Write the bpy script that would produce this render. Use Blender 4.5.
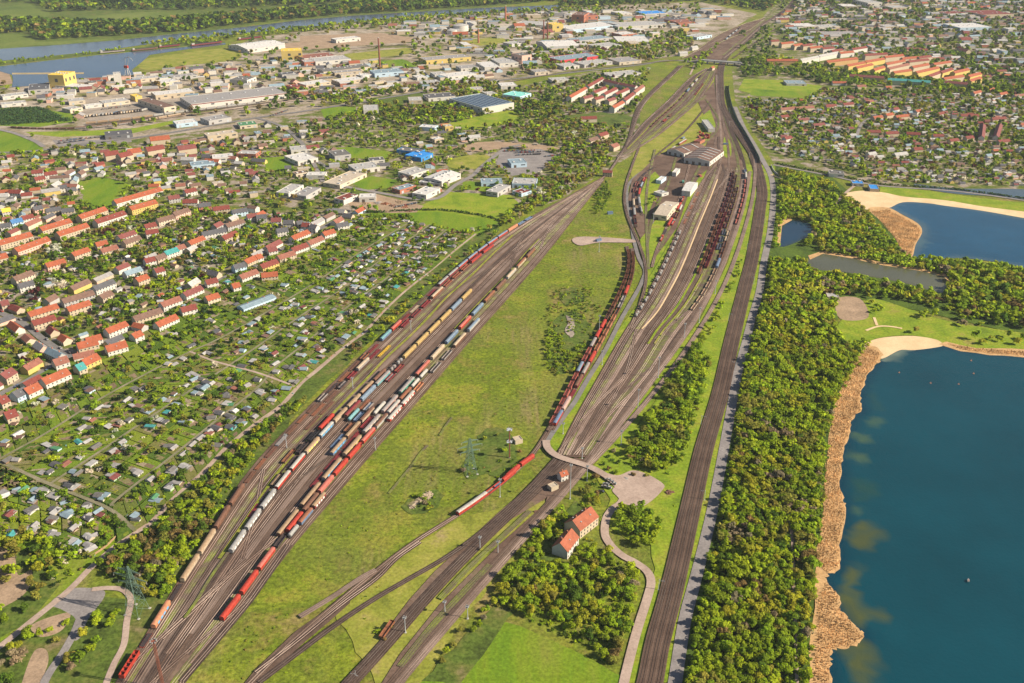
import bpy, math, random
import numpy as np
from mathutils import Vector, Matrix
from mathutils.geometry import tessellate_polygon, delaunay_2d_cdt

for o in list(bpy.data.objects): bpy.data.objects.remove(o)
scene = bpy.context.scene
COL = scene.collection
# ------------------------------------------------------------------ camera
H = 380.0; F = 953.0; TH = math.radians(26.3); CX, CY = 512.0, 341.5
cam = bpy.data.cameras.new('camera'); cam.sensor_width = 36; cam.lens = F*36/1024; cam.clip_start = 5; cam.clip_end = 60000
camo = bpy.data.objects.new('camera', cam); COL.objects.link(camo)
camo.location = (0, 0, H); camo.rotation_euler = (math.radians(90)-TH, 0, 0)
scene.camera = camo
# ------------------------------------------------------------------ light
SUN_EL, SUN_AZ = math.radians(33), math.radians(-12)      # azimuth counter-clockwise from +x
world = bpy.data.worlds.new('World'); scene.world = world; world.use_nodes = True
nt = world.node_tree; nt.nodes.clear()
sky = nt.nodes.new('ShaderNodeTexSky'); sky.sky_type = 'NISHITA'; sky.sun_disc = False
sky.sun_elevation = SUN_EL; sky.sun_rotation = math.radians(90)-SUN_AZ
bgn = nt.nodes.new('ShaderNodeBackground'); bgn.inputs[1].default_value = 0.052
won = nt.nodes.new('ShaderNodeOutputWorld')
nt.links.new(sky.outputs[0], bgn.inputs[0]); nt.links.new(bgn.outputs[0], won.inputs[0])
sl = bpy.data.lights.new('sun', 'SUN'); sl.energy = 5.0; sl.angle = math.radians(0.5); sl.color = (1.0, 0.87, 0.68)
so = bpy.data.objects.new('sun', sl); COL.objects.link(so)
sdir = Vector((math.cos(SUN_EL)*math.cos(SUN_AZ), math.cos(SUN_EL)*math.sin(SUN_AZ), math.sin(SUN_EL)))
so.rotation_euler = sdir.to_track_quat('Z', 'Y').to_euler(); so.location = (0, 0, 600)
vs = scene.view_settings; vs.view_transform = 'Standard'; vs.look = 'None'; vs.exposure = 0.95; vs.gamma = 1; vs.use_curve_mapping = False
HAZE_DENSITY = 0.00003

# ------------------------------------------------------------------ pixel -> place
def G(px, py, z=0.0):
    u = (px-CX)/F; v = (py-CY)/F
    d = math.sin(TH)+v*math.cos(TH)
    t = (H-z)/d
    return Vector((u*t, (math.cos(TH)-v*math.sin(TH))*t, z))
def PX(p):
    y, z = p[1], p[2]-H
    fy = y*math.cos(TH)-z*math.sin(TH)
    up = y*math.sin(TH)+z*math.cos(TH)
    return (CX+F*p[0]/fy, CY-F*up/fy)
TILES = {'A':(0,0,4),'B':(256,0,4),'C':(512,0,4),'D':(768,0,4),'E':(0,170,3.996),'F':(256,170,3.996),'G':(512,170,3.996),'H':(768,170,3.996),
 'I':(0,341,3.996),'J':(256,341,3.996),'K':(512,341,3.996),'L':(768,341,3.996),'M':(0,512,3.996),'N':(256,512,3.996),'O':(512,512,3.996),'P':(768,512,3.996)}
def T(t, x, y):
    a, b, s = TILES[t]; return (a+x/s, b+y/s)
def TT(t, *v): return [T(t, v[i], v[i+1]) for i in range(0, len(v), 2)]
def PP(*v): return [(v[i], v[i+1]) for i in range(0, len(v), 2)]
rnd = random.Random(7)

# ------------------------------------------------------------------ materials
MATS = {}
def new_mat(name):
    m = bpy.data.materials.new(name); m.use_nodes = True; n = m.node_tree; b = n.nodes['Principled BSDF']
    MATS[name] = m; return m, n, b
def N(n, typ, **kw):
    x = n.nodes.new(typ)
    for k, v in kw.items():
        if k in x.inputs: x.inputs[k].default_value = v
        else: setattr(x, k, v)
    return x
def ramp(n, fac, stops):
    r = n.nodes.new('ShaderNodeValToRGB'); e = r.color_ramp.elements
    e[0].position, e[0].color = stops[0][0], (*stops[0][1], 1)
    e[1].position, e[1].color = stops[-1][0], (*stops[-1][1], 1)
    for p, c in stops[1:-1]:
        q = e.new(p); q.color = (*c, 1)
    n.links.new(fac, r.inputs[0]); return r.outputs[0]
def noise(n, scale, detail=4, rough=.6, vec=None, stretch=None, rot=0):
    t = n.nodes.new('ShaderNodeTexNoise'); t.inputs['Scale'].default_value = scale
    t.inputs['Detail'].default_value = detail; t.inputs['Roughness'].default_value = rough
    if vec is None:
        tc = n.nodes.new('ShaderNodeTexCoord'); vec = tc.outputs['Object']
    if stretch or rot:
        mp = n.nodes.new('ShaderNodeMapping'); mp.inputs['Rotation'].default_value = (0, 0, rot)
        mp.inputs['Scale'].default_value = stretch or (1, 1, 1)
        n.links.new(vec, mp.inputs[0]); vec = mp.outputs[0]
    n.links.new(vec, t.inputs[0]); return t.outputs[0]
def mix(n, f, a, b, typ='MIX'):
    m = n.nodes.new('ShaderNodeMixRGB'); m.blend_type = typ
    for i, v in enumerate((f, a, b)):
        if isinstance(v, (int, float)): m.inputs[i].default_value = v
        elif isinstance(v, tuple): m.inputs[i].default_value = (*v, 1)
        else: n.links.new(v, m.inputs[i])
    return m.outputs[0]
def sc(c, k): return tuple(x*k for x in c)
def plain(name, c, rough=.7, var=.25, scale=.6, metal=0, spec=.3):
    """painted / built surface: base colour with weathering noise"""
    if name in MATS: return MATS[name]
    m, n, b = new_mat(name)
    f = noise(n, scale, 5, .65)
    n.links.new(ramp(n, f, [(.3, sc(c, 1-var)), (.55, c), (.75, sc(c, 1+var*.6))]), b.inputs['Base Color'])
    b.inputs['Roughness'].default_value = rough; b.inputs['Metallic'].default_value = metal
    b.inputs['Specular IOR Level'].default_value = spec
    return m
def ground_mat(name, stops, s_big, s_fine, fine=.35, stretch=None, rot=0, bump=0, rough=.95):
    m, n, b = new_mat(name)
    big = noise(n, s_big, 6, .62, stretch=stretch, rot=rot)
    col = ramp(n, big, stops)
    fn = noise(n, s_fine, 3, .7)
    g = ramp(n, fn, [(.3, (1-fine,)*3), (.7, (1+fine,)*3)])
    n.links.new(mix(n, 1.0, col, g, 'MULTIPLY'), b.inputs['Base Color'])
    b.inputs['Roughness'].default_value = rough; b.inputs['Specular IOR Level'].default_value = .1
    if bump:
        bp = n.nodes.new('ShaderNodeBump'); bp.inputs['Strength'].default_value = bump; bp.inputs['Distance'].default_value = .4
        n.links.new(fn, bp.inputs['Height']); n.links.new(bp.outputs[0], b.inputs['Normal'])
    return m
def attr_mat(name, fine=.25, s=.5, rough=.95, transl=0):
    m, n, b = new_mat(name)
    a = n.nodes.new('ShaderNodeAttribute'); a.attribute_name = 'col'
    c = a.outputs['Color']
    if fine:
        fn = noise(n, s, 3, .7)
        c = mix(n, 1.0, c, ramp(n, fn, [(.3, (1-fine,)*3), (.7, (1+fine,)*3)]), 'MULTIPLY')
    n.links.new(c, b.inputs['Base Color']); b.inputs['Roughness'].default_value = rough
    b.inputs['Specular IOR Level'].default_value = .12
    if transl:
        t = n.nodes.new('ShaderNodeBsdfTranslucent'); n.links.new(c, t.inputs[0])
        x = n.nodes.new('ShaderNodeMixShader'); x.inputs[0].default_value = transl
        n.links.new(b.outputs[0], x.inputs[1]); n.links.new(t.outputs[0], x.inputs[2])
        n.links.new(x.outputs[0], n.nodes['Material Output'].inputs[0])
    return m
# grounds
def meadow_mat():
    m, n, b = new_mat('grassland')
    a = ramp(n, noise(n, .02, 8, .68), [(.34,(.23,.17,.07)),(.41,(.16,.155,.026)),(.47,(.10,.14,.010)),(.54,(.155,.195,.013)),(.60,(.21,.20,.028)),(.68,(.12,.165,.013))])
    st = ramp(n, noise(n, .05, 6, .7, stretch=(1, .12, 1), rot=math.radians(-26)), [(.36,(.20,.155,.075)),(.46,(.13,.14,.03)),(.6,(.11,.15,.02))])
    f = ramp(n, noise(n, .012, 3, .5), [(.42,(.15,)*3),(.62,(.75,)*3)])
    c = mix(n, f, a, st)
    fn = noise(n, .35, 7, .8)
    n.links.new(mix(n, 1., c, ramp(n, fn, [(.36,(.42,)*3),(.5,(1.,)*3),(.64,(1.6,)*3)]), 'MULTIPLY'), b.inputs['Base Color'])
    b.inputs['Roughness'].default_value = .95; b.inputs['Specular IOR Level'].default_value = .1
meadow_mat()
ground_mat('green_meadow', [(.3,(.07,.135,.010)),(.45,(.11,.19,.012)),(.55,(.14,.205,.014)),(.7,(.17,.19,.03))], .04, .5, .32, stretch=(1,.25,1), rot=.6)
ground_mat('bright_grass', [(.3,(.10,.155,.014)),(.45,(.155,.225,.016)),(.58,(.21,.25,.024)),(.7,(.23,.21,.05))], .05, .5, .35)
ground_mat('dull_meadow', [(.3,(.06,.10,.02)),(.5,(.10,.14,.025)),(.7,(.14,.17,.04))], .006, .1, .25)
ground_mat('weedy_grass', [(.3,(.11,.13,.02)),(.45,(.19,.21,.03)),(.6,(.25,.24,.05)),(.72,(.26,.20,.10))], .05, .5, .3)
ground_mat('wild_ground', [(.3,(.045,.065,.014)),(.5,(.08,.12,.02)),(.62,(.11,.12,.03)),(.75,(.20,.15,.09))], .05, .4, .4)
ground_mat('forest_floor', [(.3,(.035,.06,.012)),(.6,(.075,.12,.016))], .05, .5, .4)
ground_mat('town_ground', [(.3,(.05,.08,.015)),(.45,(.10,.13,.02)),(.52,(.15,.14,.06)),(.57,(.25,.21,.17)),(.75,(.30,.26,.22))], .045, .3, .4)
ground_mat('estate_ground', [(.3,(.08,.11,.02)),(.42,(.13,.13,.04)),(.48,(.24,.20,.15)),(.6,(.34,.29,.235)),(.75,(.26,.23,.20))], .02, .2, .35)
ground_mat('paved_yard', [(.3,(.16,.14,.12)),(.5,(.28,.24,.20)),(.7,(.36,.31,.26))], .03, .3, .25)
ground_mat('rail_gravel', [(.28,(.07,.045,.033)),(.45,(.115,.074,.056)),(.6,(.16,.11,.085)),(.75,(.13,.12,.04))], .03, .6, .25)
ground_mat('ballast_dark', [(.3,(.048,.031,.025)),(.6,(.095,.064,.050))], .06, 1.2, .3)
ground_mat('ballast_mid', [(.3,(.075,.048,.037)),(.6,(.13,.088,.068))], .06, 1.2, .3)
ground_mat('ballast_light', [(.3,(.13,.092,.074)),(.6,(.23,.168,.14))], .05, 1.2, .25)
ground_mat('ballast_weedy', [(.35,(.12,.09,.07)),(.5,(.13,.13,.05)),(.65,(.17,.21,.03))], .08, .8, .3)
ground_mat('sleeper_brown', [(.35,(.045,.030,.026)),(.65,(.085,.06,.05))], .2, 1.2, .3)
ground_mat('asphalt', [(.3,(.13,.125,.125)),(.7,(.20,.19,.185))], .1, 1., .15)
ground_mat('road_grey', [(.3,(.17,.155,.155)),(.7,(.25,.23,.225))], .08, .7, .2)
ground_mat('dirt_road', [(.3,(.28,.21,.175)),(.7,(.41,.32,.27))], .06, .7, .18)
ground_mat('garden_path', [(.3,(.13,.13,.07)),(.7,(.24,.21,.15))], .08, .7, .2)
ground_mat('sand', [(.3,(.52,.38,.22)),(.7,(.66,.50,.31))], .04, .6, .1)
ground_mat('bare_soil', [(.3,(.22,.16,.11)),(.7,(.36,.26,.18))], .06, .6, .25)
ground_mat('reed_ground', [(.3,(.36,.22,.10)),(.7,(.52,.34,.17))], .1, .9, .3)
ground_mat('bank_sand', [(.3,(.24,.19,.10)),(.7,(.40,.31,.18))], .05, .6, .2)
attr_mat('plots', .35, .7)
attr_mat('foliage', 0, transl=.42, rough=.75)
attr_mat('reeds', .2, 1.0, transl=.2)
def track_mat(name, k):
    m, n, b = new_mat(name)
    f = noise(n, .02, 3)
    n.links.new(ramp(n, f, [(.35,tuple(x*k for x in (.20,.14,.115))),(.55,tuple(x*k for x in (.40,.31,.26))),(.7,tuple(x*k for x in (.52,.43,.37)))]), b.inputs['Base Color'])
    b.inputs['Roughness'].default_value = .45; b.inputs['Metallic'].default_value = .2
track_mat('rail_steel', 1); track_mat('rail_rusty', .38); track_mat('rail_worn', 1.5)
def water_mat(name, deep, rough, bumps, bscale, spec=.5):
    m, n, b = new_mat(name)
    a = n.nodes.new('ShaderNodeAttribute'); a.attribute_name = 'col'
    f = noise(n, .012, 4)
    g = ramp(n, f, [(.3, (.85,)*3), (.7, (1.15,)*3)])
    n.links.new(mix(n, 1., a.outputs['Color'], g, 'MULTIPLY'), b.inputs['Base Color'])
    b.inputs['Roughness'].default_value = rough; b.inputs['IOR'].default_value = 1.33
    b.inputs['Specular IOR Level'].default_value = spec
    bn = noise(n, bscale, 4, .6); bp = n.nodes.new('ShaderNodeBump')
    bp.inputs['Strength'].default_value = bumps; bp.inputs['Distance'].default_value = .25
    n.links.new(bn, bp.inputs['Height']); n.links.new(bp.outputs[0], b.inputs['Normal'])
water_mat('lake_water', None, .14, .6, .45)
# built surfaces
for nme, c in {'white':(.50,.48,.44),'cream':(.42,.35,.255),'yellow':(.50,.38,.12),'pink':(.60,.38,.30),'grey':(.36,.35,.34),'brick':(.34,.13,.08),
               'brown':(.20,.12,.07),'pale_green':(.35,.45,.30),'pale_blue':(.40,.52,.62),'ochre':(.42,.27,.12),'beige':(.50,.43,.33)}.items():
    plain('wall_'+nme, c, .85, .12, .4)
def tile_mat(name, c):
    m, n, b = new_mat(name)
    f = noise(n, .35, 5, .7); c1 = ramp(n, f, [(.3, sc(c, .72)), (.5, c), (.72, sc(c, 1.25))])
    f2 = noise(n, 2.2, 2, .6)
    n.links.new(mix(n, 1., c1, ramp(n, f2, [(.3, (.82,)*3), (.7, (1.15,)*3)]), 'MULTIPLY'), b.inputs['Base Color'])
    b.inputs['Roughness'].default_value = .75; b.inputs['Specular IOR Level'].default_value = .25
for nme, c in {'orange':(.28,.078,.038),'red':(.17,.042,.033),'dark_red':(.17,.055,.05),'brown':(.15,.09,.07),'slate':(.085,.085,.095),'grey':(.26,.25,.25),
               'light_grey':(.34,.335,.33),'white':(.50,.49,.48),'blue':(.06,.16,.34),'bright_blue':(.03,.22,.60),'teal':(.05,.24,.24),'blue_grey':(.19,.26,.31),
               'green':(.07,.20,.10),'rust_tile':(.27,.08,.042),'bitumen':(.13,.125,.12),'yellow':(.65,.45,.06),'salmon':(.22,.09,.065)}.items():
    tile_mat('roof_'+nme, c)
plain('glass', (.05,.06,.075), .15, .2, .5, 0, .6)
plain('door_dark', (.09,.07,.055), .6)
plain('steel_green', (.13,.21,.17), .6, .2, 1)
plain('steel_grey', (.38,.41,.44), .55, .2, 1)
plain('steel_rust', (.22,.075,.05), .7, .3, 1)
plain('concrete', (.42,.40,.37), .9, .15, .8)
plain('bark', (.10,.075,.05), .95, .3, 2)
plain('tyre', (.02,.02,.02), .8)
plain('bogie', (.045,.035,.03), .8, .3, 1)
plain('wood', (.30,.20,.11), .85, .3, 1)
plain('pool_blue', (.02,.35,.50), .2, .1, .5)
# ------------------------------------------------------------------ objects
REG = []     # deferred unique labels: (obj, base, zone, pixel)
def link(o, parent=None):
    COL.objects.link(o)
    if parent is not None: o.parent = parent
    return o
def mesh_obj(name, verts, faces, mats, parent=None, fmat=None, smooth=False, loc=None):
    me = bpy.data.meshes.new(name); me.from_pydata([tuple(v) for v in verts], [], faces)
    for m in (mats if isinstance(mats, (list, tuple)) else [mats]): me.materials.append(MATS[m])
    if fmat: me.polygons.foreach_set('material_index', fmat)
    if smooth: me.polygons.foreach_set('use_smooth', [True]*len(faces))
    o = bpy.data.objects.new(name, me)
    if loc is not None: o.location = loc
    return link(o, parent)
def empty(name, loc=(0,0,0), rz=0):
    o = bpy.data.objects.new(name, None); o.location = loc; o.rotation_euler = (0, 0, rz); o.empty_display_size = .5
    return link(o)
def tag(o, label, cat, group=None, kind=None):
    o['label'] = label
    if cat: o['category'] = cat
    if group: o['group'] = group
    if kind: o['kind'] = kind
    return o
def treg(o, base, zone, cat, group=None):
    """label finished at the end, once everything that looks alike is known"""
    o['category'] = cat
    if group: o['group'] = group
    REG.append((o, base, zone, PX(o.location)))
    return o
def copy_tree(src, parent=None):
    c = src.copy(); COL.objects.link(c)
    if parent is not None: c.parent = parent
    for ch in KIDS.get(src.name, []): copy_tree(ch, c)
    return c
KIDS = {}
def remember(o):
    KIDS.clear()
    for x in bpy.data.objects:
        if x.parent: KIDS.setdefault(x.parent.name, []).append(x)

class MB:
    def __init__(s): s.v = []; s.f = []; s.m = []
    def box(s, x0, x1, y0, y1, z0, z1, mi=0, M=None):
        b = len(s.v)
        p = [(x0,y0,z0),(x1,y0,z0),(x1,y1,z0),(x0,y1,z0),(x0,y0,z1),(x1,y0,z1),(x1,y1,z1),(x0,y1,z1)]
        if M is not None: p = [M @ Vector(q) for q in p]
        s.v += p
        s.f += [[b+i for i in q] for q in ((0,3,2,1),(4,5,6,7),(0,1,5,4),(1,2,6,5),(2,3,7,6),(3,0,4,7))]; s.m += [mi]*6
        return s
    def bar(s, a, b, r, mi=0, n=4, r2=None):
        a, b = Vector(a), Vector(b); d = (b-a)
        if d.length < 1e-6: return s
        q = d.to_track_quat('Z', 'Y'); r2 = r if r2 is None else r2; k = len(s.v)
        for P, R in ((a, r), (b, r2)):
            for i in range(n):
                t = 2*math.pi*(i+.5)/n; s.v.append(P+q @ Vector((R*math.cos(t), R*math.sin(t), 0)))
        for i in range(n): s.f.append([k+i, k+(i+1) % n, k+n+(i+1) % n, k+n+i]); s.m.append(mi)
        s.f.append([k+n-1-i for i in range(n)]); s.f.append([k+n+i for i in range(n)]); s.m += [mi, mi]
        return s
    def prism(s, prof, x0, x1, mi=0, axis='x'):
        """profile in (y,z), extruded along x"""
        k = len(s.v); n = len(prof)
        for X in (x0, x1):
            for (y, z) in prof: s.v.append(Vector((X, y, z)) if axis == 'x' else Vector((y, X, z)))
        for i in range(n): s.f.append([k+i, k+(i+1) % n, k+n+(i+1) % n, k+n+i]); s.m.append(mi)
        s.f.append([k+n-1-i for i in range(n)]); s.f.append([k+n+i for i in range(n)]); s.m += [mi, mi]
        return s
    def build(s, name, mats, parent=None, smooth=False): return mesh_obj(name, s.v, s.f, mats, parent, s.m, smooth)

LZ = [0.0]
def nextz(d=.006): LZ[0] += d; return LZ[0]
def crom(p, n=6, closed=False):
    out = []; L = len(p)
    rng = range(L if closed else L-1)
    for i in rng:
        p1, p2 = p[i], p[(i+1) % L]
        p0 = p[(i-1) % L] if closed or i > 0 else p1*2-p2
        p3 = p[(i+2) % L] if closed or i+2 < L else p2*2-p1
        for k in range(n):
            t = k/n
            out.append(.5*((2*p1)+(p2-p0)*t+(2*p0-5*p1+4*p2-p3)*t*t+(3*p1-p0-3*p2+p3)*t**3))
    if not closed: out.append(p[-1])
    return out
def jitter_poly(w, amp, seg=9):
    r = random.Random(len(w)*13+int(abs(w[0].x))); out = []
    for i in range(len(w)):
        a, b = w[i], w[(i+1) % len(w)]; n = max(1, min(12, int((b-a).length/seg)))
        for k in range(n):
            q = a.lerp(b, k/n); out.append(q+Vector((r.uniform(-amp, amp), r.uniform(-amp, amp), 0)))
    return out
OPEN = []
def patch(name, pts, mat, smooth=False, jit=0, kind='structure', label=None):
    w = [G(*p) for p in pts]
    if name in ('meadow','sports_pitch','car_park','spoil_yard','bare_field','gravel_yard','truck_park','nursery_field'): OPEN.append([(p.x, p.y) for p in w])
    if smooth: w = crom(w, 5, True)
    if jit: w = jitter_poly(w, jit)
    z = nextz(); w = [Vector((p.x, p.y, z)) for p in w]
    tri = tessellate_polygon([w])
    def up(t):
        a, b, c = (w[i] for i in t)
        return t if (b-a).cross(c-a).z > 0 else t[::-1]
    o = mesh_obj(name, w, [up(t) for t in tri], mat); o['kind'] = kind
    if label: o['label'] = label
    return o
def offset0(w, d):
    out = []
    for i, p in enumerate(w):
        t = (w[min(i+1, len(w)-1)]-w[max(i-1, 0)]); t.z = 0; t.normalize(); out.append(p+Vector((-t.y, t.x, 0))*d)
    return out
def strip_mesh(w, wd, z, h=0):
    """ribbon along points; returns verts, faces, and arc length UVs"""
    V = []; Fc = []; S = []; s = 0
    for i, p in enumerate(w):
        t = (w[min(i+1, len(w)-1)]-w[max(i-1, 0)]); t.z = 0; t.normalize(); nrm = Vector((-t.y, t.x, 0))
        if i: s += (p-w[i-1]).length
        V += [Vector((p.x, p.y, z))+nrm*wd/2, Vector((p.x, p.y, z))-nrm*wd/2]
        if i: k = 2*i; Fc.append([k-2, k-1, k+1, k])
    return V, Fc
def ribbon(name, pts, wd, mat, dens=6, kind='structure', label=None, z=None, world=False):
    w = pts if world else [G(*p) for p in pts]
    w = crom(w, dens) if len(w) > 2 else w
    V, Fc = strip_mesh(w, wd, nextz() if z is None else z)
    o = mesh_obj(name, V, Fc, mat); o['kind'] = kind
    if label: o['label'] = label
    return o
def inpoly(x, y, poly):
    c = False; j = len(poly)-1
    for i in range(len(poly)):
        xi, yi = poly[i]; xj, yj = poly[j]
        if (yi > y) != (yj > y) and x < (xj-xi)*(y-yi)/(yj-yi)+xi: c = not c
        j = i
    return c
def scatter(poly, spacing, r, jit=.45, keep=1.0, avoid=()):
    """jittered grid inside a photographed outline, spaced on the ground"""
    w = [G(*p) for p in poly]; xs = [p.x for p in w]; ys = [p.y for p in w]; wp = [(p.x, p.y) for p in w]
    out = []
    nx = int((max(xs)-min(xs))/spacing)+1; ny = int((max(ys)-min(ys))/spacing)+1
    for i in range(nx):
        for j in range(ny):
            if r.random() > keep: continue
            x = min(xs)+(i+.5+r.uniform(-jit, jit)+(.5 if j % 2 else 0))*spacing; y = min(ys)+(j+.5+r.uniform(-jit, jit))*spacing
            if inpoly(x, y, wp): out.append((x, y))
    return out
OCC = {}     # occupancy grid of built things (for trees and sheds to keep clear of)
def occ_add(x, y, rad):
    k = 2.0
    for i in range(int((x-rad)//k), int((x+rad)//k)+1):
        for j in range(int((y-rad)//k), int((y+rad)//k)+1): OCC[(i, j)] = 1
def occ(x, y): return (int(x//2.0), int(y//2.0)) in OCC
OBB = []
def is_open(x, y):
    while len(OBB) < len(OPEN):
        q = OPEN[len(OBB)]; OBB.append((min(p[0] for p in q), max(p[0] for p in q), min(p[1] for p in q), max(p[1] for p in q)))
    return any(b[0] < x < b[1] and b[2] < y < b[3] and inpoly(x, y, q) for b, q in zip(OBB, OPEN))
def occ_line(w, rad):
    for a, b in zip(w, w[1:]):
        n = max(1, int((b-a).length/2))
        for k in range(n): q = a.lerp(b, k/n); occ_add(q.x, q.y, rad)
# ------------------------------------------------------------------ ground
g = mesh_obj('ground', [(-9000,-1500,0),(9000,-1500,0),(9000,14000,0),(-9000,14000,0)], [(0,1,2,3)], 'grassland'); g['kind'] = 'structure'
# far side of the river and the forest belt on the skyline
patch('floodplain', PP(-60,-60, -60,66, 0,49, 60,45, 115,40, 180,33, 240,27, 256,24, 306,19, 356,15, 406,12, 481,7.5, 530,3, 600,-10, 640,-70), 'wild_ground')
patch('floodplain', PP(-20,12, 30,4, 50,14, 25,26, -20,24), 'dull_meadow', True)
patch('floodplain', PP(-20,38, 12,34, 34,38, 28,46, 0,49, -20,50), 'dull_meadow', True)
patch('floodplain', PP(60,20, 90,16, 150,12, 190,14, 150,20, 95,22), 'dull_meadow', True)
patch('floodplain', PP(0,46, 60,44.5, 115,39.5, 112,38, 60,41, 0,43), 'dull_meadow')
# town
patch('industrial_ground', PP(-80,135, -80,88, 0,88, 40,80, 140,74, 230,56, 240,44, 256,38, 330,26, 420,16, 520,8, 700,2, 757,14, 740,24, 700,48, 676,56, 560,72, 512,82, 420,100, 330,112, 256,124, 130,140, 60,150, 0,152), 'estate_ground')
patch('industrial_ground', PP(-80,152, 60,148, 130,140, 256,124, 356,104, 470,96, 600,70, 640,80, 640,150, 560,200, 510,215, 480,205, 440,212, 350,215, 250,210, 180,200, 100,200, 0,205, -80,205), 'town_ground')
patch('town_quarter_ground', PP(765,14, 800,-20, 1150,-40, 1150,190, 1024,190, 960,188, 880,186, 830,175, 775,165, 752,130, 735,100, 732,70), 'town_ground')
patch('garden_quarter_ground', PP(-80,205, 100,200, 250,210, 356,214, 256,262, 215,283, 112,339, 27,381, -80,440), 'town_ground')
patch('meadow', PP(416,222, 408,212, 432,200, 450,192, 510,195, 520,204, 505,216, 500,228, 470,232, 440,228), 'bright_grass')
patch('meadow', PP(463,182, 470,181, 495,184, 490,192, 462,189), 'green_meadow')
patch('meadow', PP(350,182, 372,176, 398,180, 390,188, 365,190), 'green_meadow')
patch('meadow', PP(80,182, 105,178, 130,186, 118,198, 85,196), 'green_meadow', True)
patch('meadow', PP(83,196, 112,198, 120,206, 95,210), 'green_meadow', True)
patch('meadow', PP(-20,130, 14,134, 34,141, 43,148, 32,153, 0,154, -20,154), 'green_meadow', True)
patch('meadow', PP(25,132, 85,131, 135,128, 180,119, 181,122, 130,134, 60,137, 30,134), 'bright_grass')
patch('meadow', PP(138,66, 150,58, 225,48, 240,52, 235,60, 180,66, 150,70), 'weedy_grass', True)
patch('meadow', PP(344,54, 410,47.5, 416,53, 360,60, 346,59), 'weedy_grass')
patch('meadow', PP(372,62, 402,59, 420,66, 396,69), 'green_meadow')
patch('meadow', PP(462,40, 500,37, 512,42, 480,46), 'weedy_grass')
patch('meadow', PP(330,148, 352,147, 394,152, 388,160, 352,158), 'green_meadow')
patch('meadow', PP(262,158, 292,156, 294,168, 268,172), 'green_meadow')
patch('meadow', PP(320,108, 356,106, 356,114, 324,118), 'green_meadow')
patch('meadow', PP(370,98, 420,92, 460,100, 420,108, 380,106), 'wild_ground')
patch('meadow', PP(440,126, 512,110, 520,120, 470,130), 'bright_grass', True)
patch('bare_field', PP(462,148, 480,142, 520,143, 555,147, 566,152, 530,149, 500,149, 475,152), 'bare_soil', True)
patch('meadow', PP(448,160, 480,154, 490,158, 480,168, 452,168), 'weedy_grass', True)
patch('nursery_field', PP(-30,110, 28,107, 74,114, 72,122, 40,127, -30,125), 'green_meadow')
patch('gravel_yard', PP(300,36, 380,33, 414,38, 410,42, 330,48, 262,52, 262,46, 300,42), 'bare_soil')
patch('spoil_yard', PP(345,200, 372,193, 424,206, 412,216, 395,214, 350,206), 'bare_soil')
patch('spoil_yard', PP(-20,68, 8,70, 13,84, -20,88), 'bare_soil')
patch('pier', PP(10,72.5, 84,72.2, 84,74, 10,74.8), 'bank_sand')
patch('truck_park', PP(80,100, 150,92, 190,100, 170,116, 90,122, 82,112), 'paved_yard')
patch('car_park', PP(500,152, 540,149, 560,156, 540,172, 512,176, 496,164), 'road_grey')
patch('car_park', PP(52,140, 96,140, 130,136, 132,142, 60,148), 'road_grey')
patch('sports_pitch', PP(744,79, 780,80, 822,86, 816,97, 760,96, 738,90), 'bright_grass')
patch('sports_pitch', PP(752,89, 812,92, 806,98.5, 750,95.5), 'green_meadow')
patch('car_park', PP(560,0+118, 600,112, 640,118, 640,123, 600,126), 'wild_ground')
# allotment country left of the main yard
patch('allotment_ground', PP(-80,440, 27,381, 112,339, 215,283, 256,263, 356,214, 440,212, 500,222, 476,236, 408,290, 350,342, 300,384, 256,424, 225,449, 175,497, 152,522, 95,565, 67,592, 25,627, -80,690), 'green_meadow')
patch('scrub_ground', PP(500,222, 476,236, 408,290, 350,342, 300,384, 256,424, 225,449, 175,497, 152,522, 95,565, 130,600, 128,640, 110,683, 108,700, 126,700, 145,640, 172,592, 215,530, 240,492, 300,408, 400,316, 470,256, 500,230), 'wild_ground', jit=1.5)
patch('scrub_ground', PP(-80,690, 25,627, 67,592, 130,600, 125,650, 105,700, -80,800), 'wild_ground')
patch('scrub_ground', PP(-60,540, 0,548, 30,550, 60,585, 30,622, -60,670), 'wild_ground')
patch('bare_ground', PP(-20,550, 12,552, 18,575, 32,570, 28,590, 8,605, -20,612), 'bare_soil', True)
patch('bare_ground', PP(32,625, 66,613, 70,618, 60,632, 40,637), 'bare_soil', True)
patch('gravel_square', PP(50,604, 66,591, 80,588, 102,590, 104,598, 88,620, 82,636, 74,640, 76,620, 62,610), 'road_grey', True)
patch('bare_ground', PP(22,683, 34,652, 46,650, 48,664, 36,690, 20,700), 'bare_soil', True)
# middle
patch('weedy_strip', PP(548,500, 500,508, 460,520, 418,541, 376,573, 333,610, 380,690, 420,690, 440,650, 512,560, 548,512), 'weedy_grass', jit=2)
patch('weedy_strip', PP(640,300, 655,240, 668,205, 690,190, 712,160, 690,196, 676,240, 640,310, 575,430, 555,452, 540,440), 'bright_grass')
patch('yard_grass', PP(636,140, 706,68, 716,66, 712,100, 735,140, 748,176, 690,200, 640,215, 630,170), 'weedy_grass')
patch('scrub_ground', PP(478,436, 492,428, 508,432, 516,448, 514,468, 500,478, 484,474, 470,480, 462,466, 470,452), 'wild_ground', True, jit=1.2)
patch('scrub_ground', PP(402,506, 416,496, 436,490, 442,500, 430,512, 412,514), 'wild_ground', True, jit=1)
for q_ in (PP(556,318, 575,312, 590,325, 596,345, 575,352, 556,342), PP(560,292, 578,288, 584,300, 566,306), PP(548,350, 565,352, 575,366, 556,374)): patch('scrub_ground', q_, 'wild_ground', True, jit=1.5)
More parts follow.
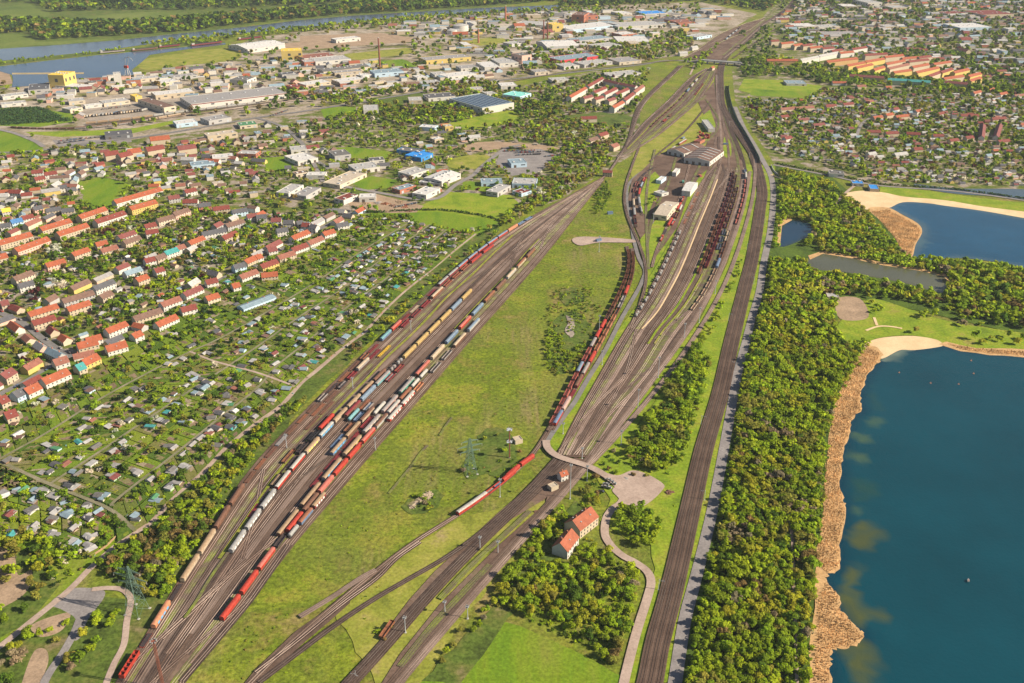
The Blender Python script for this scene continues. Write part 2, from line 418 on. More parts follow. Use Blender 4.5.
patch('meadow', PP(455,660, 496,622, 560,645, 612,672, 640,700, 420,700), 'green_meadow', True)
patch('verge', PP(720,165, 775,165, 772,210, 752,330, 716,500, 678,683, 624,683, 648,610, 655,570, 650,545, 628,540, 600,520, 612,500, 590,470, 606,452, 640,425, 690,350, 715,310, 740,250, 752,200), 'bright_grass', jit=1)
patch('verge', PP(420,683, 500,600, 560,520, 575,500, 590,520, 560,560, 500,630, 460,683), 'wild_ground', jit=1.5)
patch('verge', PP(748,178, 756,180, 754,200, 736,262, 715,312, 690,350, 630,435, 600,460, 595,458, 700,320, 728,262, 744,205), 'bright_grass')
patch('beach_meadow', PP(850,312, 868,300, 880,300, 905,308, 950,322, 1000,330, 1060,340, 1060,356, 960,350, 940,343, 915,336, 880,338, 850,348, 836,330), 'bright_grass', True)
patch('forest_ground', PP(776,166, 830,176, 852,194, 868,208, 893,235, 911,258, 960,262, 1060,275, 1060,342, 1000,330, 905,308, 868,300, 840,300, 836,330, 850,348, 868,345, 845,380, 835,405, 828,455, 824,510, 818,562, 813,612, 812,700, 676,700, 690,620, 712,520, 728,449, 742,391, 752,342, 765,285, 774,215), 'forest_floor')
patch('beach_meadow', PP(850,312, 868,300, 880,300, 905,308, 950,322, 1000,330, 1060,340, 1060,356, 960,350, 940,343, 915,336, 880,338, 850,348, 836,330), 'bright_grass', True)
patch('sand_court', PP(837,299, 860,299, 868,318, 840,319), 'bare_soil', True)
patch('embankment', PP(880,186, 920,190, 970,197, 1060,207, 1060,226, 990,214, 930,203, 880,197), 'bright_grass')

# ------------------------------------------------------------------ water: shore outline + inner points, colour carries depth and weed beds
def smooth01(t): t = max(0, min(1, t)); return t*t*(3-2*t)
def water(name, pts, deep, shallow, shore_w, blobs=(), step=9, blobcol=(.10,.095,.02), smooth=True):
    w = [G(*p) for p in pts]
    if smooth: w = crom(w, 6, True)
    poly = [(p.x, p.y) for p in w]; OPEN.append(poly)
    bl = [([(G(*q).x, G(*q).y) for q in b[0]], b[1]) for b in blobs]
    bl = [([(p.x, p.y) for p in crom([Vector((x, y, 0)) for x, y in b], 5, True)], c) for b, c in bl]
    xs = [p[0] for p in poly]; ys = [p[1] for p in poly]
    pts2 = list(poly)
    r = random.Random(5)
    nx = int((max(xs)-min(xs))/step); ny = int((max(ys)-min(ys))/step)
    for i in range(nx):
        for j in range(ny):
            x = min(xs)+(i+.5+r.uniform(-.3,.3))*step; y = min(ys)+(j+.5+r.uniform(-.3,.3))*step
            if inpoly(x, y, poly): pts2.append((x, y))
    n = len(poly)
    P = np.array(poly); Q = np.roll(P, -1, 0)
    def dist(x, y, A, B):
        d = B-A; t = np.clip(((x-A[:,0])*d[:,0]+(y-A[:,1])*d[:,1])/np.maximum((d**2).sum(1), 1e-9), 0, 1)
        return np.sqrt((x-A[:,0]-t*d[:,0])**2+(y-A[:,1]-t*d[:,1])**2).min()
    V, E, Fc, _, _, _ = delaunay_2d_cdt([Vector(p) for p in pts2], [(i, (i+1) % n) for i in range(n)], [], 1, 1e-4)
    z = nextz()
    cols = []
    bb = [(np.array(b), np.roll(np.array(b), -1, 0), b, c) for b, c in bl]
    for p in V:
        d = dist(p.x, p.y, P, Q); k = smooth01(1-d/shore_w)**1.5
        c = [deep[i]*(1-k)+shallow[i]*k for i in range(3)]
        for A, B, b, cc in bb:
            dd = dist(p.x, p.y, A, B); s = dd if inpoly(p.x, p.y, b) else -dd
            kk = smooth01((s+1.6)/3.2)*(.72+.28*math.sin(p.x*.35+math.sin(p.y*.3)*2)*math.sin(p.y*.42)); c = [c[i]*(1-kk)+cc[i]*kk for i in range(3)]
        cols.append(c)
    faces = []
    for f in Fc:
        a, b, c = (V[i] for i in f[:3])
        faces.append(f if (b.x-a.x)*(c.y-a.y)-(b.y-a.y)*(c.x-a.x) > 0 else f[::-1])
    o = mesh_obj(name, [(p.x, p.y, z) for p in V], faces, 'lake_water'); o['kind'] = 'structure'
    at = o.data.color_attributes.new('col', 'FLOAT_COLOR', 'POINT')
    at.data.foreach_set('color', np.array([[*c, 1] for c in cols], dtype=np.float32).ravel())
    return o
WEED = (.060,.072,.024); WEED2 = (.045,.085,.05); SILT_ = (.22,.20,.12)
lake = PP(1100,368, 1024,356, 990,354, 960,350, 940,346.5, 915,350, 900,350, 885,357, 877,364, 866,376, 861,391, 859,402, 861,411, 852,417, 849,432, 843,450, 841,468, 839,485, 842,500, 845,512,
          838,544, 839,567, 828,574, 825,580, 835,594, 839,610, 851,624, 860,633, 861,640, 850,645.5, 834,648, 829.5,655, 829,668, 830,700, 870,760, 1000,800, 1150,780, 1150,500)
TTP = lambda *v: TT('P', *v)
blobs = [(TTP(315,95, 350,50, 400,42, 450,70, 475,95, 440,115, 400,165, 360,150, 325,125), WEED),
         (TTP(300,250, 340,208, 370,225, 365,270, 340,295, 300,275), WEED), (TTP(275,300, 330,300, 370,335, 370,380, 430,385, 480,420, 470,440, 410,430, 370,465, 320,430, 285,370), WEED),
         (TTP(262,540, 330,525, 390,508, 430,560, 445,610, 420,683, 330,683, 335,630, 290,580), WEED),
         (TT('L', 325,375, 355,365, 395,385, 408,403, 370,402, 335,392), WEED2), (TT('L', 305,455, 330,445, 380,458, 408,488, 370,492, 330,472), WEED2),
         (TT('L', 400,318, 430,305, 455,325, 440,345, 415,342), WEED2), (TT('L', 460,55, 500,40, 560,25, 640,20, 560,42, 520,70, 480,82, 455,85), (.13,.17,.13)), (TTP(340,-20, 375,-15, 382,8, 350,12), WEED2),
         (TT('L', 340,560, 420,570, 430,620, 360,640), (.012,.05,.045)), (TT('L', 410,180, 450,260, 440,290, 415,250), (.012,.05,.05))]
water('lake', lake, (.0014,.043,.062), (.001,.028,.048), 13, blobs, 5.2)
water('lake', PP(888,207.5, 903,202, 928,203, 968,208.5, 1024,218.5, 1100,232, 1100,285, 1024,268, 993,262, 963,258.5, 928,260, 912,256, 915.6,245, 922,232.5, 918,224, 903,215), (.006,.052,.105), (.05,.09,.11), 14,
      [(TT('H', 600,270, 630,275, 632,295, 610,310, 590,315), (.05,.10,.12))], 9)
water('pond', PP(809,257.5, 823,252.5, 850.6,257, 880.6,264, 918,269.5, 943,275.5, 950,284, 941,293, 915,286, 893,281, 850.6,273.5, 813,268.5), (.085,.088,.055), (.08,.075,.04), 6, (), 6)
water('pond', PP(780.5,225, 790.5,220, 810.5,224, 812,233, 795.5,243, 779,246), (.008,.03,.06), (.02,.035,.03), 5, (), 6)
water('canal', PP(915,184, 955,188.5, 1024,189.5, 1100,195, 1100,206, 1024,199.5, 993,196.5, 956,194, 925,189), (.06,.09,.115), (.06,.08,.09), 6, (), 12)
water('river', PP(-90,74, -90,52, 0,49, 60,45, 115,40.5, 180,33.5, 240,27.5, 306,19.5, 356,15.5, 406,12.5, 481,8, 560,5, 560,9, 512,12, 440,15, 406,17, 356,21.5, 306,28, 256,32, 175,40.5, 122,48, 75,55, 0,61), (.07,.095,.14), (.06,.085,.12), 10, (), 30, smooth=False)
water('harbour_basin', PP(-90,84, -90,72, 0,66.5, 50,60.5, 100,55, 160,49.5, 225,43, 226,44.5, 190,49, 150,55, 142,62, 132,70, 134,75, 110,77, 85,78, 60,80, 30,86, 12,87.5, 13,80, 12,75, 0,71.5, -40,76), (.035,.065,.125), (.035,.06,.11), 10, (), 25, smooth=False)
patch('quay', PP(12,73, 84,72.6, 84,74.2, 12,74.6), 'bank_sand')
patch('river_bank', PP(-90,74, 0,63, 60,55, 122,49.5, 200,40, 226,42, 160,48.5, 100,54, 50,59.5, 0,65.5, -90,80), 'wild_ground')
# shores
patch('beach', PP(840,196, 852,192, 866,191, 885,193, 905,197, 945,200.5, 985,207, 1060,217, 1060,224, 985,211.5, 945,206, 928,203.5, 903,202.5, 888,208.5, 868,210, 856,206), 'sand', True)
patch('beach', PP(864,347, 874,340, 892,337, 915,336.5, 936,340, 943,345, 938,347.5, 915,350.5, 900,350.5, 885,358, 878,358), 'sand', True)
patch('reed_bank', PP(868,209, 888,208, 903,215.5, 918,224, 922,232.5, 915.6,245, 912,257, 903,254, 896,240, 884,224), 'reed_ground', True)
patch('reed_bank', PP(868,346, 881,352, 882,358, 877,364.5, 867,376, 862,391, 860,402, 862,411, 853,418, 850,432, 844,450, 842,468, 840.5,485, 843.5,500, 846.5,512, 839,545, 840.5,567, 829,575,
      826,580, 837,594, 842,612, 853,624, 862,632, 863,640, 852,647, 836,650, 831,655, 830.5,668, 831,700, 808,705, 812,640, 816,562, 823,510, 825,470, 832,420, 838,395, 852,365), 'reed_ground', True, jit=1.1)
patch('reed_bank', PP(940,345, 946,342, 975,348, 1024,350, 1090,362, 1090,368, 1024,357.5, 990,355.5, 960,351.5), 'reed_ground', jit=1.2)
patch('reed_bank', PP(808,256, 823,251, 851,255.5, 881,262.5, 918,268, 946,274.5, 951,284, 943,276.5, 918,270.8, 880.6,265.3, 850.6,258.5, 823,254, 810,260), 'reed_ground')
patch('reed_bank', PP(778,222, 790,217, 792,220.5, 782,226, 780,246, 777,247), 'reed_ground')

OPEN.append([(G(*p).x, G(*p).y) for p in PP(777,236, 812,228, 812,238, 796,249, 777,251)]); OPEN.append([(G(*p).x, G(*p).y) for p in PP(810,262, 850,266, 945,286, 942,296.5, 893,285, 850,277.5, 813,272)])
# ------------------------------------------------------------------ roads, streets, paths
ROADS = []
def road(name, pts, wd, mat, dens=6):
    o = ribbon(name, pts, wd, mat, dens); w = [G(*p) for p in pts]; w = crom(w, dens) if len(w) > 2 else w
    occ_line(w, .3 if name == 'path' else wd/2+.8); ROADS.append((name, w, wd)); return o
P4 = PP(-60,690, 0,647, 25,627, 67.5,592, 95,564.5, 125,539.5, 152.5,522, 175,496, 200,476, 225,448.6, 256,424, 281,406, 301,383.6, 316.6,371, 338.6,352, 353,340.5, 366,331.7, 371,325.5)
P4b = PP(371,325.5, 389.5,306, 408.6,288.6, 432,270, 457,249, 476,234)
road('dirt_road', P4, 4.2, 'dirt_road'); road('dirt_road', P4b, 2.6, 'dirt_road')
road('dirt_road', PP(92,590, 108,588.5, 122,590, 130,597, 130.5,606, 127,622, 124,645, 114,665, 104,690, 98,705), 3.6, 'dirt_road')
road('track_road', PP(80,619.6, 74,634, 64,652, 47.5,677, 38,700), 4.5, 'road_grey')
PA = [PP(0,461, 45,436, 100,401, 155,371, 190,353.5, 218,341, 256,320, 313.5,285, 366,250, 411,222.6),
      PP(50,486, 100,453.6, 140,426, 200,386, 228,368, 262,345, 300,318, 343,290, 380,262, 430,226),
      PP(113,508, 117.5,501, 175,456, 215,423.6, 256,391, 280,365, 311,340.5, 343,312, 376,287.6, 406,265, 446,231)]
road('garden_path', PP(-60,500, 0,461, *[c for p in PA[0][1:] for c in p]), 2.6, 'garden_path')
for p in PA[1:]: road('garden_path', p, 2.4, 'garden_path')
road('garden_path', PP(-60,440, 0,463.5, 50,486, 108,510, 135,532), 2.6, 'garden_path')
road('garden_path', PP(190,353, 215,363, 256,374, 290,386), 2.6, 'dirt_road')
road('garden_path', PP(255,290, 273.5,292.6, 310,303, 346,312), 3, 'dirt_road')
road('garden_path', PP(180,352, 215,330, 256,300, 274,292), 2, 'garden_path')
for p, wd in ((PP(-60,290, 0,313, 25,325, 45,341, 72,356, 90,349, 112.5,339, 175,306, 215,282.6, 256,262.6, 281,250, 318.6,230, 352,212), 6.5), (PP(72,356, 50,368, 27.5,381, 0,395, -60,430), 6.5),
              (PP(45,317, 60,305, 120,277.6, 175,255, 225,230, 250,217.6, 262,212), 5.5), (PP(-40,262, 0,246, 40,228, 70,214), 5), (PP(-40,200, 20,196, 60,190, 75,176, 120,165, 180,160, 256,165), 5)):
    road('street', p, wd, 'asphalt')
road('road', PP(-60,150, 0,153, 45,150, 60,147, 110,141, 170,133, 256,118, 300,112, 356,103, 416,93, 470,84, 560,74, 640,65, 664,61, 702,61.5, 740,64.5, 790,68, 850,72), 9, 'asphalt')
road('road', PP(-60,126, 0,130, 32,140, 44,147), 8, 'road_grey')
road('road', PP(256,118, 276,124, 290,132, 304,146, 310,156, 330,170), 7, 'asphalt')
road('road', PP(323.5,182.5, 376,192.5, 431,200, 456,185, 473.6,175, 481,167.5, 503.6,150, 520,145), 7, 'road_grey')
road('road', PP(310,156, 318,172, 323,182), 6, 'road_grey')
road('road', PP(735,107, 744,128, 754,144.5, 763,161, 770,174, 773,188, 773,204, 770,233, 764,262, 759.6,291, 752,318, 746,342, 738,372, 731,410, 724,449, 712,512, 697,574, 685,620, 675,683, 672,700), 7.2, 'road_grey')
road('road', PP(742,-12+110, 760,100, 800,100, 860,108, 930,96, 1000,92), 5, 'road_grey')
road('road', PP(773,165, 830,176, 880,186, 960,192, 1060,206), 5, 'road_grey')
road('road', PP(690,75, 700,55, 714,40), 4, 'dirt_road')
road('street', PP(856,138, 862,124, 875,116, 890,113, 930,108, 980,98), 5, 'road_grey')
road('street', PP(884,50, 900,46, 935,38, 960,32, 1000,28), 6, 'road_grey')
road('dirt_road', PP(771,175, 790,182, 806,186, 822,190, 836,196), 4, 'sand')
road('path', PP(836,207, 840,199, 852,188, 865,180), 4, 'dirt_road'); road('path', PP(858,246, 864,240, 870,232, 868,224), 3, 'road_grey')
road('path', PP(738,466, 752,472, 765,482, 783,512, 792,537, 793.5,587, 795.5,632, 797,690), 2.0, 'dirt_road')
road('path', PP(866,331, 878,327, 890,327, 902,329), 2.5, 'sand'); road('path', PP(874,318, 877,326), 2.5, 'sand')
# service road and turning area in the middle
road('service_road', PP(655,166, 642,172, 629,184, 627,198.6, 632,229, 634.7,244, 639,259, 645,271, 642,282, 637.6,291, 629,306, 620,322, 609,344, 600,360, 587,381, 575,402, 564,417, 552,434, 546,444), 4.2, 'asphalt')
road('service_road', PP(546,442, 549,451, 560,459, 588,468, 605,477, 617,486, 625,492, 621,503, 612,510, 606,520, 605,535, 611,546, 622,556, 635,563, 647,572, 651,583, 647,600, 636,635, 624,683, 622,700), 5.2, 'dirt_road')
patch('turning_area', TT('K', 340,520, 420,540, 480,520, 540,535, 605,575, 600,600, 560,640, 520,665, 470,683, 400,683, 430,640, 400,600, 420,570), 'dirt_road', True)
patch('gravel_patch', PP(566,316, 568,324, 565,332, 572,338, 575,328, 573,320), 'paved_yard', True, jit=.8)
patch('dirt_clearing', PP(572,240, 585,237, 632,240, 633,243, 600,243, 580,246), 'dirt_road', True)
ribbon('concrete_strip', PP(389,494, 402,478, 412,466, 421,453, 428,446), 2.0, 'ballast_weedy'); ribbon('concrete_strip', PP(440,436, 446,426, 453,417), 1.8, 'ballast_weedy')



# ------------------------------------------------------------------ railway yards
def interp(tab, y):
    for (y0, x0), (y1, x1) in zip(tab, tab[1:]):
        if (y0-y)*(y1-y) <= 0: return x0+(x1-x0)*(y-y0)/(y1-y0)
    return tab[0][1] if abs(y-tab[0][0]) < abs(y-tab[-1][0]) else tab[-1][1]
LL = [(700,110),(683,120),(648,143),(605,170),(578,185),(545,208),(509,230),(484,244),(470,254),(454,268),(438,286),(416,306),(403,319),(389,333),(377,346),(359,362),(348,375),(332,394),(316,409),(300,423),(288,438),(268,461),(253,476),(236,496),(226,511),(220,523),(210,548),(204,560),(194,579),(182,598),(174,608)]
BB = [(700,137),(683,148),(655,163),(586,211),(556,229),(480,284),(432,326),(422,336),(408,349),(398,359),(385,372),(373,385),(350,408),(331,427),(310,448),(291,468),(270,489),(254,503),(236,525),(220,546),(206,569),(191,590),(178,604)]
RR = [(700,170),(681,182),(650,210),(606,247),(582,263),(546,289),(522,310),(494,334),(464,359),(444,376),(425,394),(403,414),(378,433),(358,452),(334,473),(317,488),(293,509),(270,532),(254,544),(236,558),(220,572),(206,582),(191,595),(178,605)]
MLt = [(454,559),(429,572),(397,588.6),(364,609),(330,625),(316,639),(272,662.5),(240,677),(229,682),(195,697),(160,715),(108,718),(89,716),(69,716)]
MRt = [(463,588),(435,610),(418,617),(391,638.5),(364,662),(348,668),(329,682),(304,704),(279,718.6),(250,729),(226,735),(197,746),(174,748),(160,746),(121,727),(110,721),(89,718.5),(69,719)]
UL = [(69,706),(76,692),(101,668.6),(123,644),(133,636),(148,625),(160,616)]
UR = [(69,716),(80,712.5),(102,698),(121,676),(136,658),(148,639),(160,619)]
def fam(A, B, f, y0, y1, n=22):
    out = []
    for i in range(n+1):
        t = i/n; y = y0+(y1-y0)*t; out.append((interp(A, y)*(1-f)+interp(B, y)*f, y))
    return out
def smoothpx(p, it=2):
    for _ in range(it):
        p = [p[0]]+[((p[i-1][0]+2*p[i][0]+p[i+1][0])/4, (p[i-1][1]+2*p[i][1]+p[i+1][1])/4) for i in range(1, len(p)-1)]+[p[-1]]
    return p
def bed(A, B, y0, y1, lo=-.03, hi=1.03, n=24, mat='rail_gravel', name='yard_bed'):
    L = smoothpx(fam(A, B, lo, y0, y1, n)); R = smoothpx(fam(A, B, hi, y0, y1, n))
    return patch(name, L+R[::-1], mat)
bed(LL, RR, 700, 174, -.07, 1.05)
bed(MLt, MRt, 458, 69, -.04, 1.04)
bed(UL, UR, 69, 160, 0, 1)
patch('yard_bed', PP(719,62, 724,58.6, 742,44, 762.5,26, 767,17.6, 742,25, 718.6,35, 692,52, 684,58, 700,60), 'rail_gravel')
patch('yard_bed', PP(545,505, 553,480, 575,458, 592,462, 575,482, 560,500, 520,545, 470,600, 420,660, 395,700, 372,700, 400,655, 440,605, 500,545), 'rail_gravel')
patch('yard_bed', PP(540,478, 560,455, 575,462, 545,500, 505,524, 470,554, 440,582, 420,602, 398,634, 386,632, 410,600, 435,572, 470,540, 500,512), 'rail_gravel')
patch('yard_bed', PP(240,690, 256,670, 296,632, 333,606, 352,592, 350,604, 330,622, 305,643, 262,682, 250,700), 'ballast_mid')
patch('yard_bed', PP(628,200, 632,180, 645,168, 655,158, 668,150, 690,152, 716,165, 705,190, 690,210, 665,245, 650,265, 643,245, 634,225), 'rail_gravel')
patch('yard_bed', PP(655,162, 668,153, 716,162, 705,185, 690,200, 672,222, 664,205, 650,190), 'ballast_mid')
patch('yard_bed', PP(698,102, 714,82, 717,110, 722,130, 735,150, 748,172, 716,168, 704,150, 711,135, 704,115), 'rail_gravel')
patch('yard_grass', PP(700,118, 710,110, 716,126, 711,134, 704,130), 'bright_grass'); patch('yard_grass', PP(724,138, 730,142, 731,156, 724,156), 'bright_grass', True); patch('yard_grass', PP(660,150, 690,126, 700,120, 700,130, 684,142, 668,152), 'weedy_grass', True)
patch('yard_grass', PP(640,240, 668,205, 672,212, 655,250, 645,280), 'bright_grass')
patch('yard_grass', PP(688,196, 700,176, 712,166, 700,190, 680,232, 660,262, 648,280, 676,232), 'bright_grass')
patch('yard_grass', PP(640,196, 646,180, 655,172, 662,180, 648,215, 640,214), 'bright_grass')

TRK = {}
RS = random.Random(3)
def track(px, mat=None, wd=3.8, key=None, rails=True, smooth=True):
    px = smoothpx(px) if len(px) > 6 else px
    w = crom([G(*p) for p in px], 5)
    z = nextz(.004)+.02
    o = mesh_obj('railway_track', *strip_mesh(w, wd, z), mat or RS.choice(['ballast_dark','ballast_mid','ballast_mid','ballast_light','sleeper_brown','ballast_weedy'])); o['kind'] = 'structure'
    RM = RS.choice(['rail_steel','rail_rusty','rail_rusty','rail_worn'])
    if rails:
        for sgn in (-1, 1):
            V = []; Fc = []
            for i, p in enumerate(w):
                t = (w[min(i+1, len(w)-1)]-w[max(i-1, 0)]); t.z = 0; t.normalize(); nr = Vector((-t.y, t.x, 0)); c = Vector((p.x, p.y, z+.002))+nr*(.76*sgn)
                V += [c-nr*.10, c-nr*.06+Vector((0,0,.17)), c+nr*.06+Vector((0,0,.17)), c+nr*.10]
                if i:
                    k = 4*i
                    for j in range(3): Fc.append([k-4+j, k+j, k+j+1, k-3+j])
            mesh_obj('rail', V, Fc, RM, o)
    occ_line(w, 2.6)
    if key: TRK[key] = w
    return w
for k in range(5): track(fam(LL, BB, k/5, 700, 180), key=('A', k))
for k in range(10): track(fam(BB, RR, k/9, 700 if k in (0,2,4,7,9) else 665-10*(k%4), 180), key=('B', k))
for k in range(12): track(fam(MLt, MRt, k/11, 456, 75 if k in (0,3,6,9,11) else 168), key=('M', k))
for k in range(9): track(fam(UL, UR, k/8, 69, 158), key=('U', k))
# ladders of points at the yard ends
for a, b, y0, y1 in ((0,.6,668,560),(.2,.9,640,520),(.55,.1,560,470),(.5,1,690,600),(.3,.75,520,440),(.7,.35,270,225),(.9,.5,250,200),(.2,.6,300,240)):
    n = 8; track([(interp(LL, y0+(y1-y0)*i/n)*(1-(a+(b-a)*i/n))+interp(RR, y0+(y1-y0)*i/n)*(a+(b-a)*i/n), y0+(y1-y0)*i/n) for i in range(n+1)], 'ballast_dark', 3.0)
for a, b, y0, y1 in ((0,.5,452,370),(.3,.95,440,360),(.6,.2,400,330),(.45,.9,456,395),(.8,.3,200,165),(.1,.6,215,170),(.65,1,340,290),(.15,.5,420,380)):
    n = 8; track([(interp(MLt, y0+(y1-y0)*i/n)*(1-(a+(b-a)*i/n))+interp(MRt, y0+(y1-y0)*i/n)*(a+(b-a)*i/n), y0+(y1-y0)*i/n) for i in range(n+1)], 'ballast_mid' if a < .5 else 'ballast_dark', 3.0)
# main lines on the right
mainc = PP(640,720, 650,683, 658,642, 672,590, 690,512, 704,450, 720,395, 732,341, 745,288, 753,255, 760,211, 762,189, 755,160, 749,148, 731,122, 722,106, 720.5,89, 721,69, 728,55, 745,42, 763,25, 777,16, 790,6, 800,-8)
mc = crom([G(*p) for p in mainc], 5)
ribbon('main_line_bed', mc, 13.5, 'ballast_mid', world=True)
def offset(w, d):
    out = []
    for i, p in enumerate(w):
        t = (w[min(i+1, len(w)-1)]-w[max(i-1, 0)]); t.z = 0; t.normalize(); out.append(p+Vector((-t.y, t.x, 0))*d)
    return out
def track_w(w, mat, wd=3.6):
    return track([PX(p) for p in w], mat, wd)
for d in (-4.4, 0, 4.4): track_w(offset(mc, d), 'ballast_dark')
track(PP(755,160, 756,180, 755,195, 748,221.5, 736,256.7, 729,282, 714,307, 696.6,335, 680,362, 654.5,394.5, 632.5,418, 610,447, 593,463, 580,474), 'ballast_light', 4.2)
track(PP(748,174, 746,197, 735,226, 724,254, 712,290, 693,320, 672,346, 648,382, 622,414, 600,445, 586,463, 569,482, 553,500, 512,545, 470,592, 431,637, 393,683, 383,695), 'ballast_mid', 4.4)
track(PP(750,172, 748,200, 738,228, 727,256, 714,293, 697,322, 676,348, 652,384, 626,416, 604,447, 590,465, 573,484, 557,503, 516,548, 474,596, 436,640, 398,686, 390,696), 'ballast_light', 4.4)
# fans in the lower middle
track(PP(245,690, 262,672, 296,637, 333,609, 376,572, 400,553, 418.6,539.5, 440,527, 461,516, 490,495, 520,470, 537,455, 546,440, 565,398, 581,366, 601,331, 621.5,294, 630,275, 631.8,262, 627,247), 'ballast_mid', key='X1')
track(PP(552,431, 575.4,392.5, 594.5,354, 607.6,331, 626,298, 634.7,277, 635,264, 632,249), 'ballast_mid', key='X2')
track(PP(534,458, 520,468, 505,481), 'ballast_weedy', key='X3'); 
track(PP(259,684, 300,655, 333.6,624, 376,597, 416,577, 446,559.6, 473.5,544.5, 506,512, 545,476, 559,456), 'sleeper_brown', key='X4')
track(PP(256,674, 300,640, 340,607, 376,580, 396,560, 420,543), 'sleeper_brown')
track(PP(300,618, 333,598, 360,580, 376,571), 'ballast_light'); track(PP(345,686, 363.6,667, 396,632, 418.7,602, 446,574.6, 480,540, 510,514, 552,474, 566,458), 'sleeper_brown', 5, key='X5')
track(PP(350,690, 372,666, 404,632, 426,602, 452,574, 484,543, 516,512, 556,476, 572,460), 'ballast_dark', 4, key='X6')
track(PP(182,683, 210,650, 246.5,606.4, 262,585, 289,546), 'sleeper_brown', 4.5)
track(PP(440,600, 470,568, 500,540, 530,512), 'ballast_weedy'); track(PP(400,668, 430,630, 460,597, 490,566), 'ballast_weedy')
# north approach: three lines bundled on the left
for d in (0, 3.2, 6.4): track([(x+d*.62*(1 if y < 130 else .3 if y < 150 else .1), y) for x, y in PP(608,174, 614,165, 623,151.7, 630,141, 632,130, 632.5,118.6, 636,108, 643,98, 658,86, 668,77, 679,66)], 'ballast_dark', 3.6)
track(PP(560,204, 579,194, 598,182.5, 608,173.7), 'ballast_mid'); 
# depot curves
for p in (PP(640.6,144, 632,169, 624.5,182.5, 621.5,198.6, 624.5,215, 633,230, 640.6,247, 648,265, 648.6,282, 644,300, 630,330), PP(655,150, 650,172, 646,190, 644,205, 648,225, 646.4,249, 648.5,270),
          PP(705.7,100, 710.4,109, 722,118, 723,129, 711.6,140, 700,147, 690,152), PP(712,100, 700,113, 693,126, 680,138, 671.7,143, 660,152, 650,162), PP(718.6,137.5, 718.6,147, 721,157, 716,175), PP(722,110, 727,122, 732,136, 737,146, 742,160),
          PP(676,158, 668,185, 660,200, 652,220, 647,246), PP(690,164, 683,190, 676,208, 668,225, 657,250, 652,268), PP(700,166, 692,182, 686,195, 679,208, 670,226, 660,250), PP(716,165, 700,186, 690,206, 678,232, 665,262, 650,292)):
    track(p, RS.choice(['ballast_mid','ballast_dark','ballast_weedy']), 3.4)
track(PP(636,228, 634,212, 633.5,197, 637,184, 645,174, 656,167), 'ballast_dark', key='D1'); track(PP(642,216, 638.5,200, 640.5,188, 648,175), 'ballast_dark', key='D2')
track(PP(640.6,144, 660,128, 690,108, 706,96), 'ballast_weedy')
# beyond the bridge
for a in (PP(724,58.6, 742,44, 762.5,26, 777,17.6), PP(723,55.6, 748,35, 762.5,22, 775.7,8.8, 786,0), PP(733,58.6, 762.5,38, 783,25, 810,13), PP(682,58.6, 693.7,52.7, 718.6,35, 742,25, 765,18), PP(693,54, 715,42, 740,30, 764,20), PP(700,56, 722,42, 748,31, 764,20), PP(708,58, 725,46, 750,32)):
    track(a, None, 4.5)
# harbour railway
for a in (PP(8,128, 40,129.5, 85,129, 130,124, 181,116, 256,107, 330,96), PP(85,126, 130,121, 181,114, 256,104.5, 300,99), PP(256,62, 300,55, 360,48, 410,45), PP(500,84, 560,73.5, 640,64, 679,60.5)):
    track(a, 'ballast_mid', 4)
# pale sandy strip in the middle of the yard and grass seams
def seam(A, B, f, y0, y1, wd, mat, name): ribbon(name, fam(A, B, f, y0, y1, 16), wd, mat, 3, z=nextz(.05)+.05)
seam(MLt, MRt, .30, 330, 180, 1.6, 'sand', 'gravel_strip')
seam(LL, RR, .27, 560, 236, 2.4, 'weedy_grass', 'grass_strip'); seam(MLt, MRt, .58, 345, 240, 2.2, 'bright_grass', 'grass_strip'); seam(MLt, MRt, .70, 345, 275, 1.8, 'weedy_grass', 'grass_strip')
seam(UL, UR, .3, 72, 150, 2.2, 'weedy_grass', 'grass_strip'); seam(UL, UR, .8, 76, 145, 2, 'weedy_grass', 'grass_strip'); seam(LL, RR, .33, 620, 470, 2.0, 'ballast_weedy', 'grass_strip')
seam(BB, RR, .55, 330, 240, 1.4, 'weedy_grass', 'grass_strip')
ribbon('service_road', PP(546,442, 548,450, 559,458.5, 588,468, 605,477, 616,485), 5.6, 'dirt_road', z=nextz(.08)+.08)
# level crossing planks
for cx, cy in ((559,457),(568,461),(577,464),(588,468),(598,472)):
    c = G(cx, cy); b = MB().box(-2.6, 2.6, -1.9, 1.9, .02, .62); o = b.build('crossing_panel', 'road_grey'); o.location = (c.x, c.y, 0); o.rotation_euler = (0,0,math.radians(55)); o['kind'] = 'structure'
# ------------------------------------------------------------------ rolling stock
WC = {'tan':(.42,.29,.18),'brown':(.17,.085,.055),'rust':(.26,.105,.055),'maroon':(.20,.03,.035),'red':(.40,.045,.028),'salmon':(.46,.14,.11),'orange':(.50,.22,.12),'white':(.52,.50,.46),
      'silver':(.38,.375,.37),'grey':(.30,.27,.26),'dark':(.06,.045,.045),'yellow':(.55,.38,.15),'blue':(.13,.19,.30),'lightblue':(.24,.32,.42),'teal':(.16,.33,.36),'green':(.10,.30,.22),
      'black':(.025,.025,.03),'beige':(.58,.46,.33),'pink':(.55,.36,.33),'strong_yellow':(.62,.40,.04)}
WN = {'strong_yellow':'bright yellow','lightblue':'light blue'}
for k, c in WC.items():
    c = tuple(x*(.68 if k in ('white','silver','tan','beige','yellow','lightblue','pink') else .85) for x in c); plain('paint_'+k, c, .6, .42, .55, 0, .3)
plain('graffiti_blue', (.10,.35,.60), .5, .4, 1.2); plain('graffiti_white', (.65,.65,.62), .5, .3, 1.2); plain('graffiti_yellow', (.70,.55,.12), .5, .4, 1.2)
